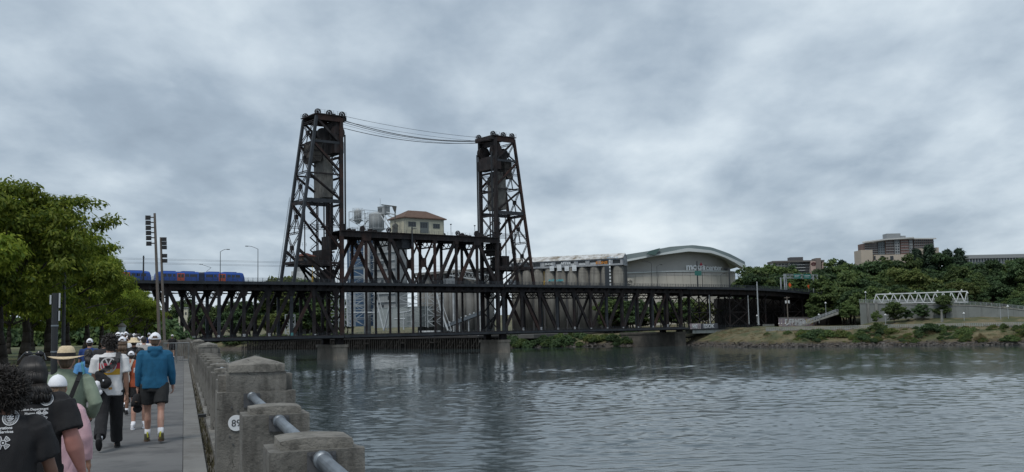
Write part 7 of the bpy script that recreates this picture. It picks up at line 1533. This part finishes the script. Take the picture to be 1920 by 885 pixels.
# short walker in pink with a white cap
PINK = cloth('pink', (0.56, 0.36, 0.40), (0.5, 0.31, 0.35))
r, h = person(107, 708, 8.9, 'short person in pale pink jacket and white cap behind the black tees')
J = pose(h, 1.05, ((12, 5), (-14, 14)), ((14, 14, 14), (-12, 20, 16))); body(r, J, SKIN_M, 0.012); top(r, J, PINK, 0.0115, 0.74, 0.6, 1.12, True, 'jacket', wr=0.012, seed=9, sl_r=1.15); bottoms(r, J, PINK, 0.012, 1.9, 1.1, 'trousers'); shoes(r, J, WCAP, SOLE); cap_hat(r, J, WCAP, False); hair(r, J, HAIR_B, 'pony', 0.32, 5, cap=True)
# man with the wide straw hat
SAGE = cloth('sage', (0.20, 0.245, 0.185), (0.16, 0.20, 0.15)); TAN = cloth('tan', (0.34, 0.225, 0.11)); STRAW = mat('straw', (0.66, 0.54, 0.36), 0.8, (0.56, 0.45, 0.29), 30, bump=0.8, bscale=120)
r, h = person(124, 648, 11.2, 'person in sage green shirt and wide straw hat with a black band')
J = pose(h-0.015, 1.15, ((14, 5), (-12, 10)), ((10, 40, 18), (-24, 75, 24)), 1); body(r, J, SKIN_L, 0.012); sh = top(r, J, SAGE, VX, 0.82, 0.6, 1.1, True, wr=0.011, seed=12, sl_r=1.2, collar=True); bottoms(r, J, TAN, 0.012, 1.93, 1.05, 'trousers'); shoes(r, J, HAIR_B, SOLE); hair(r, J, HAIR_B, 'short')
H = J['head']; k = J['k']; b = Body()
def hat_ring(z, rx, ry, wave=0, dz_=0): return [(H.x+rx*k*math.cos(6.2832*i/28), H.y-0.01+ry*k*math.sin(6.2832*i/28), H.z+(z+wave*math.cos(2*6.2832*i/28))*k) for i in range(28)]
b.loft([hat_ring(0.028, 0.19, 0.20, 0.018), hat_ring(0.034, 0.15, 0.16, 0.008), hat_ring(0.038, 0.094, 0.11), hat_ring(0.09, 0.09, 0.105), hat_ring(0.135, 0.074, 0.085), hat_ring(0.152, 0.045, 0.055), hat_ring(0.142, 0.015, 0.03)]); ht = raw(b, 'straw_hat', STRAW, r); md = ht.modifiers.new('thick', 'SOLIDIFY'); md.thickness = 0.006
b = Body(); b.loft([hat_ring(0.04, 0.0965, 0.1125), hat_ring(0.078, 0.0945, 0.1095)], cap=False); raw(b, 'hat_band', BLACKC, ht)
P = J['P']; strap(r, [P(0.15, -0.03, 1.49), P(0.13, -0.165, 1.40), P(0.06, -0.188, 1.2), P(-0.05, -0.19, 1.02), P(-0.15, -0.17, 0.9)], 0.042, BLACKC)
b = Body(); b.sleeve([P(-0.19, -0.05, 0.93), P(-0.2, -0.03, 0.72)], [0.08, 0.09]); raw(b, 'shoulder_bag', BLACKC, r)
# woman in the light blue tee
LBLUE = cloth('light_blue', (0.08, 0.24, 0.48)); TEALB = cloth('teal_bag', (0.06, 0.22, 0.28))
r, h = person(166, 652, 20.3, 'person with long dark ponytail in light blue tee with a teal backpack')
J = pose(h, 1.05, ((16, 4), (-26, 58)), ((-16, 20, 12), (16, 20, 12)), 3); body(r, J, SKIN_B, 0.012); top(r, J, LBLUE, 0.012, 0.9, 0.6, 1.05, wr=0.008, seed=14); bottoms(r, J, BLACKC, 0.013, 0.62); shoes(r, J, mat('shoe_light', (0.4, 0.4, 0.4), 0.7), SOLE, sock=BLACKC, sockh=0.04); hair(r, J, HAIR_K, 'pony', 0.42, 8)
P = J['P']; b = Body(); b.rings_ell([(P(0, 0, z).z, rx, 0.05, 0.03, P(0, -0.17, z).y) for (z, rx) in ((0.98, 0.1), (1.0, 0.13), (1.18, 0.14), (1.24, 0.11))]); raw(b, 'backpack', TEALB, r); strap(r, [P(0.1, -0.16, 1.24), P(0.13, -0.12, 1.42), P(0.12, 0.0, 1.48)], 0.04, TEALB); strap(r, [P(-0.07, -0.16, 1.24), P(-0.11, -0.12, 1.42), P(-0.12, 0.0, 1.48)], 0.04, TEALB)
# man in the printed white tee with a sling bag
TEE = cloth('white_tee', (0.62, 0.62, 0.63), (0.54, 0.54, 0.55))
r, h = person(207, 624, 17.2, 'person with tousled dark hair, white tee with flag print and black sling bag')
J = pose(h-0.02, 1.02, ((-24, 22), (17, 3)), ((4, 10, 9), (-6, 14, 9)), 2); body(r, J, SKIN_M, 0.0115); sh = top(r, J, TEE, 0.0105, 0.84, 0.66, 1.1, wr=0.009, seed=17, sl_r=1.2); bottoms(r, J, BLACKC, 0.012, 1.94, 1.22, 'trousers', 0.01); shoes(r, J, BLACKC, SOLE, sock=WCAP, sockh=0.06); hair(r, J, HAIR_D, 'messy', seed=4)
P = J['P']; z0 = P(0, 0, 1.29).z
for kz, c_ in ((0.092, (0.012, 0.012, 0.014)), (0.0, (0.30, 0.02, 0.035)), (-0.092, (0.42, 0.24, 0.02))): decal(r, sh, grid2(0.31, 0.092, 16, 7), 0.0, z0+kz, 1, mat('print_%d' % int(c_[0]*1000), c_, 0.8), 0.003, 'flag_print')
VWP = mat('print_grey', (0.36, 0.36, 0.37), 0.8); vw = merge2(ring2(0.84, 1.0, 44), bar2((-0.36, 0.78), (0.0, -0.02), 0.15), bar2((0.36, 0.78), (0.0, -0.02), 0.15), bar2((-0.74, 0.42), (-0.36, -0.80), 0.15, 10), bar2((0.74, 0.42), (0.36, -0.80), 0.15, 10), bar2((-0.36, -0.80), (0, -0.12), 0.15), bar2((0.36, -0.80), (0, -0.12), 0.15))
decal(r, sh, vw, -0.015, z0+0.015, 0.122, VWP, 0.006, 'round_emblem'); decal(r, sh, grid2(0.05, 0.035, 4, 3), 0.02, P(0, 0, 0.95).z, 1, mat('print_orange', (0.45, 0.22, 0.05), 0.8), 0.004, 'hem_print')
SLING = cloth('sling_black', (0.012, 0.012, 0.014)); SLG = cloth('strap_grey', (0.045, 0.045, 0.048))
sb = Body(); rot = Matrix.Rotation(R(-38), 3, 'Y'); c_ = P(-0.075, -0.205, 1.08)
for (dx, dz_, rr) in ((0, 0, (0.085, 0.06, 0.14)), (0.0, -0.05, (0.095, 0.065, 0.09)), (0, 0.1, (0.06, 0.05, 0.08))): sb.ell(c_+rot @ Vector((dx, 0, dz_)), rr, rot=rot)
bag = fuse(sb, 'sling_bag', SLING, r, 0.012, 4, 0.006, 14); pb = Body(); pb.ell(c_+rot @ Vector((0, -0.055, -0.05)), (0.065, 0.03, 0.06), rot=rot); pk = raw(pb, 'pocket', SLING, bag); pb = Body(); pb.box(c_+Vector((0.005, -0.09, 0.0)), (0.018, 0.012, 0.03)); raw(pb, 'buckle', WCAP, bag)
strap(r, [c_+rot @ Vector((0, -0.02, 0.13)), P(0.06, -0.175, 1.30), P(0.115, -0.165, 1.40), P(0.125, -0.09, 1.47), P(0.12, 0.0, 1.49)], 0.07, SLG, 'sling_strap', bag)
for f in (0.2, 0.5, 0.8): q = (c_+rot @ Vector((0, -0.02, 0.13))).lerp(P(0.115, -0.165, 1.40), f); pb = Body(); pb.box(q+Vector((0, -0.016, 0)), (0.08, 0.014, 0.022), 0); raw(pb, 'strap_keeper', SLING, bag)
hc = thing('hanging_cap', 'white cap with blue-grey lining hanging from the black sling bag', 'cap', (WK.l(r.location).x-0.19, 17.2-0.19, WALK_Z+P(0, 0, 0.98).z), WK); BASE[hc] = Vector((0, 0, 0))
b = Body(); b.loft([[(rx*math.cos(6.2832*i/20)+xo, -0.02+ry*math.sin(6.2832*i/20), z) for i in range(20)] for (z, rx, ry, xo) in ((0.1, 0.02, 0.02, 0.03), (0.085, 0.06, 0.05, 0.02), (0.03, 0.085, 0.06, 0.0), (-0.04, 0.09, 0.055, -0.01))]); raw(b, 'crown', WCAP, hc); b = Body(); b.ell((0.02, -0.03, -0.075), (0.085, 0.025, 0.055)); raw(b, 'bill', WCAP, hc); b = Body(); b.ell((-0.02, -0.072, 0.0), (0.05, 0.012, 0.05)); raw(b, 'lining', cloth('cap_lining', (0.2, 0.22, 0.32)), hc)
# woman in the orange tee with a cream tote
ORT = cloth('rust_orange', (0.30, 0.065, 0.025)); TOTE = cloth('tote_cream', (0.45, 0.42, 0.37))
r, h = person(262, 651, 20.6, 'person in a rust orange tee and black shorts with a cream tote bag')
J = pose(h, 1.12, ((-8, 6), (10, 4)), ((-8, 16, 14), (8, 22, 12)), 2); body(r, J, SKIN_L, 0.012); sh = top(r, J, ORT, 0.012, 0.9, 0.66, 1.08, wr=0.008, seed=21, sl_r=1.2); bottoms(r, J, BLACKC, 0.013, 0.55, 1.05); shoes(r, J, WCAP, WCAP, sock=WCAP, sockh=0.09); hair(r, J, HAIR_K, 'short'); P = J['P']
decal(r, sh, text2('RUN', 0.12, 'CENTER', 0.002), 0.02, P(0, 0, 1.22).z, 1, PRINT_W); b = Body(); b.b2(P(-0.27, -0.16, 0.72), P(-0.23, 0.16, 1.1)); tb = raw(b, 'tote_bag', TOTE, r, False); strap(r, [P(-0.25, -0.12, 1.1), P(-0.20, -0.14, 1.3), P(-0.14, -0.08, 1.47), P(-0.13, 0.03, 1.49)], 0.04, TOTE, 'strap', tb)
# man in the teal hoodie
TEALH = cloth('teal_hoodie', (0.006, 0.09, 0.185), (0.005, 0.075, 0.15)); SHORT = cloth('charcoal', (0.018, 0.02, 0.022))
r, h = person(291, 622, 18.0, 'person in teal blue hoodie, dark shorts and white cap, holding a dark cap')
J = pose(h-0.005, 1.1, ((12, 4), (-15, 10)), ((-4, 12, 9), (6, 12, 12)), 2); body(r, J, SKIN_L, 0.0105); top(r, J, TEALH, 0.0105, 0.86, 0.6, 1.06, True, 'hoodie', wr=0.009, seed=25, sl_r=1.15, hood=True); bottoms(r, J, SHORT, 0.012, 0.72, 1.12, wr=0.008); shoes(r, J, mat('shoe_olive', (0.05, 0.05, 0.045), 0.7, (0.12, 0.10, 0.03), 8), mat('sole_brown', (0.09, 0.055, 0.035), 0.8), sock=WCAP, sockh=0.13, tabs=mat('tab_yellow', (0.5, 0.48, 0.05), 0.7)); cap_hat(r, J, WCAP); hair(r, J, HAIR_B, 'short')
wr_ = J['wr', -1]; hx = WK.l(r.location)
hc = thing('held_cap', 'dark cap held in the left hand of the person in teal', 'cap', (hx.x+wr_.x, 18.0+wr_.y, WALK_Z+wr_.z-0.3), WK); BASE[hc] = Vector((0, 0, 0)); b = Body(); b.loft([[(rx*math.cos(6.2832*i/20)+xo, ry*math.sin(6.2832*i/20), z) for i in range(20)] for (z, rx, ry, xo) in ((0.2, 0.03, 0.03, 0.0), (0.17, 0.06, 0.05, -0.01), (0.06, 0.085, 0.065, -0.02), (-0.01, 0.085, 0.06, -0.02))]); raw(b, 'crown', BLACKC, hc); b = Body(); b.ell((0.0, 0.0, -0.05), (0.075, 0.02, 0.065)); raw(b, 'bill', BLACKC, hc); b = Body(); b.box((-0.02, -0.068, 0.07), (0.04, 0.01, 0.02)); raw(b, 'badge', HAIR_B, hc)
# the next ranks
GREYT = cloth('dark_grey', (0.022, 0.022, 0.025)); LGREY = cloth('light_grey', (0.36, 0.34, 0.33)); NAVY = cloth('blue', (0.012, 0.04, 0.16)); 
def walker(px_, py_, D, lab, tmat, bmat, skin, hr=None, capm=None, hk='short', w=1.08, long=False, blen=0.6, straw=False, st=1, hl=0.3, vx=0.016, hh=None):
    r, h = person(px_, py_, D, lab, hh); J = pose(h, w, ((14*st, 5), (-15*st, 12)), ((-14*st, 16, 12), (14*st, 16, 12)), 2); body(r, J, skin, 0.015); top(r, J, tmat, vx, 0.88, 0.62, 1.08, long, wr=0.008, seed=D); bottoms(r, J, bmat, vx, blen, name='shorts' if blen < 1.2 else 'trousers'); shoes(r, J, GREYT, SOLE, sock=WCAP if blen < 1.2 else None)
    if hr: hair(r, J, hr, hk, hl, int(D), 120, cap=capm is not None)
    if straw:
        H = J['head']; b = Body(); b.loft([[(H.x+rx*math.cos(6.2832*i/24), H.y+ry*math.sin(6.2832*i/24), H.z+z) for i in range(24)] for (z, rx, ry) in ((-0.02, 0.21, 0.22), (0.015, 0.15, 0.16), (0.05, 0.095, 0.11), (0.12, 0.08, 0.095))]); o = raw(b, 'straw_hat', STRAW, r); md = o.modifiers.new('thick', 'SOLIDIFY'); md.thickness = 0.006
    if capm: cap_hat(r, J, capm)
    return r
walker(229, 633, 25, 'person with long brown hair, white cap and charcoal top behind the white tee', GREYT, BLACKC, SKIN_L, HAIR_B, WCAP, 'long', hl=0.26)
walker(251, 632, 29, 'person wearing a white cap over a wide straw hat brim, black top', BLACKC, BLACKC, SKIN_M, HAIR_K, WCAP, straw=True, st=-1)
walker(270, 632, 33, 'person in a light grey tee partly behind the teal hoodie', LGREY, GREYT, SKIN_L, HAIR_D, None)
walker(168, 634, 30, 'person in a blue top and white cap under the trees', NAVY, BLACKC, SKIN_M, HAIR_D, WCAP, st=-1)
walker(246, 660, 24, 'short person in a white cap between the sling bag and the orange tee', LGREY, BLACKC, SKIN_M, HAIR_D, WCAP)
walker(195, 636, 27, 'person with dark hair and dark top left of the tousled dark hair', GREYT, GREYT, SKIN_B, HAIR_K, None, blen=1.9)
walker(323, 628, 76, 'distant person in black with a white hat behind the steel barrier', BLACKC, BLACKC, SKIN_M, HAIR_D, WCAP, vx=0.02)
# the crowd farther along: one of each kind, then copies
kinds = []
for i, (tm, bm_, sk, hr, cp) in enumerate(((LGREY, GREYT, SKIN_L, HAIR_B, WCAP), (TEE, BLACKC, SKIN_M, HAIR_D, WCAP), (GREYT, BLACKC, SKIN_B, HAIR_K, None), (NAVY, GREYT, SKIN_L, HAIR_B, WCAP), (TEE, GREYT, SKIN_L, HAIR_K, None))):
    kinds.append(walker(212+i*12, 627, 46+i*3, 'distant walker in the crowd ahead', tm, bm_, sk, hr, cp, st=1 if i % 2 else -1, vx=0.026, hh=1.72+0.03*i))
g = random.Random(21)
for i in range(62):
    src = kinds[g.choice((0, 1, 1, 4, 0, 2, 3))]; D = (35+i*1.1 if i < 30 else 46+(i-28)*2.4)+g.uniform(-1, 1); pxx = 236+g.gauss(0, 20)
    if pxx > 285 or pxx < 195: pxx = 240
    c = copy_tree(src); p = onf(WK, pxx, 640, D); c.location = WK.w((p.x, D, WALK_Z)); c.rotation_euler.z = WK.a+g.uniform(-0.2, 0.2); c.scale = [g.uniform(0.96, 1.06)]*3
# walkers on the far bank, a few pixels tall
for i in range(13):
    src = kinds[g.choice((0, 1, 4, 2, 1))]; p = WORLD.l(BR.w((218+i*2.3+g.uniform(-0.6, 0.6), -7.5-g.random(), 0))); c = copy_tree(src); c.location = (p.x, p.y, at(1460, 611, p.y).z-0.2); c.rotation_euler.z = g.uniform(0, 6.28); c['label'] = 'tiny walker on the far bank before the graffiti wall'; c['group'] = 'walkers on the far bank'
m = MB(); q_ = BR.w((230, -7.6, 0)); zz_ = at(1460, 611.5, q_.y).z-0.25; m.b2((212, -10.5, zz_-3), (250, -6.3, zz_)); m.build('promenade', AB, frame=BR, kind='structure')

bpy.data.scenes.remove(TMP)
